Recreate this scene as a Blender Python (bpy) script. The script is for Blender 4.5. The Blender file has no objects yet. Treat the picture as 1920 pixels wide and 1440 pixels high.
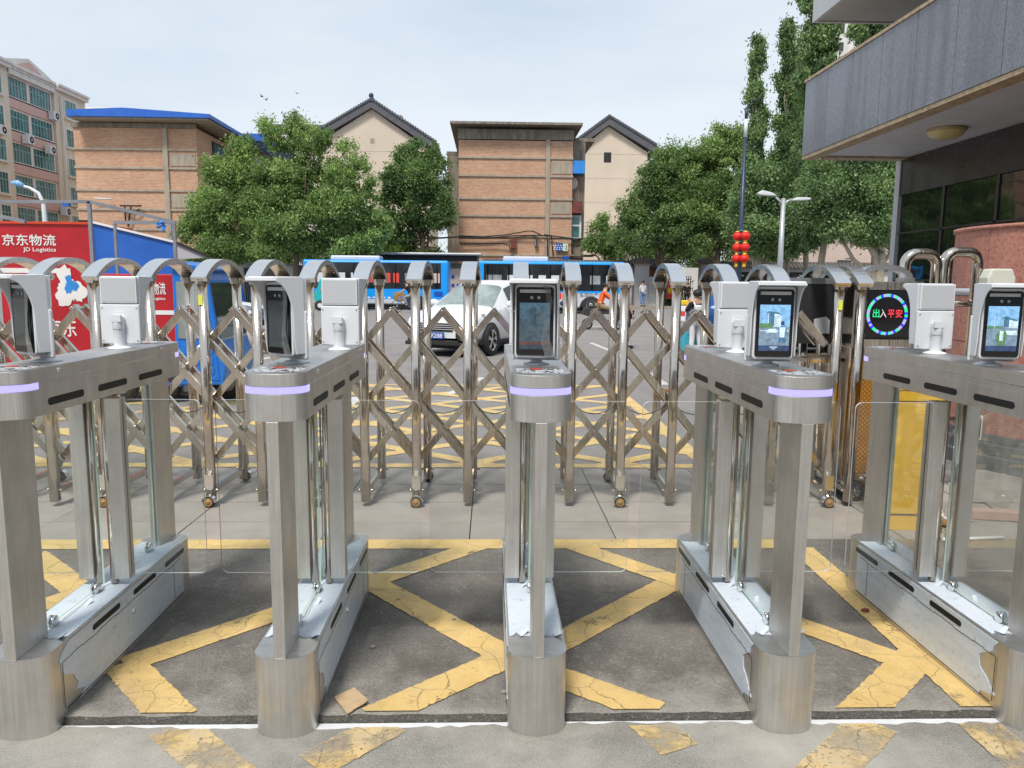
import bpy, bmesh, math, random
import numpy as np
from mathutils import Vector, Matrix, Quaternion
R = math.radians
SC = bpy.context.scene
COL = SC.collection
rnd = random.Random(7)

# ------------------------------------------------------------------ camera
CAM_H = 1.6
FPX = 1419.4
PITCH, YAW, ROLL = .1317, .0296, .009
_f = Vector((math.sin(YAW)*math.cos(PITCH), math.cos(YAW)*math.cos(PITCH), -math.sin(PITCH)))
_r0 = Vector((math.cos(YAW), -math.sin(YAW), 0)); _u0 = _r0.cross(_f)
_r = _r0*math.cos(ROLL) + _u0*math.sin(ROLL)
_u = -_r0*math.sin(ROLL) + _u0*math.cos(ROLL)
CP = Vector((0, 0, CAM_H))
cam = bpy.data.cameras.new('camera'); co = bpy.data.objects.new('camera', cam); COL.objects.link(co)
cam.sensor_width = 36; cam.lens = FPX*36/1920; cam.clip_start = .05; cam.clip_end = 2000
mw = Matrix(((_r.x, _u.x, -_f.x, CP.x), (_r.y, _u.y, -_f.y, CP.y), (_r.z, _u.z, -_f.z, CP.z), (0, 0, 0, 1)))
co.matrix_world = mw
SC.camera = co
SC.render.resolution_x = 1024; SC.render.resolution_y = 768
SC.view_settings.view_transform = 'Standard'; SC.view_settings.look = 'None'
SC.view_settings.exposure = 0.46; SC.view_settings.gamma = 1; SC.view_settings.use_curve_mapping = False
SC.cycles.max_bounces = 10; SC.cycles.transparent_max_bounces = 24
SC.cycles.caustics_reflective = False; SC.cycles.caustics_refractive = False

# ------------------------------------------------------------------ sky and sun (thin overcast)
SUN_EL, SUN_AZ = R(58), R(200)      # azimuth clockwise from +Y: sun stands behind the camera, slightly to the left
W = bpy.data.worlds.new('World'); SC.world = W; W.use_nodes = True
nt = W.node_tree; nt.nodes.clear()
def N(t, **k):
    n = nt.nodes.new(t)
    for a, b in k.items(): setattr(n, a, b)
    return n
wo = N('ShaderNodeOutputWorld'); b1 = N('ShaderNodeBackground'); b2 = N('ShaderNodeBackground'); mx = N('ShaderNodeMixShader')
sky = N('ShaderNodeTexSky', sky_type='NISHITA', sun_disc=False); sky.sun_elevation = SUN_EL; sky.sun_rotation = SUN_AZ
b1.inputs[1].default_value = .12
tc = N('ShaderNodeTexCoord'); mp = N('ShaderNodeMapping'); mp.inputs['Scale'].default_value = (1, 1, 3.2)
nz = N('ShaderNodeTexNoise'); nz.inputs['Scale'].default_value = 1.35; nz.inputs['Detail'].default_value = 5; nz.inputs['Roughness'].default_value = .55
rp = N('ShaderNodeValToRGB'); rp.color_ramp.elements[0].position = .38; rp.color_ramp.elements[0].color = (.43, .515, .61, 1)
rp.color_ramp.elements[1].position = .62; rp.color_ramp.elements[1].color = (.655, .69, .725, 1)
sx = N('ShaderNodeSeparateXYZ'); rz = N('ShaderNodeValToRGB')
rz.color_ramp.elements[0].position = 0.0; rz.color_ramp.elements[0].color = (.66, .705, .735, 1)
rz.color_ramp.elements[1].position = .42; rz.color_ramp.elements[1].color = (.52, .59, .665, 1)
mc = N('ShaderNodeMixRGB'); mc.inputs[0].default_value = .38
L = nt.links
L.new(sky.outputs[0], b1.inputs[0]); L.new(tc.outputs['Generated'], mp.inputs[0]); L.new(mp.outputs[0], nz.inputs[0]); L.new(nz.outputs[0], rp.inputs[0])
L.new(tc.outputs['Generated'], sx.inputs[0]); L.new(sx.outputs[2], rz.inputs[0])
L.new(rp.outputs[0], mc.inputs[1]); L.new(rz.outputs[0], mc.inputs[2]); L.new(mc.outputs[0], b2.inputs[0]); b2.inputs[1].default_value = 1.0
mx.inputs[0].default_value = .88; L.new(b1.outputs[0], mx.inputs[1]); L.new(b2.outputs[0], mx.inputs[2]); L.new(mx.outputs[0], wo.inputs[0])
sl = bpy.data.lights.new('sun', 'SUN'); sl.energy = 2.5; sl.angle = R(12); sl.color = (1, .95, .88)
so = bpy.data.objects.new('sun', sl); COL.objects.link(so)
sd = Vector((math.sin(SUN_AZ)*math.cos(SUN_EL), math.cos(SUN_AZ)*math.cos(SUN_EL), math.sin(SUN_EL)))
so.rotation_mode = 'QUATERNION'; so.rotation_quaternion = sd.to_track_quat('Z', 'Y'); so.location = sd*50

# ------------------------------------------------------------------ places read off the photograph
def ray(x, y): return _f + _r*((x-960)/FPX) - _u*((y-720)/FPX)
def G(x, y, z=0.0):
    d = ray(x, y); return CP + d*((z-CAM_H)/d.z)
def at(x, y, Y):
    d = ray(x, y); return CP + d*(Y/d.y)
def atX(x, y, X):
    d = ray(x, y); return CP + d*(X/d.x)

# ------------------------------------------------------------------ materials
MATS = {}
class NB:
    def __init__(s, m): s.m = m; s.t = m.node_tree; s.n = s.t.nodes; s.l = s.t.links
    def new(s, t, **k):
        n = s.n.new(t)
        for a, b in k.items(): setattr(n, a, b)
        return n
    def link(s, a, b): s.l.new(a, b)
    def coords(s, scale=(1, 1, 1), out='Object', rot=(0, 0, 0)):
        t = s.new('ShaderNodeTexCoord'); m = s.new('ShaderNodeMapping'); m.inputs['Scale'].default_value = scale; m.inputs['Rotation'].default_value = rot
        s.link(t.outputs[out], m.inputs[0]); return m.outputs[0]
    def pos(s, scale=(1, 1, 1)):
        t = s.new('ShaderNodeNewGeometry'); m = s.new('ShaderNodeMapping'); m.inputs['Scale'].default_value = scale
        s.link(t.outputs['Position'], m.inputs[0]); return m.outputs[0]
    def noise(s, co, sc, det=4, ro=.55, out=0):
        n = s.new('ShaderNodeTexNoise'); n.inputs['Scale'].default_value = sc; n.inputs['Detail'].default_value = det; n.inputs['Roughness'].default_value = ro
        s.link(co, n.inputs[0]); return n.outputs[out]
    def ramp(s, v, *st):
        r = s.new('ShaderNodeValToRGB'); e = r.color_ramp.elements
        for i, (p, c) in enumerate(st):
            if i > 1: e.new(p)
            e[i].position = p; e[i].color = (c, c, c, 1) if not hasattr(c, '__len__') else (*c[:3], 1)
        s.link(v, r.inputs[0]); return r.outputs[0]
    def mix(s, f, a, b, mode='MIX'):
        m = s.new('ShaderNodeMixRGB', blend_type=mode)
        for i, v in ((0, f), (1, a), (2, b)):
            if hasattr(v, 'links'): s.link(v, m.inputs[i])
            elif i == 0: m.inputs[0].default_value = v
            else: m.inputs[i].default_value = (*v[:3], 1) if hasattr(v, '__len__') else (v, v, v, 1)
        return m.outputs[0]
    def math(s, op, a, b=0.0):
        m = s.new('ShaderNodeMath', operation=op)
        for i, v in ((0, a), (1, b)):
            if hasattr(v, 'links'): s.link(v, m.inputs[i])
            else: m.inputs[i].default_value = v
        return m.outputs[0]
    def bump(s, h, st=.3, dist=.01):
        b = s.new('ShaderNodeBump'); b.inputs['Strength'].default_value = st; b.inputs['Distance'].default_value = dist
        s.link(h, b.inputs['Height']); return b.outputs[0]
def newmat(name):
    m = bpy.data.materials.new(name); m.use_nodes = True; nb = NB(m); p = nb.n['Principled BSDF']; MATS[name] = m; return m, nb, p
def setin(nb, p, k, v):
    if hasattr(v, 'links'): nb.link(v, p.inputs[k])
    elif hasattr(v, '__len__'): p.inputs[k].default_value = (*v[:3], 1)
    else: p.inputs[k].default_value = v
def simple(name, col, rough=.6, metal=0, var=.12, vs=3, bump=0, bs=60, spec=.5, dirt=0):
    m, nb, p = newmat(name); c = nb.coords()
    base = col
    if var:
        a = [x*(1-var) for x in col]; b = [min(1, x*(1+var)) for x in col]
        base = nb.ramp(nb.noise(c, vs, 6, .62), (.3, a), (.7, b))
    if dirt:
        base = nb.mix(nb.ramp(nb.noise(c, vs*2.3, 8, .7), (.5, 0), (.8, dirt)), base, (.11, .09, .07))
    setin(nb, p, 'Base Color', base); p.inputs['Metallic'].default_value = metal; p.inputs['Specular IOR Level'].default_value = spec
    setin(nb, p, 'Roughness', nb.ramp(nb.noise(c, vs*3, 4), (.3, max(.02, rough-.07)), (.7, min(1, rough+.07))))
    if bump: nb.link(nb.bump(nb.noise(c, bs, 5), bump), p.inputs['Normal'])
    return m
def emit(name, col, st=1.0):
    m, nb, p = newmat(name); p.inputs['Base Color'].default_value = (.02, .02, .02, 1); p.inputs['Emission Color'].default_value = (*col, 1); p.inputs['Emission Strength'].default_value = st; p.inputs['Roughness'].default_value = .25
    if name.startswith('screen'):
        c_ = nb.coords(); nb.link(nb.mix(nb.ramp(nb.noise(c_, 70, 5, .7), (.38, 0), (.62, 1)), [x*.72 for x in col], [min(1, x*1.22+.015) for x in col]), p.inputs['Emission Color'])
    return m

def steel_brushed(name, base, rough, grain=(260, 260, 3), dirt=.25):
    m, nb, p = newmat(name); c = nb.coords(grain); c2 = nb.coords((1, 1, 1))
    g = nb.noise(c, 1, 3, .6); d = nb.noise(c2, 6, 8, .65)
    colr = nb.mix(nb.ramp(g, (.3, 0), (.7, 1)), [x*.86 for x in base], [min(1, x*1.08) for x in base])
    colr = nb.mix(nb.ramp(d, (.45, 0), (.75, dirt)), colr, (.24, .22, .19))
    setin(nb, p, 'Base Color', colr); p.inputs['Metallic'].default_value = 1
    sm = nb.noise(nb.coords((3, 3, 1.2)), 2.2, 4, .6); colr = nb.mix(nb.ramp(sm, (.40, 0), (.66, .28)), colr, (.40, .37, .33)); setin(nb, p, 'Base Color', colr)
    setin(nb, p, 'Roughness', nb.math('ADD', nb.ramp(g, (.3, rough-.06), (.7, rough+.08)), nb.math('MULTIPLY', nb.ramp(sm, (.35, 0), (.65, 1)), .12)))
    nb.link(nb.bump(g, .06, .001), p.inputs['Normal']); return m
steel_brushed('brushed_steel', (.70, .68, .65), .40)
steel_brushed('brushed_steel_top', (.66, .66, .66), .33, (3, 200, 200), .3)
def steel_polished():
    m, nb, p = newmat('polished_steel'); c = nb.pos((40, 40, 2.5)); c2 = nb.pos()
    g = nb.noise(c, 1, 3, .6); d = nb.noise(c2, 9, 8, .7)
    colr = nb.mix(nb.ramp(d, (.42, 0), (.76, .4)), (.63, .565, .49), (.30, .24, .18))  # brown of the mirrored surroundings is put into the base colour, plus random dirt
    setin(nb, p, 'Base Color', colr); p.inputs['Metallic'].default_value = 1
    setin(nb, p, 'Roughness', nb.ramp(d, (.3, .09), (.7, .20)))
    nb.link(nb.bump(g, .30, .006), p.inputs['Normal']); return m
steel_polished()
simple('gate_cap', (.78, .78, .78), .24, 1, .05, 3, dirt=.12)
def film():
    m, nb, p = newmat('protective_film'); c = nb.coords(); c2 = nb.coords((2, 2, 9))
    d = nb.noise(c, 40, 8, .75); w = nb.noise(c2, 2, 5)
    colr = nb.mix(nb.ramp(w, (.35, 0), (.7, 1)), (.66, .74, .84), (.78, .84, .90))
    colr = nb.mix(nb.ramp(d, (.56, 0), (.74, .75)), colr, (.20, .19, .18))
    setin(nb, p, 'Base Color', colr); p.inputs['Roughness'].default_value = .42
    nb.link(nb.bump(w, .25, .01), p.inputs['Normal']); return m
film()
def glass(name, tint, spec, rough=.0, dirt=.05):
    m, nb, p = newmat(name); nb.n.remove(p); out = nb.n['Material Output']
    tr = nb.new('ShaderNodeBsdfTransparent'); tr.inputs[0].default_value = (*tint, 1)
    gl = nb.new('ShaderNodeBsdfGlossy'); gl.inputs['Roughness'].default_value = rough
    df = nb.new('ShaderNodeBsdfDiffuse'); df.inputs[0].default_value = (.6, .6, .58, 1)
    fr = nb.new('ShaderNodeFresnel'); fr.inputs[0].default_value = 1.5
    a = nb.new('ShaderNodeMixShader'); b = nb.new('ShaderNodeMixShader')
    nb.link(nb.math('MULTIPLY', fr.outputs[0], spec), a.inputs[0]); nb.link(tr.outputs[0], a.inputs[1]); nb.link(gl.outputs[0], a.inputs[2])
    c = nb.coords(); nb.link(nb.ramp(nb.noise(c, 5, 7, .7), (.42, dirt*.25), (.8, dirt)), b.inputs[0]); nb.link(a.outputs[0], b.inputs[1]); nb.link(df.outputs[0], b.inputs[2])
    nb.link(b.outputs[0], out.inputs[0]); return m
glass('clear_glass', (.972, .985, .978), .75, 0, .035)
glass('fixed_pane', (.965, .98, .97), .15, 0, .03)
simple('glass_edge', (.52, .66, .58), .12, 0, .05, 30)
simple('glass_edge_white', (.80, .84, .83), .2, 0, .03)
simple('white_plastic', (.74, .755, .78), .38, 0, .02)
simple('grey_plastic', (.52, .53, .55), .4, 0, .03)
simple('black_plastic', (.012, .012, .014), .3, 0, .1)
simple('black_gloss', (.006, .006, .008), .04, 0, 0, spec=.6)
simple('black_slot', (.006, .006, .006), .6, 0, 0)
simple('rubber', (.025, .024, .023), .8, 0, .25, 20, .2, 90)
simple('chrome', (.75, .75, .75), .12, 1, .05, 20)
simple('wheel_brown', (.34, .19, .06), .45, 0, .3, 30)
emit('strip_light', (.46, .42, 1.0), .98)
# ---- grounds
def asphalt(name, c1, c2, dust, dustc=(.36, .34, .30), speck=1):
    m, nb, p = newmat(name); c = nb.pos()
    f = nb.noise(c, 150, 5, .75); v = nb.new('ShaderNodeTexVoronoi'); v.inputs['Scale'].default_value = 110; nb.link(c, v.inputs[0])
    big = nb.noise(c, 1.3, 8, .62); mid = nb.noise(c, 9, 6, .65)
    col = nb.mix(nb.ramp(f, (.32, 0), (.68, 1)), c1, c2)
    col = nb.mix(nb.ramp(v.outputs['Color'], (.72, 0), (.95, .55*speck)), col, (.34, .32, .29))
    col = nb.mix(nb.ramp(mid, (.35, .0), (.72, .35)), col, [x*.55 for x in c1])
    col = nb.mix(nb.ramp(big, (.42, 0), (.72, dust)), col, dustc)
    if name == 'asphalt_patch':      # cement dust trodden along the front edge, dark damp stains further back
        sy = nb.new('ShaderNodeSeparateXYZ'); nb.link(c, sy.inputs[0]); e = nb.ramp(nb.math('ADD', nb.math('MULTIPLY', nb.math('SUBTRACT', sy.outputs[1], 2.6), 2.2), nb.math('MULTIPLY', nb.math('SUBTRACT', mid, .5), 1.6)), (.05, .75), (.75, 0)); col = nb.mix(nb.math('MULTIPLY', e, nb.ramp(f, (.3, .55), (.6, 1))), col, (.40, .375, .33))
        col = nb.mix(nb.ramp(nb.noise(c, 2.3, 7, .7), (.5, 0), (.68, .55)), col, (.06, .052, .044))
    setin(nb, p, 'Base Color', col); setin(nb, p, 'Roughness', nb.ramp(f, (.3, .72), (.7, .92)))
    h = nb.math('ADD', v.outputs['Distance'], nb.math('MULTIPLY', f, .5)); nb.link(nb.bump(h, .2 if name == 'dusty_pavement' else .55, .005 if name == 'dusty_pavement' else .008), p.inputs['Normal']); return m
asphalt('asphalt_patch', (.058, .050, .042), (.31, .285, .25), .45, (.33, .30, .265), 1.6)
asphalt('asphalt_road', (.185, .17, .165), (.33, .305, .295), .5, (.36, .335, .325), .7)
asphalt('dusty_pavement', (.15, .14, .12), (.43, .41, .365), .85, (.52, .49, .435), .5)
asphalt('sidewalk_ground', (.26, .22, .18), (.38, .33, .27), .4, (.32, .27, .2), .4)
def slabmat(name, a, b):
    m, nb, p = newmat(name); c = nb.pos(); f = nb.noise(c, 190, 4, .7); g = nb.noise(c, 2.2, 8, .65); oi = nb.new('ShaderNodeObjectInfo')
    col = nb.mix(nb.ramp(g, (.3, 0), (.72, 1)), a, b)
    col = nb.mix(nb.math('MULTIPLY', oi.outputs['Random'], .35), col, [x*.8 for x in a])
    col = nb.mix(nb.ramp(f, (.6, 0), (.74, .7)), col, [x*.4 for x in a]); col = nb.mix(nb.ramp(f, (.26, .5), (.36, 0)), col, [min(1, x*1.25) for x in b])
    st = nb.noise(nb.pos((1, 1, 1)), .9, 7, .7); col = nb.mix(nb.ramp(st, (.5, 0), (.66, .45)), col, [x*.6 for x in a])
    setin(nb, p, 'Base Color', col); p.inputs['Roughness'].default_value = .75; nb.link(nb.bump(f, .3, .004), p.inputs['Normal']); return m
slabmat('paving_stone', (.32, .285, .25), (.44, .40, .36))
slabmat('kerb_stone', (.36, .30, .24), (.47, .41, .33))
def yellow(name, worn):
    m, nb, p = newmat(name); c = nb.pos()
    w = nb.noise(c, 1.6, 4, .5, 1)
    cw = nb.new('ShaderNodeMixRGB', blend_type='ADD'); cw.inputs[0].default_value = .10; nb.link(c, cw.inputs[1]); nb.link(nb.noise(c, 5, 4, .6, 1), cw.inputs[2])
    v = nb.new('ShaderNodeTexVoronoi', feature='DISTANCE_TO_EDGE'); v.inputs['Scale'].default_value = 4.2; nb.link(cw.outputs[0], v.inputs[0])
    v2 = nb.new('ShaderNodeTexVoronoi', feature='DISTANCE_TO_EDGE'); v2.inputs['Scale'].default_value = 11; nb.link(cw.outputs[0], v2.inputs[0])
    msk = nb.ramp(nb.noise(c, .9, 3), (.48, 0), (.58, 1))
    cr = nb.math('MAXIMUM', nb.ramp(v.outputs[0], (.003, 1), (.008, 0)), nb.math('MULTIPLY', nb.ramp(v2.outputs[0], (.003, .8), (.010, 0)), msk))
    base = nb.mix(nb.ramp(nb.noise(c, 7, 8, .7), (.3, 0), (.7, 1)), (.68, .46, .16), (.80, .57, .24))
    base = nb.mix(nb.ramp(nb.noise(c, 240, 3, .7), (.56, 0), (.72, .5)), base, (.30, .22, .10))
    base = nb.mix(nb.ramp(nb.noise(c, 3.1, 9, .72), (.5-.12*worn, 0), (.68, .35+.6*worn)), base, (.46, .42, .35) if worn > .5 else (.30, .25, .18))
    base = nb.mix(nb.math('MULTIPLY', cr, .75), base, (.13, .10, .065))
    setin(nb, p, 'Base Color', base); p.inputs['Roughness'].default_value = .68
    nb.link(nb.bump(nb.math('SUBTRACT', nb.noise(c, 200, 3), cr), .35, .004), p.inputs['Normal'])
    if worn:      # paint scraped away down to the ground
        out = nb.n['Material Output']; tr = nb.new('ShaderNodeBsdfTransparent'); ms = nb.new('ShaderNodeMixShader')
        k = nb.math('MAXIMUM', nb.ramp(nb.noise(c, 3.6, 9, .75), ((.44 if worn > .5 else .60), 0), ((.58 if worn > .5 else .70), .9)), nb.ramp(nb.noise(c, 60, 4, .7), (.66-.08*worn, 0), (.71-.08*worn, .9)))
        nb.link(k, ms.inputs[0]); nb.link(p.outputs[0], ms.inputs[1]); nb.link(tr.outputs[0], ms.inputs[2]); nb.link(ms.outputs[0], out.inputs[0])
    return m
yellow('yellow_paint', .15); yellow('yellow_paint_faded', .9)
def scraped(name, col, k0=.6):
    m, nb, p = newmat(name); c = nb.pos(); p.inputs['Base Color'].default_value = (*col, 1); p.inputs['Roughness'].default_value = .6
    out = nb.n['Material Output']; tr = nb.new('ShaderNodeBsdfTransparent'); ms = nb.new('ShaderNodeMixShader')
    nb.link(nb.ramp(nb.noise(c, 14, 8, .75), (k0, 0), (k0+.06, .95)), ms.inputs[0]); nb.link(p.outputs[0], ms.inputs[1]); nb.link(tr.outputs[0], ms.inputs[2]); nb.link(ms.outputs[0], out.inputs[0]); return m
scraped('white_road_paint', (.62, .61, .58), .56)
simple('white_trim', (.78, .79, .80), .4, 0, .05, 8, dirt=.15)
asphalt('asphalt_edge', (.05, .046, .04), (.15, .14, .12), .1, (.2, .19, .17), .8)
simple('dark_gap', (.035, .032, .028), .95, 0, .3, 30, .4, 90)
# ---- buildings
def brick(name, c1, c2, mortar):
    m, nb, p = newmat(name)
    g = nb.new('ShaderNodeNewGeometry'); s1 = nb.new('ShaderNodeSeparateXYZ'); nb.link(g.outputs['Position'], s1.inputs[0])
    cb = nb.new('ShaderNodeCombineXYZ'); nb.link(nb.math('ADD', s1.outputs[0], s1.outputs[1]), cb.inputs[0]); nb.link(s1.outputs[2], cb.inputs[1])
    b = nb.new('ShaderNodeTexBrick'); b.inputs['Scale'].default_value = 1; b.inputs['Brick Width'].default_value = .30; b.inputs['Row Height'].default_value = .10; b.inputs['Mortar Size'].default_value = .014
    b.inputs['Color1'].default_value = (*c1, 1); b.inputs['Color2'].default_value = (*c2, 1); b.inputs['Mortar'].default_value = (*mortar, 1); b.inputs['Bias'].default_value = -.1
    nb.link(cb.outputs[0], b.inputs[0])
    n = nb.noise(cb.outputs[0], .35, 8, .65); n2 = nb.noise(cb.outputs[0], 4, 6, .7)
    col = nb.mix(nb.ramp(n, (.4, 0), (.75, .4)), b.outputs[0], [x*.55 for x in c1]); col = nb.mix(nb.ramp(n2, (.55, 0), (.75, .45)), col, mortar)
    setin(nb, p, 'Base Color', col); p.inputs['Roughness'].default_value = .88; nb.link(nb.bump(b.outputs[1], .4, -.01), p.inputs['Normal']); return m
brick('orange_brick', (.50, .235, .135), (.64, .36, .215), (.60, .48, .36))
brick('red_brick', (.30, .12, .07), (.38, .17, .10), (.3, .25, .2))
def stained(name, col, stain, amt=.5, streak=True, rough=.85, sc=.5):
    m, nb, p = newmat(name); c = nb.pos((1, 1, .22) if streak else (1, 1, 1))
    a = nb.noise(c, sc*3, 8, .68); b = nb.noise(nb.pos(), sc, 5)
    cc = nb.mix(nb.ramp(b, (.3, 0), (.7, 1)), [x*.93 for x in col], [min(1, x*1.05) for x in col])
    cc = nb.mix(nb.ramp(a, (.43, 0), (.70, amt)), cc, stain); setin(nb, p, 'Base Color', cc); p.inputs['Roughness'].default_value = rough
    nb.link(nb.bump(nb.noise(nb.pos(), 20, 4), .1, .01), p.inputs['Normal']); return m
stained('concrete', (.42, .36, .285), (.2, .16, .12), .6, sc=1.5)
stained('weathered_concrete', (.27, .235, .19), (.08, .065, .05), .85, sc=1.5)
stained('cream_render', (.72, .64, .50), (.5, .42, .33), .2)
stained('pink_render', (.64, .43, .37), (.44, .3, .26), .2)
stained('beige_wall', (.67, .57, .46), (.45, .38, .30), .22, sc=.2)
stained('pale_pink_wall', (.60, .48, .42), (.4, .32, .28), .3)
stained('white_render', (.72, .70, .68), (.42, .39, .36), .4)
stained('grey_render', (.42, .42, .44), (.24, .23, .23), .4)
stained('grey_tile', (.16, .145, .135), (.07, .065, .06), .6, False)
stained('roof_slate', (.115, .12, .135), (.06, .06, .07), .5, False)
stained('white_moulding', (.78, .73, .66), (.45, .4, .34), .3)
simple('blue_sheet', (.02, .13, .55), .45, 0, .12, 2, dirt=.2)
simple('bright_blue_sheet', (.03, .26, .72), .45, 0, .1, 2, dirt=.15)
simple('wire_black', (.02, .018, .016), .7, 0, .1)
simple('rust_red', (.17, .04, .03), .6, 0, .3, 3, dirt=.5)
simple('dark_void', (.02, .02, .022), .7, 0, .3, 2)
def window_mat(name, a, b, rough=.06):
    m, nb, p = newmat(name); c = nb.pos((.9, .9, .5)); setin(nb, p, 'Base Color', nb.ramp(nb.noise(c, 1.1, 5, .6), (.38, a), (.62, b))); p.inputs['Roughness'].default_value = rough; p.inputs['Specular IOR Level'].default_value = .8; return m
window_mat('teal_pane', (.02, .05, .055), (.12, .25, .25)); window_mat('dark_pane', (.012, .014, .016), (.05, .055, .06)); window_mat('pale_pane', (.16, .19, .19), (.38, .42, .42))
simple('teal_frame', (.16, .36, .34), .5, 0, .1)
def granite(name, base, dark, light, sc=90, rough=.12, streak=.5):
    m, nb, p = newmat(name); c = nb.pos()
    v = nb.new('ShaderNodeTexVoronoi'); v.inputs['Scale'].default_value = sc; nb.link(c, v.inputs[0])
    n = nb.noise(c, sc*.5, 5, .7); s = nb.noise(nb.pos((2.2, 2.2, .16)), 1.5, 6, .65)
    col = nb.mix(nb.ramp(v.outputs['Color'], (.25, 0), (.6, 1)), dark, base); col = nb.mix(nb.ramp(n, (.55, 0), (.72, .8)), col, light)
    col = nb.mix(nb.ramp(s, (.45, 0), (.7, streak)), col, [x*.45 for x in dark]); setin(nb, p, 'Base Color', col)
    setin(nb, p, 'Roughness', nb.ramp(s, (.35, rough), (.7, rough+.22))); return m
granite('grey_granite', (.215, .23, .262), (.15, .16, .19), (.36, .37, .41), 55, .16, .42)
granite('red_granite', (.50, .22, .165), (.38, .145, .105), (.60, .34, .27), 60, .35, .25)
granite('dark_granite', (.045, .04, .04), (.025, .022, .022), (.08, .07, .07), 60, .18, .3)
simple('plinth_stone', (.12, .125, .13), .7, 0, .3, 4, .3, 40, dirt=.3)
simple('soffit_panel', (.62, .64, .67), .55, 0, .08, 1.2, dirt=.15)
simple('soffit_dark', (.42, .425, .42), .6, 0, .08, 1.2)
stained('edge_board', (.52, .41, .27), (.20, .12, .06), .8, False, .7, 4)
simple('fascia_grey', (.50, .52, .54), .45, 0, .05, 1)
def mirror_glass():
    m, nb, p = newmat('tinted_facade_glass'); c = nb.pos(); p.inputs['Base Color'].default_value = (.010, .014, .013, 1); p.inputs['Roughness'].default_value = .03; p.inputs['Specular IOR Level'].default_value = .85
    nb.link(nb.bump(nb.noise(c, .9, 3), .12, .05), p.inputs['Normal']); return m
mirror_glass()
simple('lamp_glass', (.62, .52, .25), .3, 0, .1, 6)
# ---- objects
simple('red_paint', (.46, .012, .022), .35, 0, .12, 2.5, dirt=.1)
simple('orange_red_paint', (.62, .06, .02), .45, 0, .1)
simple('trike_blue', (.012, .17, .62), .3, 0, .1, 3, dirt=.12)
simple('bus_blue', (.010, .33, .88), .3, 0, .05, .5)
simple('bus_white', (.60, .61, .66), .35, 0, .05, .5, dirt=.06)
simple('white_car', (.78, .80, .82), .22, .05, .03, 1)
simple('blue_car', (.025, .10, .30), .18, .3, .1, 1)
window_mat('car_glass', (.10, .13, .13), (.30, .36, .35), .05); window_mat('side_glass', (.012, .015, .016), (.06, .07, .07), .05); window_mat('bus_glass', (.010, .012, .015), (.035, .04, .045), .08)
simple('plate_blue', (.01, .08, .42), .4, 0, .03)
simple('sign_white', (.80, .80, .80), .5, 0, .02)
simple('teal_paint', (.01, .42, .42), .35, 0, .1)
simple('light_paint', (.66, .68, .70), .5, 0, .05)
simple('pole_grey', (.42, .44, .45), .4, .4, .1, 3)
simple('pole_navy', (.04, .055, .10), .4, .3, .1, 3)
simple('lantern_red', (.70, .015, .008), .55, 0, .12, 8)
simple('lantern_gold', (.80, .50, .04), .4, .2, .1, 8)
simple('amber_panel', (.78, .38, .05), .42, .2, .15, 3, dirt=.25)
simple('cabinet_yellow', (.93, .53, .015), .38, 0, .07, 3, dirt=.10)
simple('label_yellow', (.80, .82, .10), .5, 0, .02)
simple('cardboard', (.52, .37, .22), .8, 0, .12, 30)
simple('stone_ball', (.50, .41, .32), .7, 0, .15, 8, .2, 40)
simple('skin', (.55, .33, .23), .55, 0, .05); simple('hair_black', (.012, .010, .010), .6, 0, .2)
simple('cloth_white', (.72, .72, .74), .8, 0, .05, 8); simple('cloth_black', (.015, .015, .018), .85, 0, .2, 8); simple('cloth_orange', (.80, .12, .012), .7, 0, .12, 8)
simple('cloth_jeans', (.14, .27, .50), .85, 0, .1, 8); simple('cloth_khaki', (.30, .22, .12), .85, 0, .1, 8); simple('cloth_grey', (.28, .28, .3), .85, 0, .1, 8); simple('cloth_blue', (.02, .09, .38), .85, 0, .1, 8)
simple('shoe_red', (.62, .05, .02), .6, 0, .1); simple('suitcase_teal', (.06, .42, .54), .35, 0, .06)
simple('barrier_yellow', (.80, .55, .01), .5, 0, .05); simple('barrier_red', (.70, .06, .04), .5, 0, .05)
simple('dark_green_metal', (.03, .035, .03), .6, 0, .2); simple('grey_metal', (.30, .32, .35), .45, .6, .15, 4); simple('amber_mesh', (.34, .17, .04), .5, .2, .1)
simple('rope_brown', (.26, .13, .05), .9, 0, .3, 20); simple('light_grey_cable', (.62, .60, .56), .6, 0, .1)
simple('pebble_grey', (.30, .28, .25), .9, 0, .3, 10); simple('litter_green', (.02, .12, .05), .6, 0, .3, 10)
def leafmat(name, dark, lite, trans=.35):
    m, nb, p = newmat(name); nb.n.remove(p); out = nb.n['Material Output']
    a = nb.new('ShaderNodeAttribute', attribute_name='tint'); col = nb.ramp(a.outputs['Fac'], (0, dark), (.55, [(x+y)/2 for x, y in zip(dark, lite)]), (1, lite))
    d = nb.new('ShaderNodeBsdfDiffuse'); t = nb.new('ShaderNodeBsdfTranslucent'); g = nb.new('ShaderNodeBsdfGlossy'); g.inputs['Roughness'].default_value = .45; g.inputs[0].default_value = (.5, .5, .5, 1)
    nb.link(col, d.inputs[0]); nb.link(nb.mix(.5, col, nb.mix(1, col, (1.0, 1.0, .35), 'MULTIPLY')), t.inputs[0])
    m1 = nb.new('ShaderNodeMixShader'); m1.inputs[0].default_value = trans; nb.link(d.outputs[0], m1.inputs[1]); nb.link(t.outputs[0], m1.inputs[2])
    m2 = nb.new('ShaderNodeMixShader'); m2.inputs[0].default_value = .04; nb.link(m1.outputs[0], m2.inputs[1]); nb.link(g.outputs[0], m2.inputs[2]); nb.link(m2.outputs[0], out.inputs[0]); return m
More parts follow.
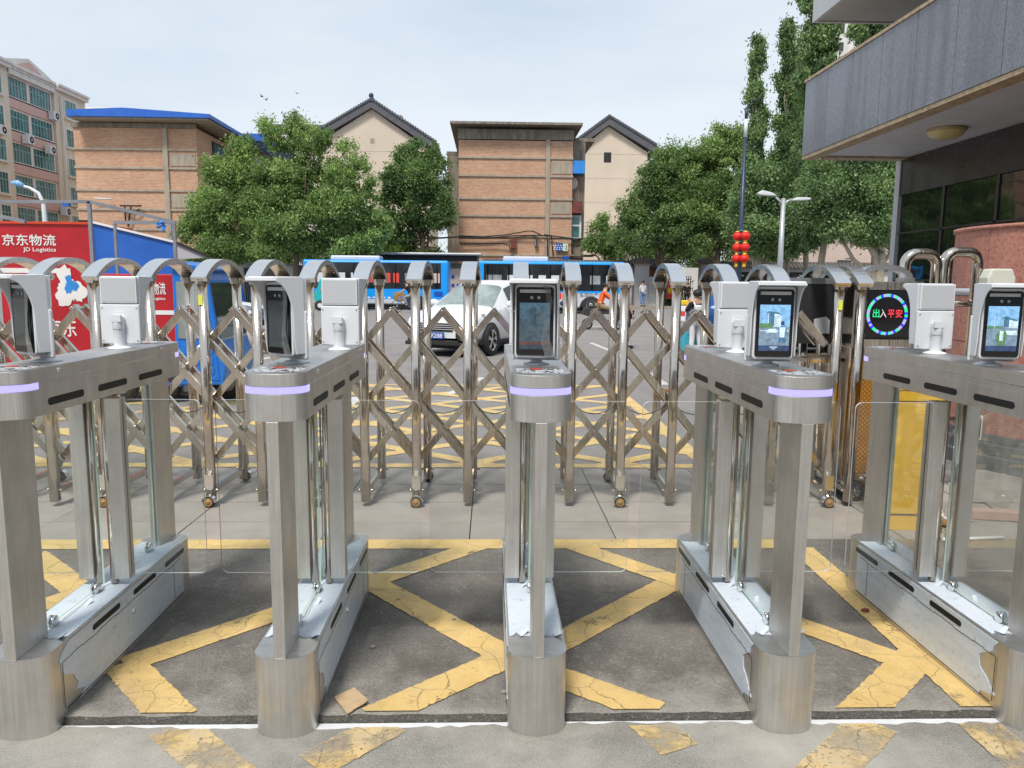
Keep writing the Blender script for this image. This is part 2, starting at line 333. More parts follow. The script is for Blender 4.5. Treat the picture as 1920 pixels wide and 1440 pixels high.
leafmat('elm_leaf', (.085, .175, .05), (.40, .55, .19)); leafmat('dark_leaf', (.065, .135, .05), (.28, .42, .14)); leafmat('poplar_leaf', (.075, .15, .065), (.33, .48, .20)); leafmat('grass_leaf', (.07, .15, .025), (.30, .40, .10))
simple('bark', (.16, .12, .085), .9, 0, .3, 6, .6, 20); simple('pale_bark', (.42, .37, .29), .85, 0, .25, 5, .4, 14)

# ------------------------------------------------------------------ mesh builder
class MB:
    def __init__(s): s.v = []; s.f = []; s.m = []; s.s = []
    def add(s, vs, fs, mi=0, sm=False):
        o = len(s.v); s.v += [tuple(v) for v in vs]
        for f in fs: s.f.append([i+o for i in f]); s.m.append(mi); s.s.append(sm)
        return s
    def box(s, x0, y0, z0, x1, y1, z1, mi=0):
        v = [(x0, y0, z0), (x1, y0, z0), (x1, y1, z0), (x0, y1, z0), (x0, y0, z1), (x1, y0, z1), (x1, y1, z1), (x0, y1, z1)]
        return s.add(v, [(0, 3, 2, 1), (4, 5, 6, 7), (0, 1, 5, 4), (1, 2, 6, 5), (2, 3, 7, 6), (3, 0, 4, 7)], mi)
    def obox(s, c, ax, ay, az, mi=0):      # centre and three half-axis vectors
        c, ax, ay, az = map(Vector, (c, ax, ay, az)); v = []
        for k in (-1, 1):
            for i, j in ((-1, -1), (1, -1), (1, 1), (-1, 1)): v.append(c+ax*i+ay*j+az*k)
        return s.add(v, [(0, 3, 2, 1), (4, 5, 6, 7), (0, 1, 5, 4), (1, 2, 6, 5), (2, 3, 7, 6), (3, 0, 4, 7)], mi)
    def bar(s, p0, p1, w, t, mi=0, up=(0, 0, 1)):   # rectangular bar between two points
        p0, p1 = Vector(p0), Vector(p1); d = (p1-p0); l = d.length; d.normalize(); u = Vector(up); sd_ = d.cross(u)
        if sd_.length < 1e-5: sd_ = d.cross(Vector((1, 0, 0)))
        sd_.normalize(); u = sd_.cross(d); return s.obox((p0+p1)/2, d*(l/2), sd_*(w/2), u*(t/2), mi)
    def tube(s, pts, rad, n=10, mi=0, cap=True, sm=True):
        pts = [Vector(p) for p in pts]; rad = rad if hasattr(rad, '__len__') else [rad]*len(pts); rings = []; prev = None; vs = []; fs = []
        for i, p in enumerate(pts):
            t = (pts[min(i+1, len(pts)-1)]-pts[max(i-1, 0)]).normalized()
            if prev is None:
                a = Vector((0, 0, 1)) if abs(t.z) < .9 else Vector((1, 0, 0)); u = t.cross(a).normalized()
            else: u = (prev - t*prev.dot(t)).normalized()
            prev = u; w = t.cross(u)
            for k in range(n):
                an = 2*math.pi*k/n; vs.append(p+(u*math.cos(an)+w*math.sin(an))*rad[i])
        for i in range(len(pts)-1):
            for k in range(n):
                a = i*n+k; b = i*n+(k+1) % n; fs.append((a, b, b+n, a+n))
        s.add(vs, fs, mi, sm)
        if cap: s.add(vs[:n], [tuple(range(n))[::-1]], mi); s.add(vs[-n:], [tuple(range(n))], mi)
        return s
    def lathe(s, prof, c=(0, 0, 0), n=20, mi=0, axis='z', sm=True):
        vs = []; fs = []; c = Vector(c)
        for r, z in prof:
            for k in range(n):
                a = 2*math.pi*k/n; x, y = r*math.cos(a), r*math.sin(a)
                vs.append(c+(Vector((x, y, z)) if axis == 'z' else Vector((z, x, y)) if axis == 'x' else Vector((x, z, -y))))
        for i in range(len(prof)-1):
            for k in range(n):
                a = i*n+k; b = i*n+(k+1) % n; fs.append((a, b, b+n, a+n))
        return s.add(vs, fs, mi, sm)
    def prism(s, poly, lo, hi, axis='z', mi=0, sm=False):    # poly: z->(x,y), y->(x,z), x->(y,z)
        def P(a, b, h): return (a, b, h) if axis == 'z' else (a, h, b) if axis == 'y' else (h, a, b)
        n = len(poly); v = [P(a, b, lo) for a, b in poly]+[P(a, b, hi) for a, b in poly]
        s.add(v, [tuple(range(n))[::-1], tuple(range(n, 2*n))], mi)
        return s.add(v, [(i, (i+1) % n, (i+1) % n+n, i+n) for i in range(n)], mi, sm)
    def quad(s, *p, mi=0): return s.add(p, [tuple(range(len(p)))], mi)
    def ball(s, c, r, n=12, m=8, mi=0, sc=(1, 1, 1)):
        pr_ = []; vs = []; fs = []
        for i in range(m+1):
            t = math.pi*i/m
            for k in range(n):
                a = 2*math.pi*k/n; vs.append((c[0]+r*sc[0]*math.sin(t)*math.cos(a), c[1]+r*sc[1]*math.sin(t)*math.sin(a), c[2]+r*sc[2]*math.cos(t)))
        for i in range(m):
            for k in range(n): fs.append((i*n+k, i*n+(k+1) % n, (i+1)*n+(k+1) % n, (i+1)*n+k))
        return s.add(vs, fs, mi, True)
    def mesh(s, name, mats):
        me = bpy.data.meshes.new(name); me.from_pydata(s.v, [], s.f); me.polygons.foreach_set('material_index', s.m); me.polygons.foreach_set('use_smooth', s.s)
        for m in (mats if isinstance(mats, (list, tuple)) else [mats]): me.materials.append(MATS[m] if isinstance(m, str) else m)
        bm = bmesh.new(); bm.from_mesh(me); bmesh.ops.remove_doubles(bm, verts=bm.verts, dist=1e-6); bmesh.ops.recalc_face_normals(bm, faces=bm.faces); bm.to_mesh(me); bm.free(); return me
    def build(s, name, mats, parent=None, bevel=0, loc=None, rz=0):
        o = bpy.data.objects.new(name, s.mesh(name, mats)); COL.objects.link(o)
        if parent: o.parent = parent
        if loc is not None: o.location = loc
        if rz: o.rotation_euler = (0, 0, rz)
        if bevel: b = o.modifiers.new('bevel', 'BEVEL'); b.width = bevel; b.segments = 2; b.limit_method = 'ANGLE'; b.angle_limit = R(35)
        return o
def thing(name, label, cat, loc=(0, 0, 0), rz=0, group=None):
    o = bpy.data.objects.new(name, None); o.empty_display_size = .2; COL.objects.link(o); o.location = loc; o.rotation_euler = (0, 0, rz); tag(o, label, cat, group); return o
def tag(o, label=None, cat=None, group=None, kind=None):
    if label: o['label'] = label
    if cat: o['category'] = cat
    if group: o['group'] = group
    if kind: o['kind'] = kind
    return o
def struct(o): o['kind'] = 'structure'; return o
def kids(o): return [c for c in COL.objects if c.parent == o]
def copy_tree(o, cmap, parent=None):
    c = o.copy(); COL.objects.link(c); c.parent = parent
    for k in cmap.get(o, []): copy_tree(k, cmap, c)
    return c
def cmap_of():
    d = {}
    for o in COL.objects:
        if o.parent: d.setdefault(o.parent, []).append(o)
    return d
def text(s, size, name, mat, parent=None, loc=(0, 0, 0), rot=(math.pi/2, 0, 0), width=None, ext=.0, align='LEFT'):
    c = bpy.data.curves.new('lettering', 'FONT'); c.body = s; c.size = size; c.align_x = align; c.extrude = ext; c.resolution_u = 2; c.offset = size*.012
    t = bpy.data.objects.new('tmp', c); COL.objects.link(t); bpy.context.view_layer.update()
    me = bpy.data.meshes.new_from_object(t.evaluated_get(bpy.context.evaluated_depsgraph_get())); bpy.data.objects.remove(t)
    if width:
        xs = [v.co.x for v in me.vertices]; k = width/(max(xs)-min(xs)) if xs else 1
        for v in me.vertices: v.co.x *= k
    me.materials.clear(); me.materials.append(MATS[mat]); o = bpy.data.objects.new(name, me); COL.objects.link(o); o.location = loc; o.rotation_euler = rot
    if parent: o.parent = parent
    return o
# ================================================================== GROUND
def sheet(name, x0, y0, x1, y1, z, mat, nx=1, ny=1):
    m = MB()
    for i in range(nx):
        for j in range(ny):
            a, b = x0+(x1-x0)*i/nx, x0+(x1-x0)*(i+1)/nx; c, d = y0+(y1-y0)*j/ny, y0+(y1-y0)*(j+1)/ny
            m.quad((a, c, z), (b, c, z), (b, d, z), (a, d, z))
    return struct(m.build(name, mat))
YF, YA, YB, YC, YK = 2.576, 2.606, 4.60, 6.45, 51.5
def gz(y): return .032*max(0, min(1, (4.4-y)/1.8))      # the entrance asphalt is laid a little proud of the front pavement
sheet('ground', -900, -60, 900, 1200, -.06, 'sidewalk_ground')
# front pavement: a slab whose broken far edge stops just short of the white strip
m = MB(); q = [(-14, -12), (14, -12)]
xs = np.linspace(14, -14, 700)
jag = [YF-.004+.010*math.sin(x*3)+rnd.uniform(-.012, .006) for x in xs]
for i in range(len(xs)-1): m.quad((xs[i], 1.2, .006), (xs[i], jag[i], .006), (xs[i+1], jag[i+1], .006), (xs[i+1], 1.2, .006)); m.quad((xs[i], jag[i], .006), (xs[i], jag[i], -.03), (xs[i+1], jag[i+1], -.03), (xs[i+1], jag[i+1], .006))
m.quad((-14, -12, .006), (14, -12, .006), (14, 1.2, .006), (-14, 1.2, .006))
struct(m.build('front_pavement', 'dusty_pavement'))
m = MB(); m.box(-6, 2.545, -.028, 6, 2.594, .004, 0)
struct(m.build('white_edging_strip', 'white_trim', bevel=.003))
sheet('expansion_gap', -14, 2.5, 14, 2.70, -.03, 'dark_gap')
m = MB(); xs = np.linspace(-14, 14, 500)
for i in range(len(xs)-1):
    j0, j1 = .004*math.sin(i*1.7)+.002*math.sin(i*4.1), .004*math.sin((i+1)*1.7)+.002*math.sin((i+1)*4.1)
    m.quad((xs[i], YA-.014, -.02), (xs[i+1], YA-.014, -.02), (xs[i+1], YA+j1, .029), (xs[i], YA+j0, .029), mi=1); m.quad((xs[i], YA+j0, .029), (xs[i+1], YA+j1, .029), (xs[i+1], YA+.03, .0318), (xs[i], YA+.03, .0318))
    m.quad((xs[i], YA+.03, .0318), (xs[i+1], YA+.03, .0318), (xs[i+1], 4.4, 0), (xs[i], 4.4, 0)); m.quad((xs[i], 4.4, 0), (xs[i+1], 4.4, 0), (xs[i+1], YB, 0), (xs[i], YB, 0))
struct(m.build('entrance_asphalt', ['asphalt_patch', 'asphalt_edge']))
sheet('road', -160, YC, 160, YK, 0, 'asphalt_road')
sheet('slab_bed', -14, YB, 14, YC, -.018, 'dark_gap')
pave = MB(); pave.box(-14, YB, -.05, 14, YC, -.03); pave = struct(pave.build('pavement', 'dark_gap'))
xj = G(1155, 1010).x
rows = [(4.60, 4.962, 0), (4.962, 5.43, 0), (5.43, 5.93, 0), (5.93, 6.45, 0)]
for (a, b, off) in rows:
    k0 = -9
    for k in range(-9, 10):
        x0 = xj+.93*k+off; g = .004
        mm = MB(); dz = rnd.uniform(-.0015, .0015); t1, t2 = rnd.uniform(-.001, .001), rnd.uniform(-.001, .001)
        mm.add([(x0+g, a+g, -.016), (x0+.93-g, a+g, -.016), (x0+.93-g, b-g, -.016), (x0+g, b-g, -.016), (x0+g, a+g, dz+t1), (x0+.93-g, a+g, dz-t1), (x0+.93-g, b-g, dz+t2), (x0+g, b-g, dz-t2)],
               [(0, 3, 2, 1), (4, 5, 6, 7), (0, 1, 5, 4), (1, 2, 6, 5), (2, 3, 7, 6), (3, 0, 4, 7)])
        mm.build('paving_slab', 'paving_stone', pave)
# far pavement with its kerb stones
sheet('far_pavement', -160, YK+.25, 160, 900, .12, 'sidewalk_ground')
kerb = MB(); kerb.box(-160, YK+.02, -.03, 160, YK+.24, .1); kerb = struct(kerb.build('kerb', 'dark_gap'))
kb = MB(); kb.box(0.01, YK, -.02, 1.49, YK+.25, .125); kme = kb.mesh('kerb_stone', 'kerb_stone')
for k in range(-26, 26):
    o = bpy.data.objects.new('kerb_stone', kme); COL.objects.link(o); o.parent = kerb; o.location = (k*1.5, 0, 0)
m = MB(); m.box(-160, YK, -.02, -39.01, YK+.25, .125); m.box(39.01, YK, -.02, 160, YK+.25, .125); m.build('kerb_run', 'kerb_stone', kerb)
# ---- painted markings
def stripe(mb, p, q, w, z, n=None):       # band of width w from p to q on the ground, with slightly uneven edges
    p, q = Vector(p[:2]), Vector(q[:2]); d = q-p; l = d.length; d.normalize(); s_ = Vector((-d.y, d.x)); n = n or max(2, int(l/.05)); pr_ = None
    for i in range(n+1):
        c = p+d*(l*i/n); a = c+s_*(w/2+rnd.uniform(-.003, .003)); b = c-s_*(w/2+rnd.uniform(-.003, .003))
        if pr_: mb.quad((*pr_[1], z), (*b, z), (*a, z), (*pr_[0], z))
        pr_ = (a, b)
def gp(x, y):
    z = 0
    for _ in range(4): v = G(x, y, z); z = gz(v.y) if v.y > 2.6 else 0
    return (v.x, v.y)
def clip_poly(poly, y0, y1):
    def cl(P, f, v, keep):
        o = []
        for i in range(len(P)):
            a, b = P[i], P[(i+1) % len(P)]; ia, ib = keep(a), keep(b)
            if ia: o.append(a)
            if ia != ib: t = (v-a[1])/(b[1]-a[1]); o.append((a[0]+(b[0]-a[0])*t, v))
        return o
    P = cl(poly, 1, y0, lambda a: a[1] >= y0)
    return cl(P, 1, y1, lambda a: a[1] <= y1) if P else P
mk = MB()
def band(mb, a, b, w, z, y0, y1):
    p, q = Vector(a), Vector(b); d = (q-p).normalized(); s_ = Vector((-d.y, d.x))*(w/2); p = p-d*.6; q = q+d*.6; n = 26; L_ = (q-p)
    for i in range(n):
        u, v = p+L_*(i/n), p+L_*((i+1)/n)
        P = clip_poly([tuple(u-s_), tuple(v-s_), tuple(v+s_), tuple(u+s_)], y0, y1)
        if len(P) > 2: mb.add([(x, y, z) for x, y in P], [tuple(range(len(P)))])
stripe(mk, (-4.5, 4.515), (gp(1457, 1020)[0], 4.515), .165, .004)
def seg(mb, a, b, w, z, y0=YA+.012, y1=4.44):
    """band between two ground points, ends cut square unless they run into y0/y1"""
    p, q = Vector(a), Vector(b); L_ = q-p; d = L_.normalized(); s_ = Vector((-d.y, d.x)); n = max(10, int(L_.length/.018)); o = [w/2+rnd.uniform(-.0035, .0035) for _ in range(2*n+2)]
    for i in range(n):
        u, v = p+L_*(i/n), p+L_*((i+1)/n); P = clip_poly([tuple(u-s_*o[2*i]), tuple(v-s_*o[2*i+2]), tuple(v+s_*o[2*i+3]), tuple(u+s_*o[2*i+1])], y0, y1)
        if len(P) > 2: mb.add([(x, y, z+(gz(y) if y > 2.58 else 0)) for x, y in P], [tuple(range(len(P)))])
SG = [((940, 1008), (235, 1247)), ((640, 1062), (955, 1235)), ((985, 1218), (700, 1362)), ((1010, 1000), (1290, 1098)), ((1262, 1092), (1030, 1215)),
      ((1250, 1082), (1720, 1252)), ((1040, 1268), (1230, 1352)), ((1490, 1018), (1860, 1362)), ((1725, 1225), (1600, 1365)), ((232, 1245), (330, 1365)),
      ((60, 1040), (175, 1128)), ((190, 1098), (40, 1150))]
zz = .004
for i, (a, b) in enumerate(SG):
    seg(mk, gp(*a), gp(*b), .155, zz+.0008*(i % 4+1)*.5)
struct(mk.build('yellow_marking', 'yellow_paint'))
mk = MB()
for i, (a, b) in enumerate([((320, 1350), (440, 1470)), ((1210, 1352), (1275, 1410)), ((1640, 1345), (1510, 1490)), ((1835, 1345), (1960, 1470)), ((735, 1360), (585, 1440))]):
    seg(mk, gp(*a), gp(*b), .16, .010+.0004*i, 1.5, YF-.02)
struct(mk.build('worn_yellow_marking', 'yellow_paint_faded'))
# hatched box on the road behind the gate
mk = MB(); zr = .004; x0, x1, y0, y1 = -9.0, 1.95, 6.60, 11.9
stripe(mk, (x0, y0-.05), (x1, y0-.05), .14, zr); stripe(mk, (x0, y1), (x1, y1), .10, zr, 60); stripe(mk, (x1, y0-.05), (x1-.02, 12.3), .15, zr+.0008, 40)
def clipx(P, xa, xb):
    P = [(b, a) for a, b in P]; P = clip_poly(P, xa, xb); return [(b, a) for a, b in P]
k = 0
for d in (1, -1):
    t = x0-(y1-y0) if d > 0 else x0
    while t < x1+(y1-y0):
        p, q = Vector((t, y0)), Vector((t+d*(y1-y0)*1.35, y1)); w = .15; dd = (q-p).normalized(); s_ = Vector((-dd.y, dd.x))*(w/2)
        P = clipx(clip_poly([tuple(p-s_-dd*.2), tuple(q-s_+dd*.2), tuple(q+s_+dd*.2), tuple(p+s_-dd*.2)], y0, y1), x0, x1)
        if len(P) > 2: mk.add([(x, y, zr+.0009*(1 if d > 0 else 2)) for x, y in P], [tuple(range(len(P)))])
        t += 1.28
struct(mk.build('yellow_box_marking', 'yellow_paint'))
mk = MB()
for a, b, w in [((1108, 643), (1142, 657), .13), ((1212, 698), (1248, 722), .13), ((1175, 672), (1190, 682), .10), ((838, 742), (905, 708), .12), ((640, 775), (668, 745), .14), ((655, 775), (640, 800), .14), ((560, 690), (640, 672), .12), ((470, 760), (540, 745), .12), ((1060, 612), (1130, 612), .35), ((450, 682), (520, 668), .14)]:
    stripe(mk, gp(*a), gp(*b), w, .0055)
for k in range(-16, 17): stripe(mk, (k*4.5, 33.6), (k*4.5+2.6, 33.6), .14, .0055, 3)
for k in range(9): stripe(mk, (-20+k*5, 20+k*.1), (-18+k*5, 20+k*.1), .1, .0055, 3)
stripe(mk, (-120, 49.6), (120, 49.6), .15, .0055, 40)
struct(mk.build('white_road_marking', 'white_road_paint'))
m = MB(); v = G(1250, 735); m.box(v.x-.05, v.y-.08, 0, v.x+.05, v.y+.08, .05); tag(m.build('brick', 'red_brick', bevel=.004), 'single loose red brick lying on the asphalt behind the gate near its right end', 'brick')

# ================================================================== TURNSTILES
HW, TL, ND = .104, 1.333, .075
def outline(w=HW, L=TL, d=ND, n=28, y0=0.0):
    P = []
    for i in range(n+1):
        t = math.pi*i/n; P.append((-w*math.cos(t), y0+d*(1-abs(math.sin(t))**.9)))
    for i in range(n+1):
        t = math.pi*i/n; P.append((w*math.cos(t), y0+L-d*(1-abs(math.sin(t))**.9)))
    return P
def noseband(mb, w, off, z0, z1, ylim, mi=0):
    """strip round each nose up to ylim"""
    for end in (0, 1):
        n = 20; pts = [(-w, ylim)]+[(-w*math.cos(math.pi*i/n), ND*(1-abs(math.sin(math.pi*i/n))**.9)-off) for i in range(n+1)]+[(w, ylim)]
        if end: pts = [(x, TL-y) for x, y in pts]
        for i in range(len(pts)-1):
            (a, b), (c, d) = pts[i], pts[i+1]; mb.add([(a, b, z0), (c, d, z0), (c, d, z1), (a, b, z1)], [(0, 1, 2, 3)], mi, True)
def rounded_slot(cy, L_, cz, h, n=6):
    P = []
    for i in range(n+1): a = -math.pi/2+math.pi*i/n; P.append((cy+L_/2-h/2+h/2*math.cos(a), cz+h/2*math.sin(a)))
    for i in range(n+1): a = math.pi/2+math.pi*i/n; P.append((cy-L_/2+h/2+h/2*math.cos(a), cz+h/2*math.sin(a)))
    return P
def jagged_film(side, seed):
    r2 = random.Random(seed); P = [(1.19, .055)]
    P += [(1.19+r2.uniform(-.004, .004), z) for z in (.1, .16, .22, .29)]
    P += [(y, .294) for y in (.9, .5)]
    for i in range(12):
        z = .292-.25*i/11; P.append((.155+.05*math.sin(i*.6+seed)+r2.uniform(-.012, .012)+(.08 if i > 9 else 0), z))
    P.append((.6, .05)); return P
HB, HZ1, HS0, HS1, HZ2 = .302, 1.137, 1.229, 1.254, 1.300
def make_screen(kind, parent):
    """flat live picture on a face scanner, drawn in the XZ plane facing -Y"""
    y = -.0785; mb = MB(); X0, X1, Z0, Z1 = -.056, .056, .062, .232
    def r_(x0, z0, x1, z1, mi, k=0): mb.quad((X0+(X1-X0)*x0, y-.0002*k, Z0+(Z1-Z0)*z0), (X0+(X1-X0)*x1, y-.0002*k, Z0+(Z1-Z0)*z0), (X0+(X1-X0)*x1, y-.0002*k, Z0+(Z1-Z0)*z1), (X0+(X1-X0)*x0, y-.0002*k, Z0+(Z1-Z0)*z1), mi=mi)
    if kind == 'dark': cols = [(.035, .085, .125), (.02, .05, .075), (.03, .06, .08), (.015, .03, .05), (.09, .035, .03), (.04, .07, .09)]
    else: cols = [(.20, .42, .68), (.05, .16, .26), (.17, .25, .34), (.02, .05, .14), (.08, .20, .09), (.55, .70, .80)]
    def pl(pts, mi, k): mb.add([(X0+(X1-X0)*a, y-.0002*k, Z0+(Z1-Z0)*b) for a, b in pts], [tuple(range(len(pts)))], mi)
    r_(0, 0, 1, 1, 0); r_(0, .12, 1, .52, 2, 1); r_(0, 0, 1, .12, 3, 1)
    if kind == 'dark':
        r_(.30, .52, .55, .86, 1, 2); r_(.58, .52, .78, .80, 5, 2); r_(0, .52, .28, .66, 1, 2); pl([(.2, .86), (.45, .90), (.75, .80), (.45, .87)], 1, 3); r_(0, .10, 1, .17, 4, 3)
        pl([(.15, .17), (.5, .45), (.54, .45), (.2, .17)], 5, 3); pl([(.9, .17), (.4, .42), (.38, .41), (.84, .17)], 5, 3); pl([(.55, .45), (.62, .5), (.75, .5), (.8, .44)], 5, 3)
    elif kind == 'a':
        pl([(.28, .52), (.28, .84), (.70, .80), (.72, .52)], 5, 2); r_(.30, .54, .48, .82, 1, 3); pl([(.2, .83), (.3, .86), (.62, .84), (.74, .76), (.6, .80)], 1, 4); r_(0, .50, .45, .60, 4, 3)
        pl([(.22, .40), (.30, .47), (.55, .49), (.60, .40)], 5, 4); r_(.03, .43, .97, .45, 5, 3)
        pl([(.62, .17), (.66, .32), (.62, .50), (.70, .54), (.86, .54), (.92, .48), (.86, .30), (.88, .17), (.80, .17), (.76, .24), (.70, .17)], 1, 6); pl([(.68, .30), (.66, .52), (.86, .52), (.84, .30)], 5, 7); pl([(.70, .56), (.70, .63), (.76, .66), (.82, .63), (.82, .56)], 3, 6)
        r_(.36, .075, .62, .095, 5, 3); r_(.42, .04, .56, .055, 5, 3)
    else:
        pl([(.50, .52), (.50, .74), (.80, .74), (.98, .66), (.98, .52)], 5, 2); r_(.52, .53, .70, .72, 1, 3); pl([(.42, .74), (.6, .78), (.95, .70), (.95, .67)], 1, 4); r_(0, .50, .5, .56, 4, 3); r_(.22, .5, .235, .82, 5, 4)
        pl([(.52, .37), (.60, .46), (.96, .46), (1, .36)], 5, 3)
        pl([(.36, .12), (.30, .34), (.36, .46), (.60, .46), (.68, .36), (.60, .12)], 4, 6); pl([(.42, .24), (.42, .45), (.54, .45), (.54, .24)], 5, 7); pl([(.46, .48), (.46, .56), (.58, .56), (.58, .48)], 2, 6); r_(.30, .0, .70, .07, 3, 3)
    ms = []
    for i, c in enumerate(cols):
        nm = 'screen_%s_%d' % (kind, i)
        if nm not in MATS: emit(nm, c, .95)
        ms.append(MATS[nm])
    return mb.build('screen', ms, parent)
def make_scanner(parent, y, yaw, kind, hood=True):
    """face scanner on its stalk; local -Y is its face"""
    b = MB(); P = []
    def rr(w, z0, z1, r, n=5):
        Q = []
        for cx, cz, a0 in ((w/2-r, z1-r, 0), (-w/2+r, z1-r, 90), (-w/2+r, z0+r, 180), (w/2-r, z0+r, 270)):
            for i in range(n+1): a = R(a0+90*i/n); Q.append((cx+r*math.cos(a), cz+r*math.sin(a)))
        return Q
    b.prism(rr(.148, .030, .298, .014), -.072, -.040, 'y', 0)
    b.prism(rr(.136, .040, .290, .012), -.040, -.026, 'y', 0)
    o = b.build('face_scanner', ['white_plastic'], parent, bevel=.003, loc=(0, y, HZ2), rz=yaw)
    s = MB(); s.lathe([(0, 0), (.050, 0), (.050, .003), (.044, .007), (.024, .012), (.023, .085), (.0255, .086), (.0255, .118)], n=28); s.add([], [])
    s.prism([(-.0255, .118), (.0255, .118), (.0255, .150), (-.0255, .128)], -.024, .024, 'x')
    s.box(-.016, -.030, .095, .016, -.006, .140); s.ball((.018, -.018, .128), .006, 8, 6); s.ball((.018, -.018, .105), .006, 8, 6)
    s.build('stand', 'white_plastic', o, bevel=.002)
    g = MB(); g.prism(rr(.136, .040, .288, .011), -.0765, -.072, 'y'); g.build('front_glass', 'black_gloss', o)
    m_ = MB(); m_.box(-.056, -.0775, .268, .056, -.0766, .280); m_.build('light_bar', 'grey_plastic', o)
    for sx_ in (-.012, .014):
        c = MB(); c.lathe([(0, 0), (.0055, 0), (.0065, -.0012)], (sx_, -.0768, .250), 14, axis='y'); c.build('camera_lens', 'grey_metal', o)
    make_screen(kind, o)
    if hood:
        h = MB(); w = .086; n = 12; top = .318
        prof = [(-.030, .150), (-.030, top-.004), (-.040, top), (-.140, top-.003), (-.150, top-.012)]
        cur = [(-.176, top-.012)]+[(-.080-.096*math.cos(math.pi/2*i/n)**1.15, .190+.118*math.cos(math.pi/2*i/n+0)**1.0*1.0) for i in range(1, n+1)]
        side = [(-.026, .040), (-.026, top-.006), (-.036, top), (-.138, top-.002), (-.152, top-.014)]
        for i in range(1, n+1):
            t = i/n; side.append((-.152+.078*math.sin(t*math.pi/2), top-.018-.145*(1-math.cos(t*math.pi/2))))
        side += [(-.074, .10), (-.066, .040)]
        for sx_ in (-1, 1):
            a, c = sx_*(w-.004), sx_*w; h.prism(side, min(a, c), max(a, c), 'x')
        h.prism([(-w+.004, 0), (w-.004, 0), (w-.004, 1), (-w+.004, 1)], 0, 0, 'z') if False else None
        h.box(-w+.004, -.140, top-.005, w-.004, -.030, top); h.box(-w+.004, -.152, top-.016, w-.004, -.140, top-.003)
        h.box(-w+.004, -.030, .199, w-.004, -.010, top-.003)
        h.build('hood', 'white_plastic', o, bevel=.0035)
        k = MB(); k.box(-.089, -.028, .018, .089, -.012, .196); k.build('rear_cover', 'white_plastic', o, bevel=.006)
        l = MB(); l.box(-w+.010, -.0095, .205, w-.010, -.0085, top-.010); l.build('rear_plate', 'grey_plastic', o)
        k = MB(); k.box(-.022, -.0115, .138, .022, -.0108, .164); k.build('rating_label', 'sign_white', o)
        k = MB()
        for i in range(4): k.box(-.018, -.0107, .1585-.006*i, .018-.008*(i % 2), -.0102, .1598-.006*i)
        k.build('label_print', 'grey_plastic', o)
        for sx_ in (-1, 1):
            for zz_ in (.034, .178): k = MB(); k.lathe([(0, .0015), (.0035, .0015), (.0035, 0)], (sx_*.078, -.012, zz_), 10, axis='y'); k.build('screw', 'grey_metal', o)
    return o
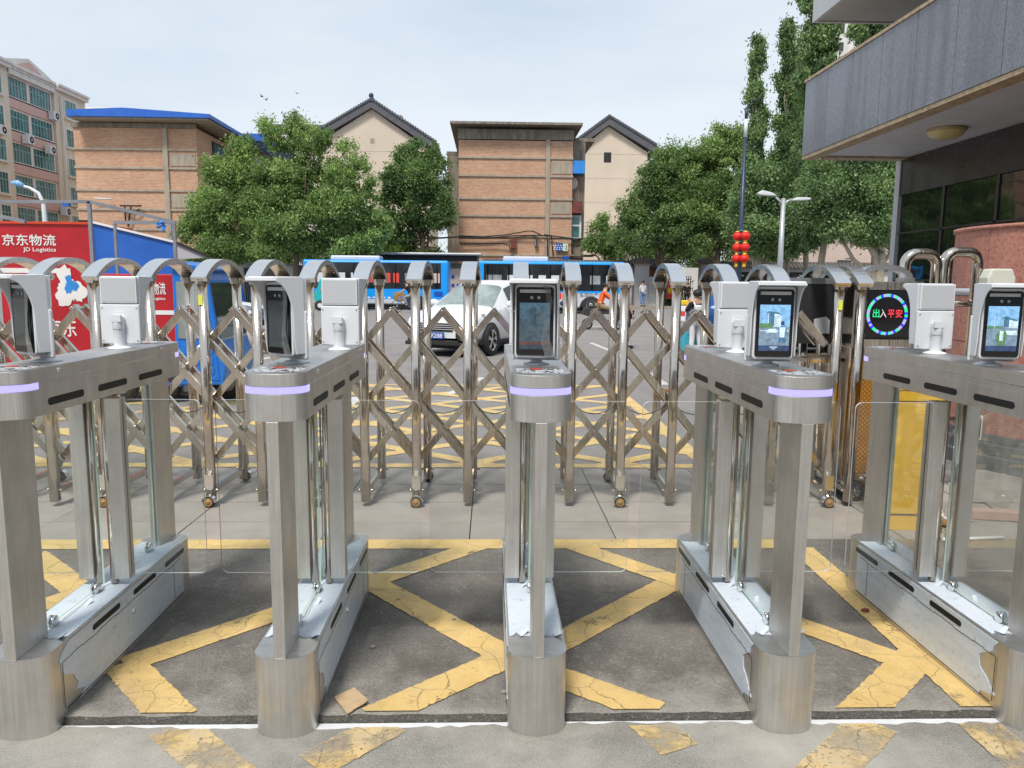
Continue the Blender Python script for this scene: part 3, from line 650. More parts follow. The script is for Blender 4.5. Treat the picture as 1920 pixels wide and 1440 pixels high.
def make_turnstile():
    t = thing('turnstile', '', 'turnstile')
    b = MB(); b.prism(outline(), 0, HB-.002, 'z', 0); base = b.build('cabinet', ['brushed_steel'], t, bevel=.0015)
    b = MB(); b.prism(outline(HW+.001, TL+.002, ND, y0=-.001), HB-.002, HB, 'z'); b.build('cabinet_lid', 'brushed_steel_top', t)
    for sg in (-1, 1):
        P = jagged_film(sg, 3 if sg > 0 else 5); f = MB(); a, c = sg*(HW+.0005), sg*(HW+.003); f.prism(P, min(a, c), max(a, c), 'x'); f.build('side_film', 'protective_film', t)
        # seam of the door panel and lock
        s = MB(); a, c = sg*(HW+.003), sg*(HW+.0038); lo, hi = min(a, c), max(a, c)
        for i in range(16):
            y = .12+i*.065; zl = .232+.003*math.sin(i*1.7); s.box(lo, y, zl, hi, y+.066, zl+.0022)
        s.box(lo, 1.08, .06, hi, 1.083, .232); s.box(lo, .116, .06, hi, .119, .232) ; s.box(lo, .13, .048, hi, 1.19, .051); s.build('door_seam', 'black_slot', t)
        for cy in (.44, .78, 1.10):
            s = MB(); a, c = sg*(HW-.002), sg*(HW+.0042); s.prism(rounded_slot(cy, .22, .262, .024), min(a, c), max(a, c), 'x'); s.build('vent_slot', 'black_slot', t)
        k = MB(); k.lathe([(0, .006), (.010, .006), (.013, .003), (.013, 0)], (sg*(HW+.003), .66, .185), 16, axis='x'); k.lathe([(0, .009), (.004, .009), (.005, .005)], (sg*(HW+.003), .66, .185), 10, axis='x'); k.build('door_lock', 'chrome', t)
    # film on top, torn at both ends
    r3 = random.Random(11); P = []
    for i in range(15): x = -.098+.196*i/14; P.append((x, .165+r3.uniform(-.010, .010)+(.02 if i % 5 == 2 else 0)))
    for i in range(15): x = .098-.196*i/14; P.append((x, 1.20+r3.uniform(-.010, .010)))
    f = MB(); f.prism(P, HB+.0004, HB+.0028); f.build('top_film', 'protective_film', t)
    # curled scraps where the film has lifted
    for (x, y, a) in ((-.06, .17, .4), (.07, .172, -.3), (.02, .44, 1.2), (-.045, .62, .2), (.06, 1.19, .8)):
        f = MB(); pts = []; n = 5
        for i in range(n):
            u = i/(n-1); pts.append((x+.035*u*math.cos(a), y+.035*u*math.sin(a), HB+.003+.02*u*u))
        for i in range(n-1):
            p, q = Vector(pts[i]), Vector(pts[i+1]); w_ = Vector((-math.sin(a), math.cos(a), 0))*(.012*(1-.6*i/n)); f.quad(p-w_, q-w_, q+w_, p+w_)
        f.build('lifted_film', 'protective_film', t)
    # columns
    for y0, y1 in ((.0005, .192), (TL-.192, TL-.0005)):
        c = MB(); c.box(-.0205, y0, HB, .0205, y1, HZ1); c.build('column', 'brushed_steel', t, bevel=.002)
    # head
    h = MB(); h.prism(outline(), HZ1, HS0, 'z'); h.prism(outline(HW-.003, TL-.006, ND, y0=.003), HS0, HS1, 'z'); h.prism(outline(HW, TL-.0, ND), HS1, HZ2-.003, 'z')
    for end in (0,):
        h.box(-HW, .104, HS0, HW, TL-.104, HS1)
    h.build('head', 'brushed_steel', t, bevel=.0012)
    h = MB(); h.prism(outline(HW-.0008, TL-.0016, ND, y0=.0008), HZ2-.003, HZ2); h.build('head_top', 'brushed_steel_top', t)
    for end in (0, 1):
        s = MB(); n = 24; O = [(-HW, .103)]+[(-HW*math.cos(math.pi*i/n), ND*(1-abs(math.sin(math.pi*i/n))**.9)) for i in range(n+1)]+[(HW, .103)]
        Q = O+[(x*.95, y+.006 if i not in (0, len(O)-1) else y) for i, (x, y) in reversed(list(enumerate(O)))]
        Q = [(x, y-.0006) for x, y in Q]
        if end: Q = [(x, TL-y) for x, y in Q]
        for i in range(len(O)-1):
            j = len(Q)-1-i; a, b_, c, d = Q[i], Q[i+1], Q[j-1], Q[j]
            s.add([(*a, HS0+.001), (*b_, HS0+.001), (*b_, HS1-.001), (*a, HS1-.001)], [(0, 1, 2, 3)], 0, True)
        s.build('light_strip', 'strip_light', t)
    for sg in (-1, 1):
        s = MB(); a, c = sg*(HW-.001), sg*(HW+.0008); s.box(min(a, c), .105, HS1-.002, max(a, c), TL-.105, HS1+.0005); s.build('seam_line', 'chrome', t)
        for cy in (.268, .610, .955):
            s = MB(); a, c = sg*(HW-.006), sg*(HW+.0012); s.prism(rounded_slot(cy, .235, 1.178, .027), min(a, c), max(a, c), 'x'); s.build('sensor_slot', 'black_slot', t)
        for cy in (.23, 1.08):
            k = MB(); k.lathe([(0, .004), (.006, .004), (.0085, .002), (.0085, 0)], (sg*HW, cy, 1.282), 14, axis='x'); k.build('key_lock', 'chrome', t)
    # pictogram plates on the head
    for end in (0, 1):
        y0 = .035 if not end else TL-.035; d = 1 if not end else -1; r4 = random.Random(5)
        p = MB(); p.add([(-.082, y0+d*.045, HZ2+.0006), (-.055, y0, HZ2+.0006), (.055, y0, HZ2+.0006), (.082, y0+d*.045, HZ2+.0006), (.082, y0+d*.15, HZ2+.0006), (-.082, y0+d*.15, HZ2+.0006)], [(0, 1, 2, 3, 4, 5)]); pl = p.build('notice_plate', 'grey_plastic', t)
        q = MB()
        for i in range(60):
            x = r4.uniform(-.072, .072); y = y0+d*r4.uniform(.012, .145); a = r4.uniform(0, 3.14); l_, w_ = r4.uniform(.004, .014), r4.uniform(.0012, .003); z = HZ2+.001+.0001*(i % 9)
            u = Vector((math.cos(a), math.sin(a), 0)); v = Vector((-u.y, u.x, 0)); c = Vector((x, y, z)); q.quad(c-u*l_-v*w_, c+u*l_-v*w_, c+u*l_+v*w_, c-u*l_+v*w_)
        q.build('pictogram', 'black_plastic', pl)
        q = MB(); q.add([(-.012+.024*math.cos(2*math.pi*i/20), y0+d*.12+.020*math.sin(2*math.pi*i/20), HZ2+.0024) for i in range(20)], [tuple(range(20))]); q.build('red_mark', 'orange_red_paint', pl)
    # wing mechanism: two hinge tubes with clamp channels, wings of clear glass across the lanes
    for sg in (-1, 1):
        p = MB(); p.tube([(sg*.032, .67, .312), (sg*.032, .67, HZ1-.02)], .0165, 18); p.build('hinge_tube', 'polished_steel', t)
        p = MB(); x0, x1 = sorted((sg*.044, sg*.106)); p.box(x0, .645, .335, x1, .668, HZ1-.022); p.box(x0, .676, .335, x1, .699, HZ1-.022); p.box(*(sorted((sg*.044, sg*.052))[0:1]), .668, .335, sorted((sg*.044, sg*.052))[1], .676, HZ1-.022)
        p.build('clamp_channel', 'brushed_steel', t, bevel=.0015)
        w0, w1 = .100, .428; n = 6; r = .03; Q = [(w0, .352), ]
        for i in range(n+1): a = -math.pi/2+math.pi/2*i/n; Q.append((w1-r+r*math.cos(a), .352+r+r*math.sin(a)))
        for i in range(n+1): a = math.pi/2*i/n; Q.append((w1-r+r*math.cos(a), 1.108-r+r*math.sin(a)))
        Q.append((w0, 1.108)); Q = [(sg*x, z) for x, z in Q]; gl = MB()
        gl.add([(x, .668, z) for x, z in Q]+[(x, .676, z) for x, z in Q], [tuple(range(len(Q)))[::-1], tuple(range(len(Q), 2*len(Q)))], 0)
        wing = gl.build('wing_glass', 'clear_glass', t); e = MB(); k = len(Q)
        e.add([(x, .668, z) for x, z in Q]+[(x, .676, z) for x, z in Q], [(i, i+1, i+1+k, i+k) for i in range(k-1)]); e.build('glass_edge', 'glass_edge_white', wing)
        s = MB(); s.ball((sg*.06, .6445, .345), .003, 8, 5); s.build('screw', 'chrome', t)
    # fixed glass between the columns, with round clamps
    for y0, y1 in ((.200, .640), (.705, 1.135)):
        gl = MB(); gl.quad((-.004, y0, .318), (-.004, y1, .318), (-.004, y1, HZ1), (-.004, y0, HZ1)); gl.quad((.004, y0, .318), (.004, y1, .318), (.004, y1, HZ1), (.004, y0, HZ1)); g = gl.build('fixed_glass', 'fixed_pane', t)
        e = MB()
        for y in (y0, y1): e.quad((-.004, y, .318), (.004, y, .318), (.004, y, HZ1), (-.004, y, HZ1))
        e.quad((-.004, y0, .318), (.004, y0, .318), (.004, y1, .318), (-.004, y1, .318)); e.build('glass_edge', 'glass_edge', g)
        for y in (y0+.06, y1-.07):
            c = MB()
            for sx_ in (-1, 1): c.lathe([(0, sx_*.013), (.019, sx_*.013), (.022, sx_*.011), (.022, sx_*.0045)], (0, y, .325), 24, axis='x')
            c.box(-.012, y-.01, HB, .012, y+.01, .322); c.build('glass_clamp', 'chrome', t)
    # bead of sealant along the foot of the fixed glass
    c = MB(); r5 = random.Random(2); pts = [(r5.uniform(-.004, .004)+.009, .2+i*.03, HB+.003) for i in range(15)]; c.tube(pts, .004, 5); c.build('sealant', 'sign_white', t)
    return t
glass('clear_film', (.80, .82, .84), 1.6, .12, .30)
T0 = make_turnstile()
cm = cmap_of()
TX = [-1.640, -.723, .175, 1.080, 2.000]
TLAB = ['leftmost turnstile, cut by the picture edge, its hooded scanner turned away to the left',
        'second turnstile from the left, loose plastic sheet hanging over its turned dark scanner',
        'middle turnstile seen end on, hooded scanner with a dim dark blue screen facing the camera',
        'turnstile right of the middle one, its bright screen showing a person standing',
        'rightmost turnstile, running past the yellow cabinet and the amber gate drive']
SCN = [(-34, -4, 'off'), (-38, -10, 'off'), (-9, -3, 'dark'), (-2, 4, 'a'), (-6, 3, 'b')]
for i, x in enumerate(TX):
    t = T0 if i == 0 else copy_tree(T0, cm)
    t.location = (x, 2.497, 0); tag(t, TLAB[i], None, 'turnstiles across the entrance')
    a, b, kd = SCN[i]
    near = make_scanner(t, (.345, .345, .345, .345, .40)[i], R(a), 'dark' if kd == 'off' else kd); near.location.x = (0, 0, 0, -.03, -.05)[i]; far = make_scanner(t, .90, R(180+b), 'dark'); far.location.x = (0, .05, 0, .04, .035)[i]
    if kd == 'off':
        for c in kids(near):
            if c.name.startswith('screen'): bpy.data.objects.remove(c)
        s = MB(); s.box(-.056, -.0772, .062, .056, -.0766, .232); s.build('screen', 'side_glass', near)
    if i < 3:    # loose transparent film hanging over the front
        f = MB(); n = 8
        for k in range(n):
            z0, z1 = .30-.033*k, .30-.033*(k+1); xa, xb = .030+.012*math.sin(k*.9), .030+.012*math.sin((k+1)*.9)
            f.quad((xa, -.080-.004*math.sin(k), z0), (xa+.016+.003*k, -.083, z0), (xb+.016+.003*(k+1), -.083, z1), (xb, -.080-.004*math.sin(k+1), z1))
        f.build('loose_film', 'clear_film', near)
# ================================================================== RETRACTABLE GATE
GY0, GY1, GZ = 5.34, 5.98, 1.625
GX0, GP = -.155, .3675
gate = thing('retractable_gate', 'long stainless steel retractable gate with arched tops and crossed lattice bars, behind the turnstiles', 'gate', (GX0, GY0, 0))
LV = [1.40, 1.195, .985, .76, .535, .315]
def post_poly(w):   # rounded square tube section
    P = []; r = w*.32
    for cx, cy, a0 in ((w/2-r, w/2-r, 0), (-w/2+r, w/2-r, 90), (-w/2+r, -w/2+r, 180), (w/2-r, -w/2+r, 270)):
        for i in range(4): a = R(a0+30*i); P.append((cx+r*math.cos(a), cy+r*math.sin(a)))
    return P
def make_frame(wheels):
    D = GY1-GY0
    root = MB()
    for y in (0, D): root.prism([(x, y+y_) for x, y_ in post_poly(.064)], .035, GZ-.03, 'z', 0, True)
    o = root.build('gate_frame', 'polished_steel', gate)
    n = 16
    for y in (0, D):
        c = MB(); c.prism([(x, y+y_) for x, y_ in post_poly(.084)], GZ-.045, GZ-.02); c.prism([(x, y+y_) for x, y_ in post_poly(.100)], GZ-.02, GZ)
        c.build('collar', 'polished_steel', o)
    c = MB(); cy = D/2; A = D/2+.062; rise = .135; Rc = (A*A+rise*rise)/(2*rise); th = math.asin(A/Rc); r2 = Rc-.036; zc_ = GZ+rise-Rc
    P = [(cy-Rc*math.sin(th-2*th*i/n), zc_+Rc*math.cos(th-2*th*i/n)) for i in range(n+1)]+[(cy+r2*math.sin(th-2*th*i/n), zc_+r2*math.cos(th-2*th*i/n)) for i in range(n+1)]
    for i in range(n):
        j = 2*n+1-i; Q = [P[i], P[i+1], P[j-1], P[j]]
        c.prism(Q, -.054, .054, 'x')
    c.build('arch_cap', 'gate_cap', o)
    # lattice sleeve brackets, foot rail, bolts
    f = MB(); f.box(-.012, .03, .085, .012, D-.03, .125); f.build('foot_rail', 'polished_steel', o)
    for y in (0, D):
        f = MB(); f.tube([(-.045, y, .115), (.045, y, .115)], .009, 8); f.ball((-.045, y, .115), .012, 8, 6); f.ball((.045, y, .115), .012, 8, 6)
        f.build('bolt', 'polished_steel', o)
    if wheels:
        for y, d in ((-.035, -1), (D+.035, 1)):
            w = MB(); w.lathe([(.0, -.017), (.034, -.017), (.040, -.012), (.040, .012), (.034, .017), (0, .017)], (0, y+d*.012, .041), 22, axis='y'); wo_ = w.build('wheel', 'rubber', o)
            w = MB(); w.lathe([(0, d*.021), (.012, d*.021), (.013, d*.0185), (.028, d*.0178), (.031, d*.0182), (.031, d*.010)], (0, y+d*.012, .041), 20, axis='y'); w.build('hub', 'wheel_brown', wo_)
            k = MB(); n2 = 10
            for i in range(n2):
                a, b = math.pi*i/n2, math.pi*(i+1)/n2; r1, r2 = .045, .049
                k.prism([(r1*math.cos(a), .041+r1*math.sin(a)), (r2*math.cos(a), .041+r2*math.sin(a)), (r2*math.cos(b), .041+r2*math.sin(b)), (r1*math.cos(b), .041+r1*math.sin(b))], *sorted((y-d*.010, y+d*.034)), 'y')
            k.box(-.030, *sorted((y+d*.0015, y-d*.0045))[0:1], .09, .030, sorted((y+d*.0015, y-d*.0045))[1], .20) if False else None
            k.build('mudguard', 'gate_cap', o)
            k = MB(); ya, yb = sorted((y+d*.002, y-d*.003)); P = [(-.031, .235), (.031, .235), (.031, .145), (.022, .125), (-.012, .125), (-.031, .145)]; k.prism(P, ya, yb, 'y'); k.build('wheel_plate', 'gate_cap', o)
    return o
F0, F1 = make_frame(False), make_frame(True)
cm = cmap_of(); frames = {}
for i in range(-11, 9):
    odd = i % 2 != 0; src = F1 if odd else F0
    if i in (0, 1): o = src
    else: o = copy_tree(src, {**cm}, gate)
    o.parent = gate; o.rotation_euler = (0, 0, -R(2.3)); px_ = GP*i+(.06 if i == 7 else 0) if i < 8 else GP*7+.22
    o.location = (px_, 0, 0); frames[i] = o
for i, z in ((-5, 1.47), (7, 1.47)):      # little yellow stickers
    s = MB(); s.box(-.017, -.0355, z-.035, .012, -.0338, z+.035); s.build('sticker', 'label_yellow', frames[i])
# lattice bars: two layers, each with falling and rising bars pinned where they cross
def lat_bar(i0, l0, i1, l1, y, w=.046, t=.034):
    p, q = Vector((GP*i0, y, LV[l0])), Vector((GP*i1, y, LV[l1])); d = (q-p).normalized(); m_ = MB(); m_.bar(p-d*.022, q+d*.022, w, t, 0, (0, 1, 0)) if False else None
    # bar: broad side faces the front
    u = Vector((0, 1, 0)); s_ = d.cross(u).normalized(); m_.obox((p+q)/2, d*((q-p).length/2+.02), s_*(w/2), u*(t/2))
    return m_
BM = {}
for i in range(-11, 7):
    for dd_ in (0,):
        for sgn, y in ((1, .070), (-1, .115), (1, .215)):
            a = i+.5; b = a+sgn*2.5; l1 = 5
            if b > 7.2: b = 7; l1 = int(round((7-a)*2))
            if l1 <= 0: continue
            key = (sgn, l1, y)
            if key not in BM:
                mb = lat_bar(0, 0, (b-a), l1, 0)
                for k in range(l1+1):
                    zc = LV[k]; xc = GP*(b-a)*k/l1
                    if k % 1 == 0:
                        mb.lathe([(0, -.018), (.009, -.018), (.011, -.015), (.011, -.011)], (xc, 0, zc), 10, axis='y'); mb.lathe([(0, -.014), (.016, -.014), (.018, -.011)], (xc, 0, zc), 12, axis='y')
                BM[key] = mb.mesh('lattice_bar', 'polished_steel')
            o = bpy.data.objects.new('lattice_bar', BM[key]); COL.objects.link(o); o.parent = gate; o.location = (GP*a, y, 0)
            bv = o.modifiers.new('bevel', 'BEVEL'); bv.width = .004; bv.segments = 2; bv.limit_method = 'ANGLE'
# thin cable looping between the bars
pts = []
for i in range(-6*6, 7*6+1):
    u = i/6; s_ = u-math.floor(u); pts.append((GP*u, .10, .745-.085*math.sin(math.pi*s_)))
c = MB(); c.tube(pts, .0035, 5); c.build('control_cable', 'wire_black', gate)

# ---- drive unit at the end of the gate
du = thing('gate_drive_unit', 'amber mesh sided drive unit with a glowing round message display, right end of gate', 'gate motor', (2.91, 5.50, 0), R(-2))
m = MB(); m.box(-.235, .02, .13, .20, .60, 1.15); m.build('body', 'amber_panel', du, bevel=.006)
m = MB()
for i in range(26):
    for j in range(1): pass
for i in range(-22, 40):      # perforated skin as a raised diagonal mesh
    a = i*.034
    for d in (1, -1):
        x0_, x1_ = -.23, .175; pts = []
        z0_ = .20+a; z1_ = z0_+d*(x1_-x0_)
        p, q = [x0_, z0_ if d > 0 else z0_+.0], [x1_, z1_]
        def cz(p, q, zl, up):
            return p
        zs = sorted((p[1], q[1]))
        if zs[1] < .20 or zs[0] > 1.13: continue
        def clipseg(p, q, lo, hi):
            (xa, za), (xb, zb) = p, q
            if za > zb: xa, za, xb, zb = xb, zb, xa, za
            if za < lo: xa += (xb-xa)*(lo-za)/(zb-za); za = lo
            if zb > hi: xb = xa+(xb-xa)*(hi-za)/(zb-za); zb = hi
            return (xa, za), (xb, zb)
        (xa, za), (xb, zb) = clipseg(p, q, .20, 1.13)
        m.bar((xa, .0175, za), (xb, .0175, zb), .006, .004, 0, (0, 1, 0))
tag(m.build('mesh_panel', 'amber_mesh', du), kind='stuff')
m = MB(); m.box(-.255, -.005, .13, -.236, .62, 1.17); m.box(.18, -.005, .13, .22, .62, 1.17); m.box(-.199, .0, .13, .179, .03, .20); m.build('frame', 'polished_steel', du, bevel=.004)
# display box
m = MB(); m.box(-.26, -.04, 1.155, .24, .56, 1.215); m.box(-.26, -.04, 1.58, .24, .56, 1.64); m.box(.185, -.04, 1.215, .24, .56, 1.58); m.box(-.26, -.04, 1.215, -.215, .56, 1.58); m.box(-.215, .01, 1.215, .185, .54, 1.58); db = m.build('display_case', 'polished_steel', du, bevel=.004)
m = MB(); m.box(-.212, -.035, 1.218, .182, .009, 1.578); sc_ = m.build('display', 'black_plastic', du, bevel=.006)
m = MB(); m.box(-.19, -.0385, 1.237, .162, -.0352, 1.56); m.build('display_glass', 'black_gloss', sc_)
for nm, c in (('led_blue', (.02, .03, .95)), ('led_green', (.02, .72, .30)), ('led_lilac', (.36, .38, .68)), ('led_red', (.95, .04, .06)), ('led_white', (.62, .55, .55))): emit(nm, c, 1.0)
NR = 48; cyc = [0, 1, 1, 2, 2, 0, 1, 2, 2, 0, 1, 2]
for mi, nm in enumerate(('led_blue', 'led_green', 'led_lilac')):
    g = MB()
    for k in range(NR):
        if cyc[(k*5//4) % 12] != mi: continue
        a, b = 2*math.pi*k/NR, 2*math.pi*(k+1)/NR; r0, r1 = (.128, .150); cx, cz_ = -.014, 1.402
        g.quad((cx+r0*math.cos(a), -.040, cz_+r0*math.sin(a)), (cx+r1*math.cos(a), -.040, cz_+r1*math.sin(a)), (cx+r1*math.cos(b), -.040, cz_+r1*math.sin(b)), (cx+r0*math.cos(b), -.040, cz_+r0*math.sin(b)))
    tag(g.build('light_ring', nm, sc_), kind='stuff')
for k, (ch, nm) in enumerate((('出', 'led_green'), ('入', 'led_white'), ('平', 'led_red'), ('安', 'led_red'))):
    text(ch, .066, 'lettering', nm, sc_, (-.124+.056*k, -.0405, 1.385), width=.048)
# arch over the display
m = MB(); n = 16
P = [(.08-.21*math.cos(math.pi*i/n), 1.665+.105*math.sin(math.pi*i/n)) for i in range(n+1)]+[(.08+.17*math.cos(math.pi*i/n), 1.665+.070*math.sin(math.pi*i/n)) for i in range(n+1)]
for i in range(n):
    j = 2*n+1-i; m.prism([P[i], P[i+1], P[j-1], P[j]], .22, .34, 'y')
m.box(-.14, .21, 1.64, -.07, .35, 1.67); m.box(.22, .21, 1.64, .30, .35, 1.67); m.build('arch_cap', 'gate_cap', du)
m = MB(); m.box(-.25, .03, .075, .22, .60, .13); m.build('chassis', 'grey_metal', du, bevel=.004)
for x in (-.17, .15):
    for y in (-.03, .62):
        w = MB(); w.lathe([(.045, -.03), (.070, -.03), (.080, -.018), (.080, .018), (.070, .03), (.045, .03)], (x, y, .08), 24, axis='y'); t_ = w.build('wheel', 'rubber', du)
        w = MB(); w.lathe([(0, -.024), (.014, -.024), (.016, -.018), (.046, -.012), (.050, -.030), (.050, -.028)], (x, y, .08), 24, axis='y')
        for k in range(6):
            a = 2*math.pi*k/6; w.bar((x+.014*math.cos(a), y-.022, .08+.014*math.sin(a)), (x+.047*math.cos(a), y-.026, .08+.047*math.sin(a)), .014, .006, 0, (0, 1, 0))
        w.build('rim', 'grey_metal', t_)
        k = MB(); n2 = 12
        for i in range(n2):
            a, b = math.pi*i/n2, math.pi*(i+1)/n2; r1, r2 = .088, .094
            k.prism([(x+r1*math.cos(a), .08+r1*math.sin(a)), (x+r2*math.cos(a), .08+r2*math.sin(a)), (x+r2*math.cos(b), .08+r2*math.sin(b)), (x+r1*math.cos(b), .08+r1*math.sin(b))], y-.036, y+.036, 'y')
        k.build('mudguard', 'gate_cap', du)
for x in (-.10, -.06):
    k = MB(); k.lathe([(0, -.012), (.011, -.012), (.012, 0)], (x, -.001, .165), 12, axis='y'); k.build('warning_lamp', 'sign_white' if x < -.08 else 'black_plastic', du)
for z, s_ in ((.98, 1), (.86, 1)):
    k = MB(); r6 = random.Random(int(z*100))
    for i in range(7): k.quad((.02+.02*i, -.0065, z-.05+r6.uniform(-.01, .01)), (.035+.02*i, -.0065, z-.05), (.05+.015*i, -.0065, z+.04), (.035+.015*i, -.0065, z+.04+r6.uniform(-.01, .01)))
    k.build('warning_sticker', 'orange_red_paint' if z < .9 else 'black_plastic', du)
# bin-shaped steel guide between the last frames
m = MB(); m.box(-.30, .10, 1.03, -.27, .56, 1.06); m.box(-.52, .10, 1.03, -.49, .56, 1.06); m.box(-.49, .10, 1.03, -.30, .13, 1.06); m.box(-.49, .53, 1.03, -.30, .56, 1.06)
for x in (-.51, -.285):
    for y in (.115, .545): m.box(x-.01, y-.01, .35, x+.01, y+.01, 1.03)
m.build('guide_frame', 'polished_steel', du)
m = MB(); m.box(-.74, .28, 1.16, -.245, .34, 1.62); m.build('side_screen', 'dark_void', du); m = MB(); m.box(-.745, .275, 1.62, -.245, .345, 1.665); m.build('side_screen_rail', 'grey_metal', du)
m = MB(); m.prism([(-.42, 1.24), (-.30, 1.24), (-.30, 1.34), (-.33, 1.37), (-.42, 1.35)], .268, .279, 'y'); m.build('white_bracket', 'sign_white', du)

# ---- yellow cabinet
cb = thing('power_cabinet', 'bright yellow metal cabinet with a round lock standing on the slabs behind the rightmost turnstile', 'cabinet', (2.855, 4.90, 0), R(-4))
m = MB(); m.box(-.215, -.13, 0, .135, .17, .94); m.build('body', 'cabinet_yellow', cb, bevel=.006)
m = MB(); m.box(-.222, -.137, .94, .142, .177, .965); m.build('lid', 'cabinet_yellow', cb, bevel=.004)
m = MB(); m.box(-.195, -.136, .115, .118, -.1305, .86); dr = m.build('door', 'cabinet_yellow', cb, bevel=.002)
m = MB(); m.box(-.2, -.1345, .106, .123, -.1304, .110); m.box(-.2, -.1345, .865, .123, -.1304, .869); m.build('door_seam', 'black_slot', cb)
m = MB(); m.lathe([(0, -.014), (.014, -.014), (.022, -.010), (.024, 0)], (.070, -.136, .80), 20, axis='y'); m.build('lock', 'chrome', dr)

# ---- stainless rails beside the pier
def rail(x0, x1, y, top, low, lab):
    o = MB(); r = .042; k = .09
    def arc(cx, cz, a0, a1): return [(cx+k*math.cos(R(a0+(a1-a0)*i/6)), y, cz+k*math.sin(R(a0+(a1-a0)*i/6))) for i in range(7)]
    o.tube([(x0, y, low)]+arc(x0+k, top-k, 180, 90)+arc(x1-k, top-k, 90, 0)+[(x1, y, low)], r, 16)
    root = o.build('tube_rail', 'polished_steel'); tag(root, lab, 'railing', 'bent steel tube rails in front of the red pier')
    for z_ in (top-.40, .55): m_ = MB(); m_.tube([(x0, y, z_), (x1, y, z_)], .026, 12); m_.build('crossbar', 'polished_steel', root)
    for x in (x0, x1): m_ = MB(); m_.lathe([(.042, .02), (.07, .02), (.075, 0)], (x, y, .0), 16); m_.build('base_flange', 'gate_cap', root)
RL = [at(px, 490, 5.9).x for px in (1697, 1757, 1771, 1834)]
rail(RL[0], RL[1], 5.9, at(1740, 476, 5.9).z, .0, 'bent steel tube rail standing further left, behind the gate drive unit')
rail(RL[2], RL[3], 5.9, at(1800, 473, 5.9).z, .0, 'bent steel tube rail nearest the red granite pier, right of its twin')

simple('lamp_cream', (.72, .72, .62), .45, 0, .04)
simple('pink_block', (.48, .30, .24), .8, 0, .15, 9)
simple('weed_green', (.22, .24, .12), .9, 0, .3, 20)
# ---- red granite pier
pr_ = thing('gate_pier', 'round red granite gate pier on a dark stepped plinth at the right edge', 'pier', (5.50, 6.9, 0))
n = 8; Rp = 1.08
for k in range(n):
    a0, a1 = 2*math.pi*k/n+R(10), 2*math.pi*(k+1)/n+R(10)-.006; P = []
    for i in range(7): a = a0+(a1-a0)*i/6; P.append((Rp*math.cos(a), Rp*math.sin(a)))
    for i in range(7): a = a1-(a1-a0)*i/6; P.append(((Rp-.1)*math.cos(a), (Rp-.1)*math.sin(a)))
    for z0, z1 in ((.30, 1.10), (1.106, 1.525), (1.60, 2.12)):
        m = MB(); m.prism(P, z0, z1, 'z', 0, False); m.build('granite_panel', 'red_granite', pr_)
m = MB(); m.lathe([(0, 2.12), (Rp+.02, 2.12), (Rp+.02, 2.155), (0, 2.17)], n=40); m.build('cap', 'red_granite', pr_)
m = MB(); m.lathe([(Rp-.1, 1.525), (Rp+.006, 1.53), (Rp+.006, 1.595), (Rp-.1, 1.60)], n=40); m.build('steel_band', 'fascia_grey', pr_)
m = MB(); m.lathe([(Rp+.12, 0), (Rp+.12, .12), (Rp+.06, .12), (Rp+.06, .22), (Rp+.01, .22), (Rp+.01, .30), (0, .30)], n=40, sm=False); m.build('plinth', 'plinth_stone', pr_)
sn = MB(); sn.prism([(-.11, -.10), (.11, -.10), (.11, .06), (.08, .13), (-.08, .13), (-.11, .06)], -.06, .06, 'y'); sn = sn.build('wall_lamp', 'lamp_cream', bevel=.012, loc=at(1868, 536, 5.80)); tag(sn, 'cream plastic housing fixed to the red pier behind the rightmost scanner', 'detector')
# ---- floodlight
fl = thing('floodlight', 'small black floodlight in a white frame leaning against the foot of the rails', 'floodlight', (at(1817, 800, 5.75).x, 5.75, at(1817, 826, 5.75).z), R(12))
m = MB(); m.box(-.11, -.02, .0, .11, .03, .20); m.build('housing', 'sign_white', fl, bevel=.008)
m = MB(); m.box(-.088, -.024, .022, .088, -.0205, .178); g = m.build('front_glass', 'black_plastic', fl)
m = MB()
for i in range(4):
    for j in range(4): m.box(-.066+.036*i, -.0262, .036+.036*j, -.040+.036*i, -.0245, .060+.036*j)
m.build('led_array', 'pale_pane', g)
m = MB(); m.tube([(-.12, .0, .10), (-.13, .05, .02), (-.1, .1, -.05), (.1, .1, -.05), (.13, .05, .02), (.12, .0, .10)], .008, 8); m.tube([(0, .1, -.05), (0, .12, -.62)], .014, 8); m.build('bracket', 'grey_metal', fl)
# ---- cables, log, pipe and litter near the cabinet
m = MB(); m.tube([(2.98, 4.98, .012), (3.02, 5.08, .03), (3.06, 5.16, .07), (3.12, 5.14, .10), (3.16, 5.06, .06), (3.14, 4.98, .02), (3.2, 4.9, .01), (3.32, 4.95, .01)], .013, 8); m.tube([(3.05, 5.35, .01), (3.15, 5.42, .03), (3.22, 5.38, .02), (3.18, 5.3, .01), (3.08, 5.3, .01), (3.05, 5.35, .01)], .014, 8); tag(m.build('cable', 'light_grey_cable'), 'loose pale grey cable looping on the paving right of the yellow cabinet', 'cable')
m = MB(); m.tube([(2.93, 4.95, .035), (3.02, 4.88, .032), (3.10, 4.80, .026)], [.034, .03, .022], 9); tag(m.build('bark_log', 'rope_brown'), 'short brown piece of wood lying beside the pale cable', 'wood')
m = MB(); m.tube([(2.88, 4.56, .012), (3.3, 4.60, .012)], .011, 8); tag(m.build('conduit_pipe', 'sign_white'), 'thin white pipe lying on the paving edge between the yellow cabinet and the last turnstile', 'pipe')
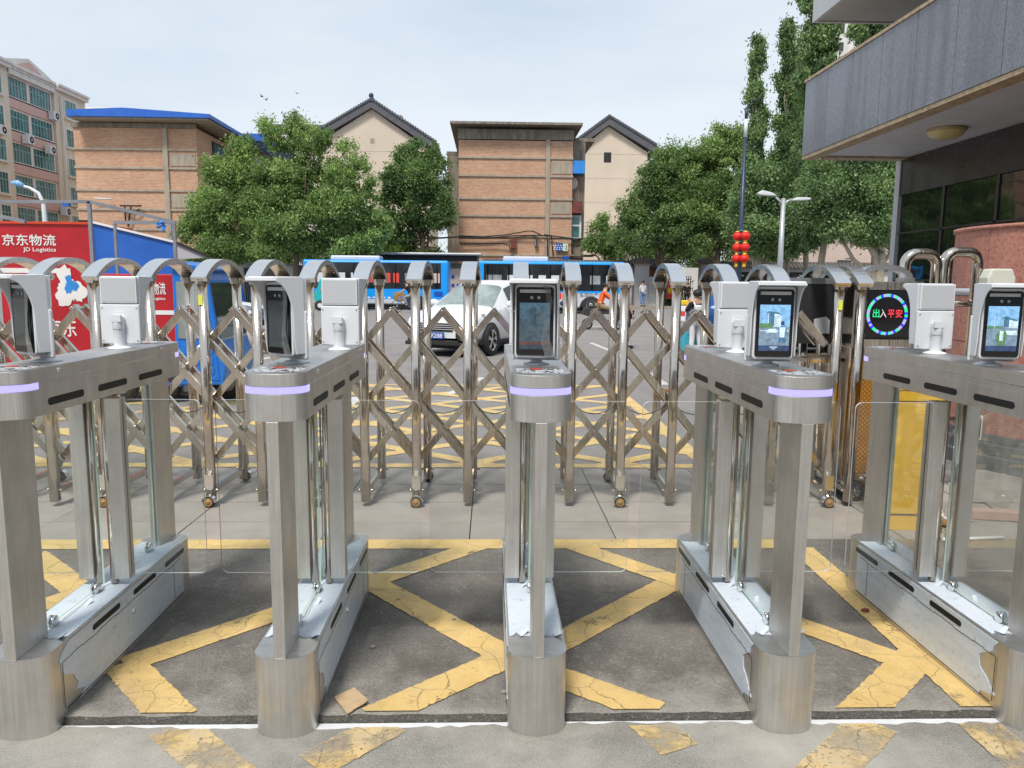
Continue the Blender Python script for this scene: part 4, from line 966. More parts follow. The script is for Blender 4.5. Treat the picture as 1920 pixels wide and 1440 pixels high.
m = MB(); m.tube([(3.40, 5.2, .01), (3.46, 5.22, .06), (3.53, 5.14, .08), (3.60, 5.04, .02)], .005, 6); m.tube([(3.36, 5.1, .01), (3.5, 5.04, .02), (3.60, 5.02, .01)], .005, 6); tag(m.build('cable', 'wire_black'), 'thin black cable arching over the paving in front of the pier', 'cable')
m = MB(); r7 = random.Random(4)
for i in range(30):
    x, y = 2.80+r7.uniform(-.12, .12), 5.0+r7.uniform(-.1, .1); m.quad((x, y, .006), (x+.03, y+.01, .015+r7.uniform(0, .02)), (x+.025, y+.05, .01), (x-.01, y+.04, .012+r7.uniform(0, .02)))
tag(m.build('crumpled_bag', 'litter_green'), 'crumpled dark green plastic litter under the drive unit wheel', 'litter')
m = MB(); m.prism([(3.35, 5.0), (3.72, 4.93), (3.74, 5.0), (3.38, 5.09)], .004, .07); tag(m.build('brick_block', 'pink_block', bevel=.006), 'flat pinkish brick block on the paving in front of the pier plinth', 'brick')
# dead weed in front of the cabinet
m = MB(); r8 = random.Random(9)
for i in range(60):
    x, y = 2.84+r8.gauss(0, .035), 4.60+r8.gauss(0, .02); h_ = r8.uniform(.06, .24); dx, dy = r8.gauss(0, .03), r8.gauss(0, .03); m.tube([(x, y, 0), (x+dx*.4, y+dy*.4, h_*.6), (x+dx, y+dy, h_)], [.0018, .0012, .0006], 3)
    for k in range(3):
        z = h_*(.5+.15*k); a = r8.uniform(0, 6.28); m.quad((x+dx*.5, y, z), (x+dx*.5+.012*math.cos(a), y+.012*math.sin(a), z+.004), (x+dx*.5+.02*math.cos(a), y+.02*math.sin(a), z+.012), (x+dx*.5+.006*math.cos(a), y, z+.010))
tag(m.build('weed', 'weed_green'), 'dry thin weed growing at the foot of the yellow cabinet', 'weed')
# cardboard and chips in the lane
v = [gp(627, 1312), gp(665, 1302), gp(690, 1322), gp(651, 1342)]; m = MB(); zc = [.042, .060, .050, .040]
poly = []
for i in range(4):
    a, b = Vector(v[i]), Vector(v[(i+1) % 4])
    for k in range(5):
        p = a+(b-a)*(k/5); poly.append((p.x+rnd.uniform(-.002, .002), p.y+rnd.uniform(-.002, .002), zc[i]*(1-k/5)+zc[(i+1) % 4]*(k/5)))
m.add(poly+[(x, y, z-.004) for x, y, z in poly], [tuple(range(20)), tuple(range(20, 40))[::-1]]+[(i, (i+1) % 20, (i+1) % 20+20, i+20) for i in range(20)]); tag(m.build('cardboard_scrap', 'cardboard'), 'torn square of brown cardboard on the asphalt right of the second turnstile foot', 'cardboard')
m = MB(); r9 = random.Random(21)
for i in range(900):
    if i < 620: x, y = r9.uniform(-2.2, 2.6), r9.choice((r9.uniform(1.9, 2.56), r9.uniform(2.68, 2.95)))
    else: x, y = r9.uniform(-2.4, 2.9), r9.uniform(2.7, 4.5)
    s_ = r9.choice((.0015, .002, .003, .005)) ; z = .006 if y < 2.6 else gz(y)
    vs = [(x+s_*r9.uniform(.6, 1.3)*math.cos(a), y+s_*r9.uniform(.6, 1.3)*math.sin(a), z) for a in (0, 1.6, 3.1, 4.7)]+[(x+r9.uniform(-.3, .3)*s_, y, z+s_*r9.uniform(.6, 1.2))]
    m.add(vs, [(0, 1, 4), (1, 2, 4), (2, 3, 4), (3, 0, 4)])
tag(m.build('grit', 'pebble_grey'), 'loose grit and small stones scattered on the asphalt', 'grit', kind='stuff')
for (px_, py_, s_) in ((699, 1215, .012), (851, 1164, .010), (1040, 1140, .016), (945, 1300, .012), (1622, 1148, .018)):
    v = gp(px_, py_); m = MB(); m.ball((v[0], v[1], gz(v[1])+s_*.5), s_, 7, 5, sc=(1.2, .9, .7)); tag(m.build('stone', 'rust_red' if px_ > 1500 else 'pebble_grey'), {699: 'small dark stone on the asphalt right of the second turnstile', 851: 'small stone on the yellow stripe left of the middle turnstile', 1040: 'dark scrap on the foot of the middle turnstile', 945: 'reddish stone at the left foot of the middle turnstile', 1622: 'reddish scrap at the left side of the rightmost turnstile base'}[px_], 'stone')
# ================================================================== RIGHT-HAND BUILDING
ob = thing('office_building', 'dark glass office building with a grey granite canopy over its corner, at the right edge', 'building', (7.6, 14, 0))
def ab(m, name, mat, par=ob, **k):
    o = m.build(name, mat, par, **k); o.location = tuple(a-b for a, b in zip((0, 0, 0), (7.6, 14, 0))) if par is ob else (0, 0, 0); return o
YE = 14.0
fx = at(1507, 225, YE).x; zb = at(1507, 300, YE).z; zt = at(1510, 153, YE).z; wx = at(1686, 300, YE).x
# granite panels of the fascia (visible face looks towards -X), one by one
y = YE
for w in [.9]*15:
    m = MB(); m.box(fx, y-w+.006, zb+.06, fx+.05, y-.006, zt-.02); ab(m, 'granite_panel', 'grey_granite', bevel=.003); y -= w
ylo = y
m = MB(); m.box(fx+.045, ylo, zb+.07, fx+.30, YE-.05, zt-.03); ab(m, 'fascia_core', 'dark_granite')
x = fx+.06
while x < wx+.6:
    m = MB(); m.box(x, YE-.05, zb+.06, min(x+1.0, wx+.7)-.008, YE-.002, zt-.02); ab(m, 'granite_panel', 'grey_granite', bevel=.003); x += 1.0
m = MB(); m.box(fx-.02, ylo, zt-.02, fx+.32, YE+.01, zt+.025); m.box(fx+.32, YE-.3, zt-.02, wx+.7, YE+.01, zt+.025); ab(m, 'coping', 'edge_board')
m = MB(); m.box(fx+.01, ylo, zb, fx+.24, YE-.01, zb+.055); m.box(fx+.34, YE-.30, zb, wx+.7, YE-.01, zb+.055); ab(m, 'edge_board', 'edge_board')
y = YE-.30
while y > ylo:
    w = 1.2; xx = fx+.245
    while xx < wx+.9:
        m = MB(); m.box(xx, y-w+.006, zb+.03, min(xx+1.2, wx+.9)-.006, y-.006, zb+.06); ab(m, 'soffit_panel', 'soffit_panel'); xx += 1.2
    y -= w
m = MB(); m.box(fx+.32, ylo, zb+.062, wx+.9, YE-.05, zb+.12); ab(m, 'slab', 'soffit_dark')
ll = at(1774, 253, 10.0); m = MB(); yl = ll.y; xl = (fx+wx)/2+.1
lp_ = None
for Yt in np.linspace(8, 13.5, 80):
    q = at(1774, 253, Yt)
    if abs(q.z-(zb-.03)) < .04: lp_ = q; break
lp_ = lp_ or Vector((xl, 11, zb))
m = MB(); m.lathe([(0, .03), (.26, .03), (.27, 0), (.25, -.02)], (lp_.x, lp_.y, zb+.0), 28); o = ab(m, 'lamp_rim', 'edge_board'); m = MB(); m.lathe([(.25, -.02), (.22, -.07), (.14, -.11), (0, -.125)], (lp_.x, lp_.y, zb), 28); k = m.build('lamp_glass', 'lamp_glass', o)
# wall: granite beam and tinted panes in dark mullions
m = MB(); m.box(wx, ylo-4, zb-.62, wx+.35, YE-.03, zb+.02); ab(m, 'lintel', 'dark_granite')
y = YE-.10
for w in [1.35]*9:
    for z0, z1 in ((.25, 1.70), (1.74, 2.55), (2.59, zb-.63)):
        m = MB(); m.box(wx+.03, y-w+.03, z0, wx+.05, y-.03, z1); ab(m, 'pane', 'tinted_facade_glass')
    m = MB(); m.box(wx+.01, y-w-.03, .2, wx+.10, y-w+.03, zb-.62); ab(m, 'mullion', 'dark_granite'); y -= w
m = MB(); m.box(wx+.01, ylo-4, 1.705, wx+.09, YE-.1, 1.735); m.box(wx+.01, ylo-4, 2.555, wx+.09, YE-.1, 2.585); ab(m, 'transom', 'dark_granite')
m = MB(); m.box(wx-.02, YE-.1, 0, wx+.14, YE+.06, zb-.0); ab(m, 'corner_post', 'fascia_grey')
m = MB(); m.box(wx+.06, ylo-4, 0, wx+9, YE-.02, zb+.0); ab(m, 'inner_wall', 'dark_void'); m = MB(); m.box(wx-.01, ylo-4, 0, wx+.058, YE-.12, .2); ab(m, 'plinth', 'plinth_stone')
# upper canopy
ux = at(1523, 43, YE).x; uz = at(1523, 43, YE).z
m = MB(); m.box(ux, 3.0, uz, ux+.06, YE, uz+1.1); m.box(ux+.06, YE-.06, uz, wx+5, YE, uz+1.1); ab(m, 'upper_fascia', 'fascia_grey')
for k in range(7):
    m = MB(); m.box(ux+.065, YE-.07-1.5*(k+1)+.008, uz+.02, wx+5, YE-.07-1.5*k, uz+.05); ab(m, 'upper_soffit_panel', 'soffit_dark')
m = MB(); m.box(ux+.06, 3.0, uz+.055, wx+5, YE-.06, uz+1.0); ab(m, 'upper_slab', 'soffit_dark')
m = MB(); m.box(wx+.6, ylo-4, zb, wx+6, YE-2.2, uz+.02); ab(m, 'upper_wall', 'tinted_facade_glass')

# ================================================================== BRICK AND RENDERED BLOCKS
def cornered(par, name, mat, *boxes, bevel=0):
    m = MB()
    for b in boxes: m.box(*b)
    return m.build(name, mat, par, bevel=bevel)
YBK = 58.0
simple('label_green', (.62, .78, .42), .5, 0, .02)
def X(px, py=400, Y=YBK): return at(px, py, Y).x
def Z(py, px=960, Y=YBK): return at(px, py, Y).z
bb = thing('brick_block', 'orange brick building with a flat concrete eave in the centre of the picture', 'building')
xa, xc, xm = X(860, 400), X(1072, 400), X(1026, 400); ztop = Z(262, 860)
D = 13.0
cornered(bb, 'wall', 'orange_brick', (xa, YBK, 0, xc, YBK+D, ztop))
for i, py in enumerate((296, 330, 373, 405, 443, 479)):
    zc = Z(py, 960); cornered(bb, 'floor_band', 'concrete', (xa-.04, YBK-.09, zc-.07, xc+.04, YBK-.002, zc+.07))
cornered(bb, 'floor_band', 'weathered_concrete', (xa-.06, YBK-.12, Z(262), xc+.06, YBK-.002, Z(243)))
cornered(bb, 'pilaster', 'concrete', (xm-.16, YBK-.14, 0, xm+.16, YBK-.0025, Z(262)))
for a, b in ((297, 328), (375, 403)):
    cornered(bb, 'blind_window', 'concrete', (xm+.3, YBK-.05, Z(b)+.1, xc-.1, YBK-.003, Z(a)-.15), bevel=.03)
cornered(bb, 'roof_slab', 'weathered_concrete', (X(845, 240)-.0, YBK-1.0, Z(238), X(1090, 240), YBK+D+.8, Z(238)+.17))
cornered(bb, 'eave_lower', 'weathered_concrete', (X(1085, 250), YBK+2.2, Z(253), X(1110, 250)+.5, YBK+D, Z(253)+.25)); cornered(bb, 'eave_lower', 'weathered_concrete', (X(838, 280)-.2, YBK+3, Z(279), xa, YBK+D, Z(279)+.25))
cornered(bb, 'chimney', 'weathered_concrete', (X(938), YBK+3, Z(238), X(946), YBK+3.8, Z(226)), (X(934), YBK+2.9, Z(226), X(950), YBK+3.9, Z(222)))
# side bay with boxed balconies
xs1 = X(1098, 400)
cornered(bb, 'side_bay', 'weathered_concrete', (xc, YBK+.9, 0, xs1, YBK+D, Z(258)))
cornered(bb, 'side_bay', 'weathered_concrete', (xa-1.0, YBK+3, 0, xa, YBK+D, Z(280)))
cornered(bb, 'balcony_box', 'bright_blue_sheet', (xc, YBK+.1, Z(323), X(1095), YBK+1.2, Z(299)))
cornered(bb, 'balcony_box', 'rust_red', (xc, YBK+.1, Z(398), X(1092), YBK+1.0, Z(376)))
for i in range(5): cornered(bb, 'balcony_bar', 'rust_red', (xc+.05+.18*i, YBK+.08, Z(376), xc+.08+.18*i, YBK+.1, Z(330)))
fr_ = cornered(bb, 'window', 'light_paint', (xc+.02, YBK+.5, Z(445), X(1092), YBK+.88, Z(401)))
cornered(fr_, 'pane', 'teal_pane', (xc+.1, YBK+.47, Z(442), X(1088), YBK+.495, Z(422))); cornered(fr_, 'pane', 'teal_pane', (xc+.1, YBK+.47, Z(418), X(1088), YBK+.495, Z(404)))
m = MB(); m.ball((X(1077), YBK+.82, Z(340)), .28, 10, 8, sc=(1, .4, 1.6)); m.build('satellite_dish', 'light_paint', bb)
cornered(bb, 'meter_box', 'rust_red', (X(958), YBK-.35, Z(466), X(968), YBK-.003, Z(447))); cornered(bb, 'meter_box', 'grey_metal', (X(1003), YBK-.3, Z(461), X(1009), YBK-.003, Z(452)))
def wire(par, pts, r, mat='wire_black', name='wire'):
    m = MB(); m.tube(pts, r, 5); return m.build(name, mat, par)
def wp(px, py, Y=YBK-.3): return at(px, py, Y)
for pts in ([(860, 442), (905, 444), (950, 440), (990, 433), (1000, 434), (1018, 442), (1034, 441), (1037, 480)], [(860, 446), (910, 447), (960, 442), (1010, 441), (1035, 443)], [(862, 457), (900, 456), (940, 456), (955, 460), (957, 472), (963, 470)], [(1000, 440), (1006, 450), (1007, 460)], [(1020, 440), (1070, 447), (1095, 448)], [(730, 446), (800, 447), (860, 444)], [(1026, 441), (1027, 480)]):
    wire(bb, [wp(*p) for p in pts], .045)
m = MB(); m.lathe([(.22, -.05), (.30, -.05), (.30, .05), (.22, .05), (.22, -.05)], tuple(wp(1079, 455)), 16, axis='y'); m.build('cable_coil', 'wire_black', bb)
pl_ = cornered(bb, 'address_plate', 'plate_blue', (X(1041, 462), YBK-.30, Z(470), X(1055, 462), YBK-.26, Z(456)))
cornered(pl_, 'plate_number', 'label_green', (X(1055, 462)+.01, YBK-.30, Z(470), X(1064, 462), YBK-.26, Z(456)))
text('1', .52, 'number', 'plate_blue', pl_, (X(1058, 462), YBK-.305, Z(468.5)))
m = MB()
for i, (a, b) in enumerate(((459.5, .42), (463.5, .30), (467, .34))):
    for k in range(4 if i else 5): xx = X(1048)-b+2*b*k/(4 if not i else 3)*.9; m.box(xx-.045, YBK-.304, Z(a)-.04, xx+.045, YBK-.301, Z(a)+.04)
m.build('plate_print', 'sign_white', pl_)
p2 = cornered(bb, 'street_plate', 'plate_blue', (X(1053, 483), YBK-.30, Z(488), X(1067, 483), YBK-.26, Z(480)))
cornered(bb, 'porch_roof', 'weathered_concrete', (X(1068), YBK-1.2, Z(480), X(1113), YBK+.8, Z(477)))
# left brick block with blue sheet roof
lb = thing('brick_block', 'orange brick block with a bright blue sheet metal roof, left of the elm trees', 'building'); YL = 56.0
xL0, xL1, xLm = X(147, 400, YL), X(372, 350, YL), X(314, 350, YL); zt2 = Z(238, 250, YL)
def ZL(py, px=250): return at(px, py, YL).z
cornered(lb, 'wall', 'orange_brick', (xL0, YL, 0, xL1, YL+22, zt2))
for py in (280, 315, 357, 393, 430): zc = ZL(py); cornered(lb, 'floor_band', 'concrete', (xL0-.04, YL-.09, zc-.07, xL1+.04, YL-.002, zc+.07))
cornered(lb, 'floor_band', 'weathered_concrete', (xL0-.05, YL-.12, ZL(240), xL1+.05, YL-.002, ZL(231)))
cornered(lb, 'pilaster', 'concrete', (xLm-.18, YL-.14, 0, xLm+.18, YL-.0025, ZL(240)))
for a, b in ((284, 313), (360, 391)): cornered(lb, 'blind_window', 'concrete', (xLm+.3, YL-.05, ZL(b)+.08, xL1-.1, YL-.003, ZL(a)-.12), bevel=.03)
cornered(lb, 'eave', 'concrete', (at(132, 220, YL-1.1).x, YL-1.1, ZL(229.5), at(390, 225, YL-1.1).x, YL+22, ZL(226)))
m = MB(); xr0, xr1 = at(125, 215, YL-1.3).x, at(393, 220, YL-1.3).x; zr0, zr1, xp = ZL(226), ZL(216), X(246, 210, YL)
m.prism([(xr0, zr0), (xr1, zr0), (xr1, ZL(219)), (xp, ZL(209.5)), (xr0, ZL(214.5))], YL-1.3, YL+20, 'y'); m.build('roof', 'blue_sheet', lb)
m = MB(); m.box(xr1, YL+6, ZL(226)-.2, xr1+1.6, YL+20, ZL(219)+.1); m.build('roof', 'blue_sheet', lb)
cornered(lb, 'side_bay', 'weathered_concrete', (xL1, YL+8.5, 0, xL1+1.1, YL+21, ZL(232)))
f_ = cornered(lb, 'window', 'dark_void', (xL1, YL+3.0, ZL(285), xL1+.06, YL+7.2, ZL(248))); cornered(f_, 'pane', 'teal_pane', (xL1+.06, YL+3.4, ZL(283), xL1+.08, YL+6.8, ZL(252)))
for k in range(3):
    for py in (262, 300, 338):
        f_ = cornered(lb, 'window', 'light_paint', (xL1+1.1, YL+10+3.6*k, ZL(py+14), xL1+1.16, YL+12+3.6*k, ZL(py-10))); cornered(f_, 'pane', 'pale_pane', (xL1+1.16, YL+10.2+3.6*k, ZL(py+12), xL1+1.18, YL+11.8+3.6*k, ZL(py-8)))
cornered(lb, 'vent_pipe', 'concrete', (X(308, 205, YL), YL+3, ZL(219), X(312, 205, YL), YL+3.4, ZL(202))); cornered(lb, 'vent_pipe', 'wire_black', (X(233, 205, YL), YL+3, ZL(214), X(234.5, 205, YL), YL+3.2, ZL(202)))
for pts in ([(225, 386), (265, 386)], [(177, 372), (210, 373)], [(234, 386), (236, 420)], [(246, 386), (240, 425)], [(232, 392), (250, 400), (262, 392)]): wire(lb, [at(*p, YL-.3) for p in pts], .06, 'wire_black' if pts[0][0] > 200 else 'light_paint', 'wall_bracket')
# gabled beige blocks behind
def gable(name_l, apex, left, right, Y, extra=None):
    g = thing('gabled_block', name_l, 'building'); zA, xA = at(*apex, Y).z, at(*apex, Y).x; xl, zl = at(*left, Y).x, at(*left, Y).z; xr, zr_ = at(*right, Y).x, at(*right, Y).z
    t = .9; m = MB(); m.prism([(xl+.5, 0), (xr-.5, 0), (xr-.5, zr_-.3), (xA, zA-t), (xl+.5, zl-.3)], Y, Y+16, 'y'); w = m.build('wall', 'beige_wall', g)
    m = MB(); m.prism([(xl-.6, zl-.6), (xA, zA-t*.95), (xA, zA+.1), (xl-.6, zl+.35)], Y-.6, Y+16.5, 'y'); m.build('roof', 'roof_slate', g)
    m = MB(); m.prism([(xA, zA-t*.95), (xr+.6, zr_-.6), (xr+.6, zr_+.35), (xA, zA+.1)], Y-.6, Y+16.5, 'y'); m.build('roof', 'roof_slate', g)
    # row of ridge and verge tiles
    m = MB()
    for (x0, z0, x1, z1) in ((xl-.6, zl+.35, xA, zA+.1), (xA, zA+.1, xr+.6, zr_+.35)):
        n = 26
        for i in range(n):
            u = i/n; m.box(x0+(x1-x0)*u-.12, Y-.72, z0+(z1-z0)*u-.05, x0+(x1-x0)*u+.16, Y-.2, z0+(z1-z0)*u+.22)
    tag(m.build('verge_tiles', 'roof_slate', g), kind='stuff')
    for k in range(1, 6):
        zz_ = zr_-.6-(k-1)*2.9; cornered(g, 'joint', 'pale_pink_wall', (xl+.5, Y-.015, zz_, xr-.5, Y-.002, zz_+.07))
    cornered(g, 'vent', 'dark_void', (xA-.45, Y-.02, zA-5.2, xA+.45, Y-.003, zA-4.0)) if extra == 'big' else cornered(g, 'vent', 'concrete', (xA-.25, Y-.02, zA-4.9, xA+.25, Y-.003, zA-4.3))
    return g
g1 = gable('tall cream gabled building with a chimney, above the elms left of the centre', (697, 190), (590, 262), (812, 276), 95)
cornered(g1, 'chimney', 'concrete', (at(743, 215, 95).x, 96, at(743, 245, 95).z, at(752, 215, 95).x, 97, at(743, 212, 95).z))
# roof ornament on the apex
m = MB(); p = at(698, 184, 95); m.box(p.x-.25, 94.3, p.z-.5, p.x+.2, 94.8, p.z+.1); m.ball((p.x-.05, 94.5, p.z+.2), .3, 8, 6); m.bar((p.x+.1, 94.5, p.z-.1), (p.x+.7, 94.5, p.z-.8), .22, .22); m.build('ridge_ornament', 'pole_navy', g1)
g2 = gable('cream gabled building with a small square vent, rising right of the central brick block', (1141, 222), (1060, 292), (1222, 281), 95, 'big')
wb_ = thing('far_block', 'low flat roofed wing beside the tall gabled building', 'building'); cornered(wb_, 'wall', 'white_render', (at(520, 250, 98).x, 98, 0, at(622, 250, 98).x, 108, at(560, 240, 98).z)); cornered(wb_, 'roof', 'roof_slate', (at(518, 250, 98).x, 97.5, at(560, 240, 98).z, at(624, 250, 98).x, 108, at(560, 235, 98).z))
# left apartment house: the face looks to +X
XA = -38.0
ap = thing('apartment_house', 'cream and pink apartment house with teal windows receding at the far left', 'building')
def AY(px): return atX(px, 400, XA).y
yA0, yA1, yA2 = AY(-70), AY(33), AY(116); yA3 = AY(172)
ROOF = 18.35
cornered(ap, 'wall', 'cream_render', (XA-12, yA0, 0, XA, yA1, ROOF)); cornered(ap, 'wall', 'cream_render', (XA-12, yA2, 0, XA, yA3, ROOF)); cornered(ap, 'wall', 'pink_render', (XA-12, yA1, 0, XA-.25, yA2, ROOF))
cornered(ap, 'wall', 'cream_render', (XA-12, yA3+.01, 0, XA-2.5, yA3+26, ROOF-.3))
for y0, y1 in ((yA0, yA1), (yA2, yA3)): cornered(ap, 'cornice', 'white_moulding', (XA, y0, ROOF-.35, XA+.35, y1, ROOF-.05), (XA-1, y0, ROOF-.05, XA+.5, y1, ROOF+.15))
cornered(ap, 'cornice', 'white_moulding', (XA-3, yA3+.02, ROOF-.6, XA-2.1, yA3+26, ROOF-.2))
m = MB(); ym = (yA1+yA2)/2; m.prism([(yA1, ROOF+.2), (yA2, ROOF+.2), (yA2, ROOF+.42), (ym, ROOF+1.25), (yA1, ROOF+.42)], XA-.6, XA-.1, 'x'); m.build('pediment', 'white_moulding', ap)
m = MB(); m.prism([(yA1+1.6, ROOF+.40), (yA2-1.6, ROOF+.40), (ym, ROOF+.98)], XA-.099, XA-.05, 'x'); m.build('pediment_field', 'pink_render', ap)
cornered(ap, 'balustrade_rail', 'white_moulding', (XA-.2, yA1, ROOF-.02, XA+.25, yA2, ROOF+.2), (XA-.2, yA1, ROOF-.72, XA+.25, yA2, ROOF-.6))
for k in range(26):
    y = yA1+.15+(yA2-yA1-.3)*k/25; m = MB(); m.lathe([(.07, 0), (.12, .15), (.05, .32), (.10, .48), (.07, .58)], (XA+.1, y, ROOF-.6), 8); m.build('baluster', 'white_moulding', ap)
def awin(y0, y1, zt_, h_, n, rec=0.0, ac=False):
    x = XA-rec; fr = cornered(ap, 'window', 'white_moulding', (x-.02, y0-.18, zt_-h_, x+.09, y0, zt_+.15), (x-.02, y1, zt_-h_, x+.09, y1+.18, zt_+.15), (x-.02, y0, zt_, x+.09, y1, zt_+.15), (x-.02, y0-.19, zt_-h_-.15, x+.20, y1+.19, zt_-h_))
    cornered(fr, 'pane', 'teal_pane', (x+.002, y0, zt_-h_, x+.03, y1, zt_))
    for k in range(n):
        y = y0+(y1-y0)*k/n; fm = cornered(fr, 'frame', 'teal_frame', (x+.03, y, zt_-h_, x+.07, y+.09, zt_))
    cornered(fr, 'frame', 'teal_frame', (x+.0302, y0+.01, zt_-h_*.36, x+.068, y1-.01, zt_-h_*.30)); cornered(fr, 'frame', 'teal_frame', (x+.0302, y0+.01, zt_-h_, x+.068, y1-.01, zt_-h_+.08))
for k in range(6):
    zt_ = 17.55-2.53*k
    awin(AY(-30), AY(-12), zt_, 1.65, 3); awin(AY(2), AY(19), zt_-.1, 1.6, 3)
    awin(AY(37), AY(70), zt_-.05, 1.5, 6, .25); awin(AY(74.5), AY(112), zt_-.05, 1.5, 7, .25)
    if k: cornered(ap, 'spandrel', 'pink_render', (XA-.26, yA1+.05, zt_+.12, XA-.05, yA2-.05, zt_+.92))
    awin(AY(133), AY(153), zt_-.1, 1.5, 3)
cornered(ap, 'far_wing', 'cream_render', (at(150, 300, 92).x, 92, 0, at(236, 300, 92).x, 104, at(200, 206, 92).z)); cornered(ap, 'cornice', 'white_moulding', (at(150, 300, 91.6).x, 91.6, at(200, 206, 92).z, at(238, 300, 91.6).x, 104, at(200, 203, 92).z))
cornered(ap, 'downpipe', 'white_moulding', (XA+.02, AY(125), 0, XA+.22, AY(127), 17.6))
for px_, zz_ in ((7, 13.0), (108, 15.6), (57, 12.9), (97, 12.6), (118, 7.6), (60, 5.0)):
    y = AY(px_); u = cornered(ap, 'air_conditioner', 'light_paint', (XA+.05, y-.45, zz_-.35, XA+.5, y+.45, zz_+.35)); m = MB(); m.lathe([(.10, .015), (.27, .015), (.27, 0)], (XA+.5, y+.1, zz_), 14, axis='x'); m.build('fan_grille', 'dark_void', u)
# pale low building behind the right-hand trees and a white block higher up
pb = thing('low_building', 'pale pink low building glimpsed behind the right hand trees', 'building'); cornered(pb, 'wall', 'pale_pink_wall', (at(1500, 450, 62).x, 62, 0, at(1700, 450, 62).x, 72, at(1600, 415, 62).z)); cornered(pb, 'coping', 'white_render', (at(1500, 450, 62).x, 61.8, at(1600, 415, 62).z, at(1700, 450, 62).x, 72, at(1600, 411, 62).z)); cornered(pb, 'window', 'dark_pane', (at(1570, 485, 62).x, 61.9, at(1600, 497, 62).z, at(1596, 485, 62).x, 61.99, at(1600, 488, 62).z))
wt = thing('tower_block', 'white tower block glimpsed between the tall poplars', 'building'); cornered(wt, 'wall', 'white_render', (at(1566, 100, 85).x, 85, 0, at(1612, 100, 85).x, 97, at(1590, 20, 85).z))
for k in range(8): cornered(wt, 'window', 'dark_pane', (at(1572, 100, 85).x, 84.9, at(1590, 60+35*k, 85).z, at(1580, 100, 85).x, 84.99, at(1590, 45+35*k, 85).z))

# ================================================================== WALLS ALONG THE FAR PAVEMENT
YW = 54.5
def XW(px): return at(px, 520, YW).x
def ZW(py): return at(960, py-1, YW).z
def tiled_wall(name_l, x0, x1, z1, panels=(), mat='white_render', coped=True, y=YW):
    w = thing('boundary_wall', name_l, 'wall'); cornered(w, 'wall', mat, (x0, y, .12, x1, y+.3, z1-.5 if coped else z1))
    if coped:
        cornered(w, 'frieze', 'grey_render', (x0, y-.06, z1-.52, x1, y+.36, z1-.32)); m = MB(); m.prism([(y-.30, z1-.34), (y+.60, z1-.34), (y+.15, z1+.02)], x0, x1, 'x'); m.build('coping', 'grey_tile', w)
        m = MB(); n = int((x1-x0)/.26)
        for i in range(n):
            x = x0+.13+(x1-x0-.26)*i/max(1, n-1); m.tube([(x, y-.33, z1-.33), (x, y+.15, z1+.05)], .07, 6)
        tag(m.build('roof_tiles', 'grey_tile', w), kind='stuff')
        m = MB(); m.box(x0, y+.08, z1, x1, y+.22, z1+.12); m.build('ridge', 'grey_tile', w)
    for (a, b, c, d) in panels:
        f = cornered(w, 'lattice_window', 'grey_render', (a, y-.05, c, b, y-.002, c+.1), (a, y-.05, d-.1, b, y-.002, d), (a, y-.05, c+.1, a+.1, y-.002, d-.1), (b-.1, y-.05, c+.1, b, y-.002, d-.1)); m = MB(); r_ = random.Random(3)
        m.box(a+.1, y-.012, c+.1, b-.1, y-.003, d-.1)
        m.build('lattice_back', 'dark_void', f); m = MB()
        for i in range(14): x = r_.uniform(a+.15, b-.3); z = r_.uniform(c+.15, d-.25); m.box(x, y-.03, z, x+.2, y-.013, z+.07)
        m.build('lattice', 'white_render', f)
    return w
def pillar(px, lab, z1, w=.95):
    p = thing('gate_pillar', lab, 'pillar', (XW(px), YW-.2, .12)); m = MB(); m.box(-w/2, -w/2, 0, w/2, w/2, z1-.62); m.build('shaft', 'grey_render', p); m = MB(); m.box(-w/2-.1, -w/2-.1, z1-.62, w/2+.1, w/2+.1, z1-.5); m.build('band', 'concrete', p); m = MB(); m.prism([(-w/2-.28, z1-.5), (w/2+.28, z1-.5), (w/2-.1, z1-.1), (-w/2+.1, z1-.1)], -w/2-.2, w/2+.2, 'y')
    for k in range(7): m.tube([(-w/2-.2+(w+.4)*k/6, -w/2-.25, z1-.48), (-w/2-.2+(w+.4)*k/6, 0, z1-.1)], .08, 6)
    m.build('tile_cap', 'grey_tile', p); return p
zw = ZW(490)
tiled_wall('white wall with a tiled coping left of the gateway pillars, behind the second bus', XW(905), XW(1186), zw)
pillar(1201, 'lavender grey gateway pillar with a tiled cap, left one of the gateway', ZW(480)-.12); pillar(1323, 'lavender grey gateway pillar with a tiled cap, right one of the gateway', ZW(480)-.12)
tiled_wall('white wall with tiled coping and lattice windows right of the gateway', XW(1333), XW(1700), zw, [(XW(1385), XW(1440), 1.3, 2.7), (XW(1470), XW(1520), 1.3, 2.7)])
tiled_wall('dark grey wall under the elms at the left of the first bus', XW(300), XW(520), ZW(500), mat='grey_render', coped=False)
tiled_wall('plain pale wall between the elms and the first bus', XW(520), XW(905), ZW(505), mat='pale_pink_wall')
pl3 = thing('gate_post', 'narrow grey post with a small tiled cap in the wall under the lamp post', 'pillar', (XW(1560), YW-.2, .12)); m = MB(); m.box(-.35, -.3, 0, .35, .3, 2.9); m.build('shaft', 'grey_render', pl3)
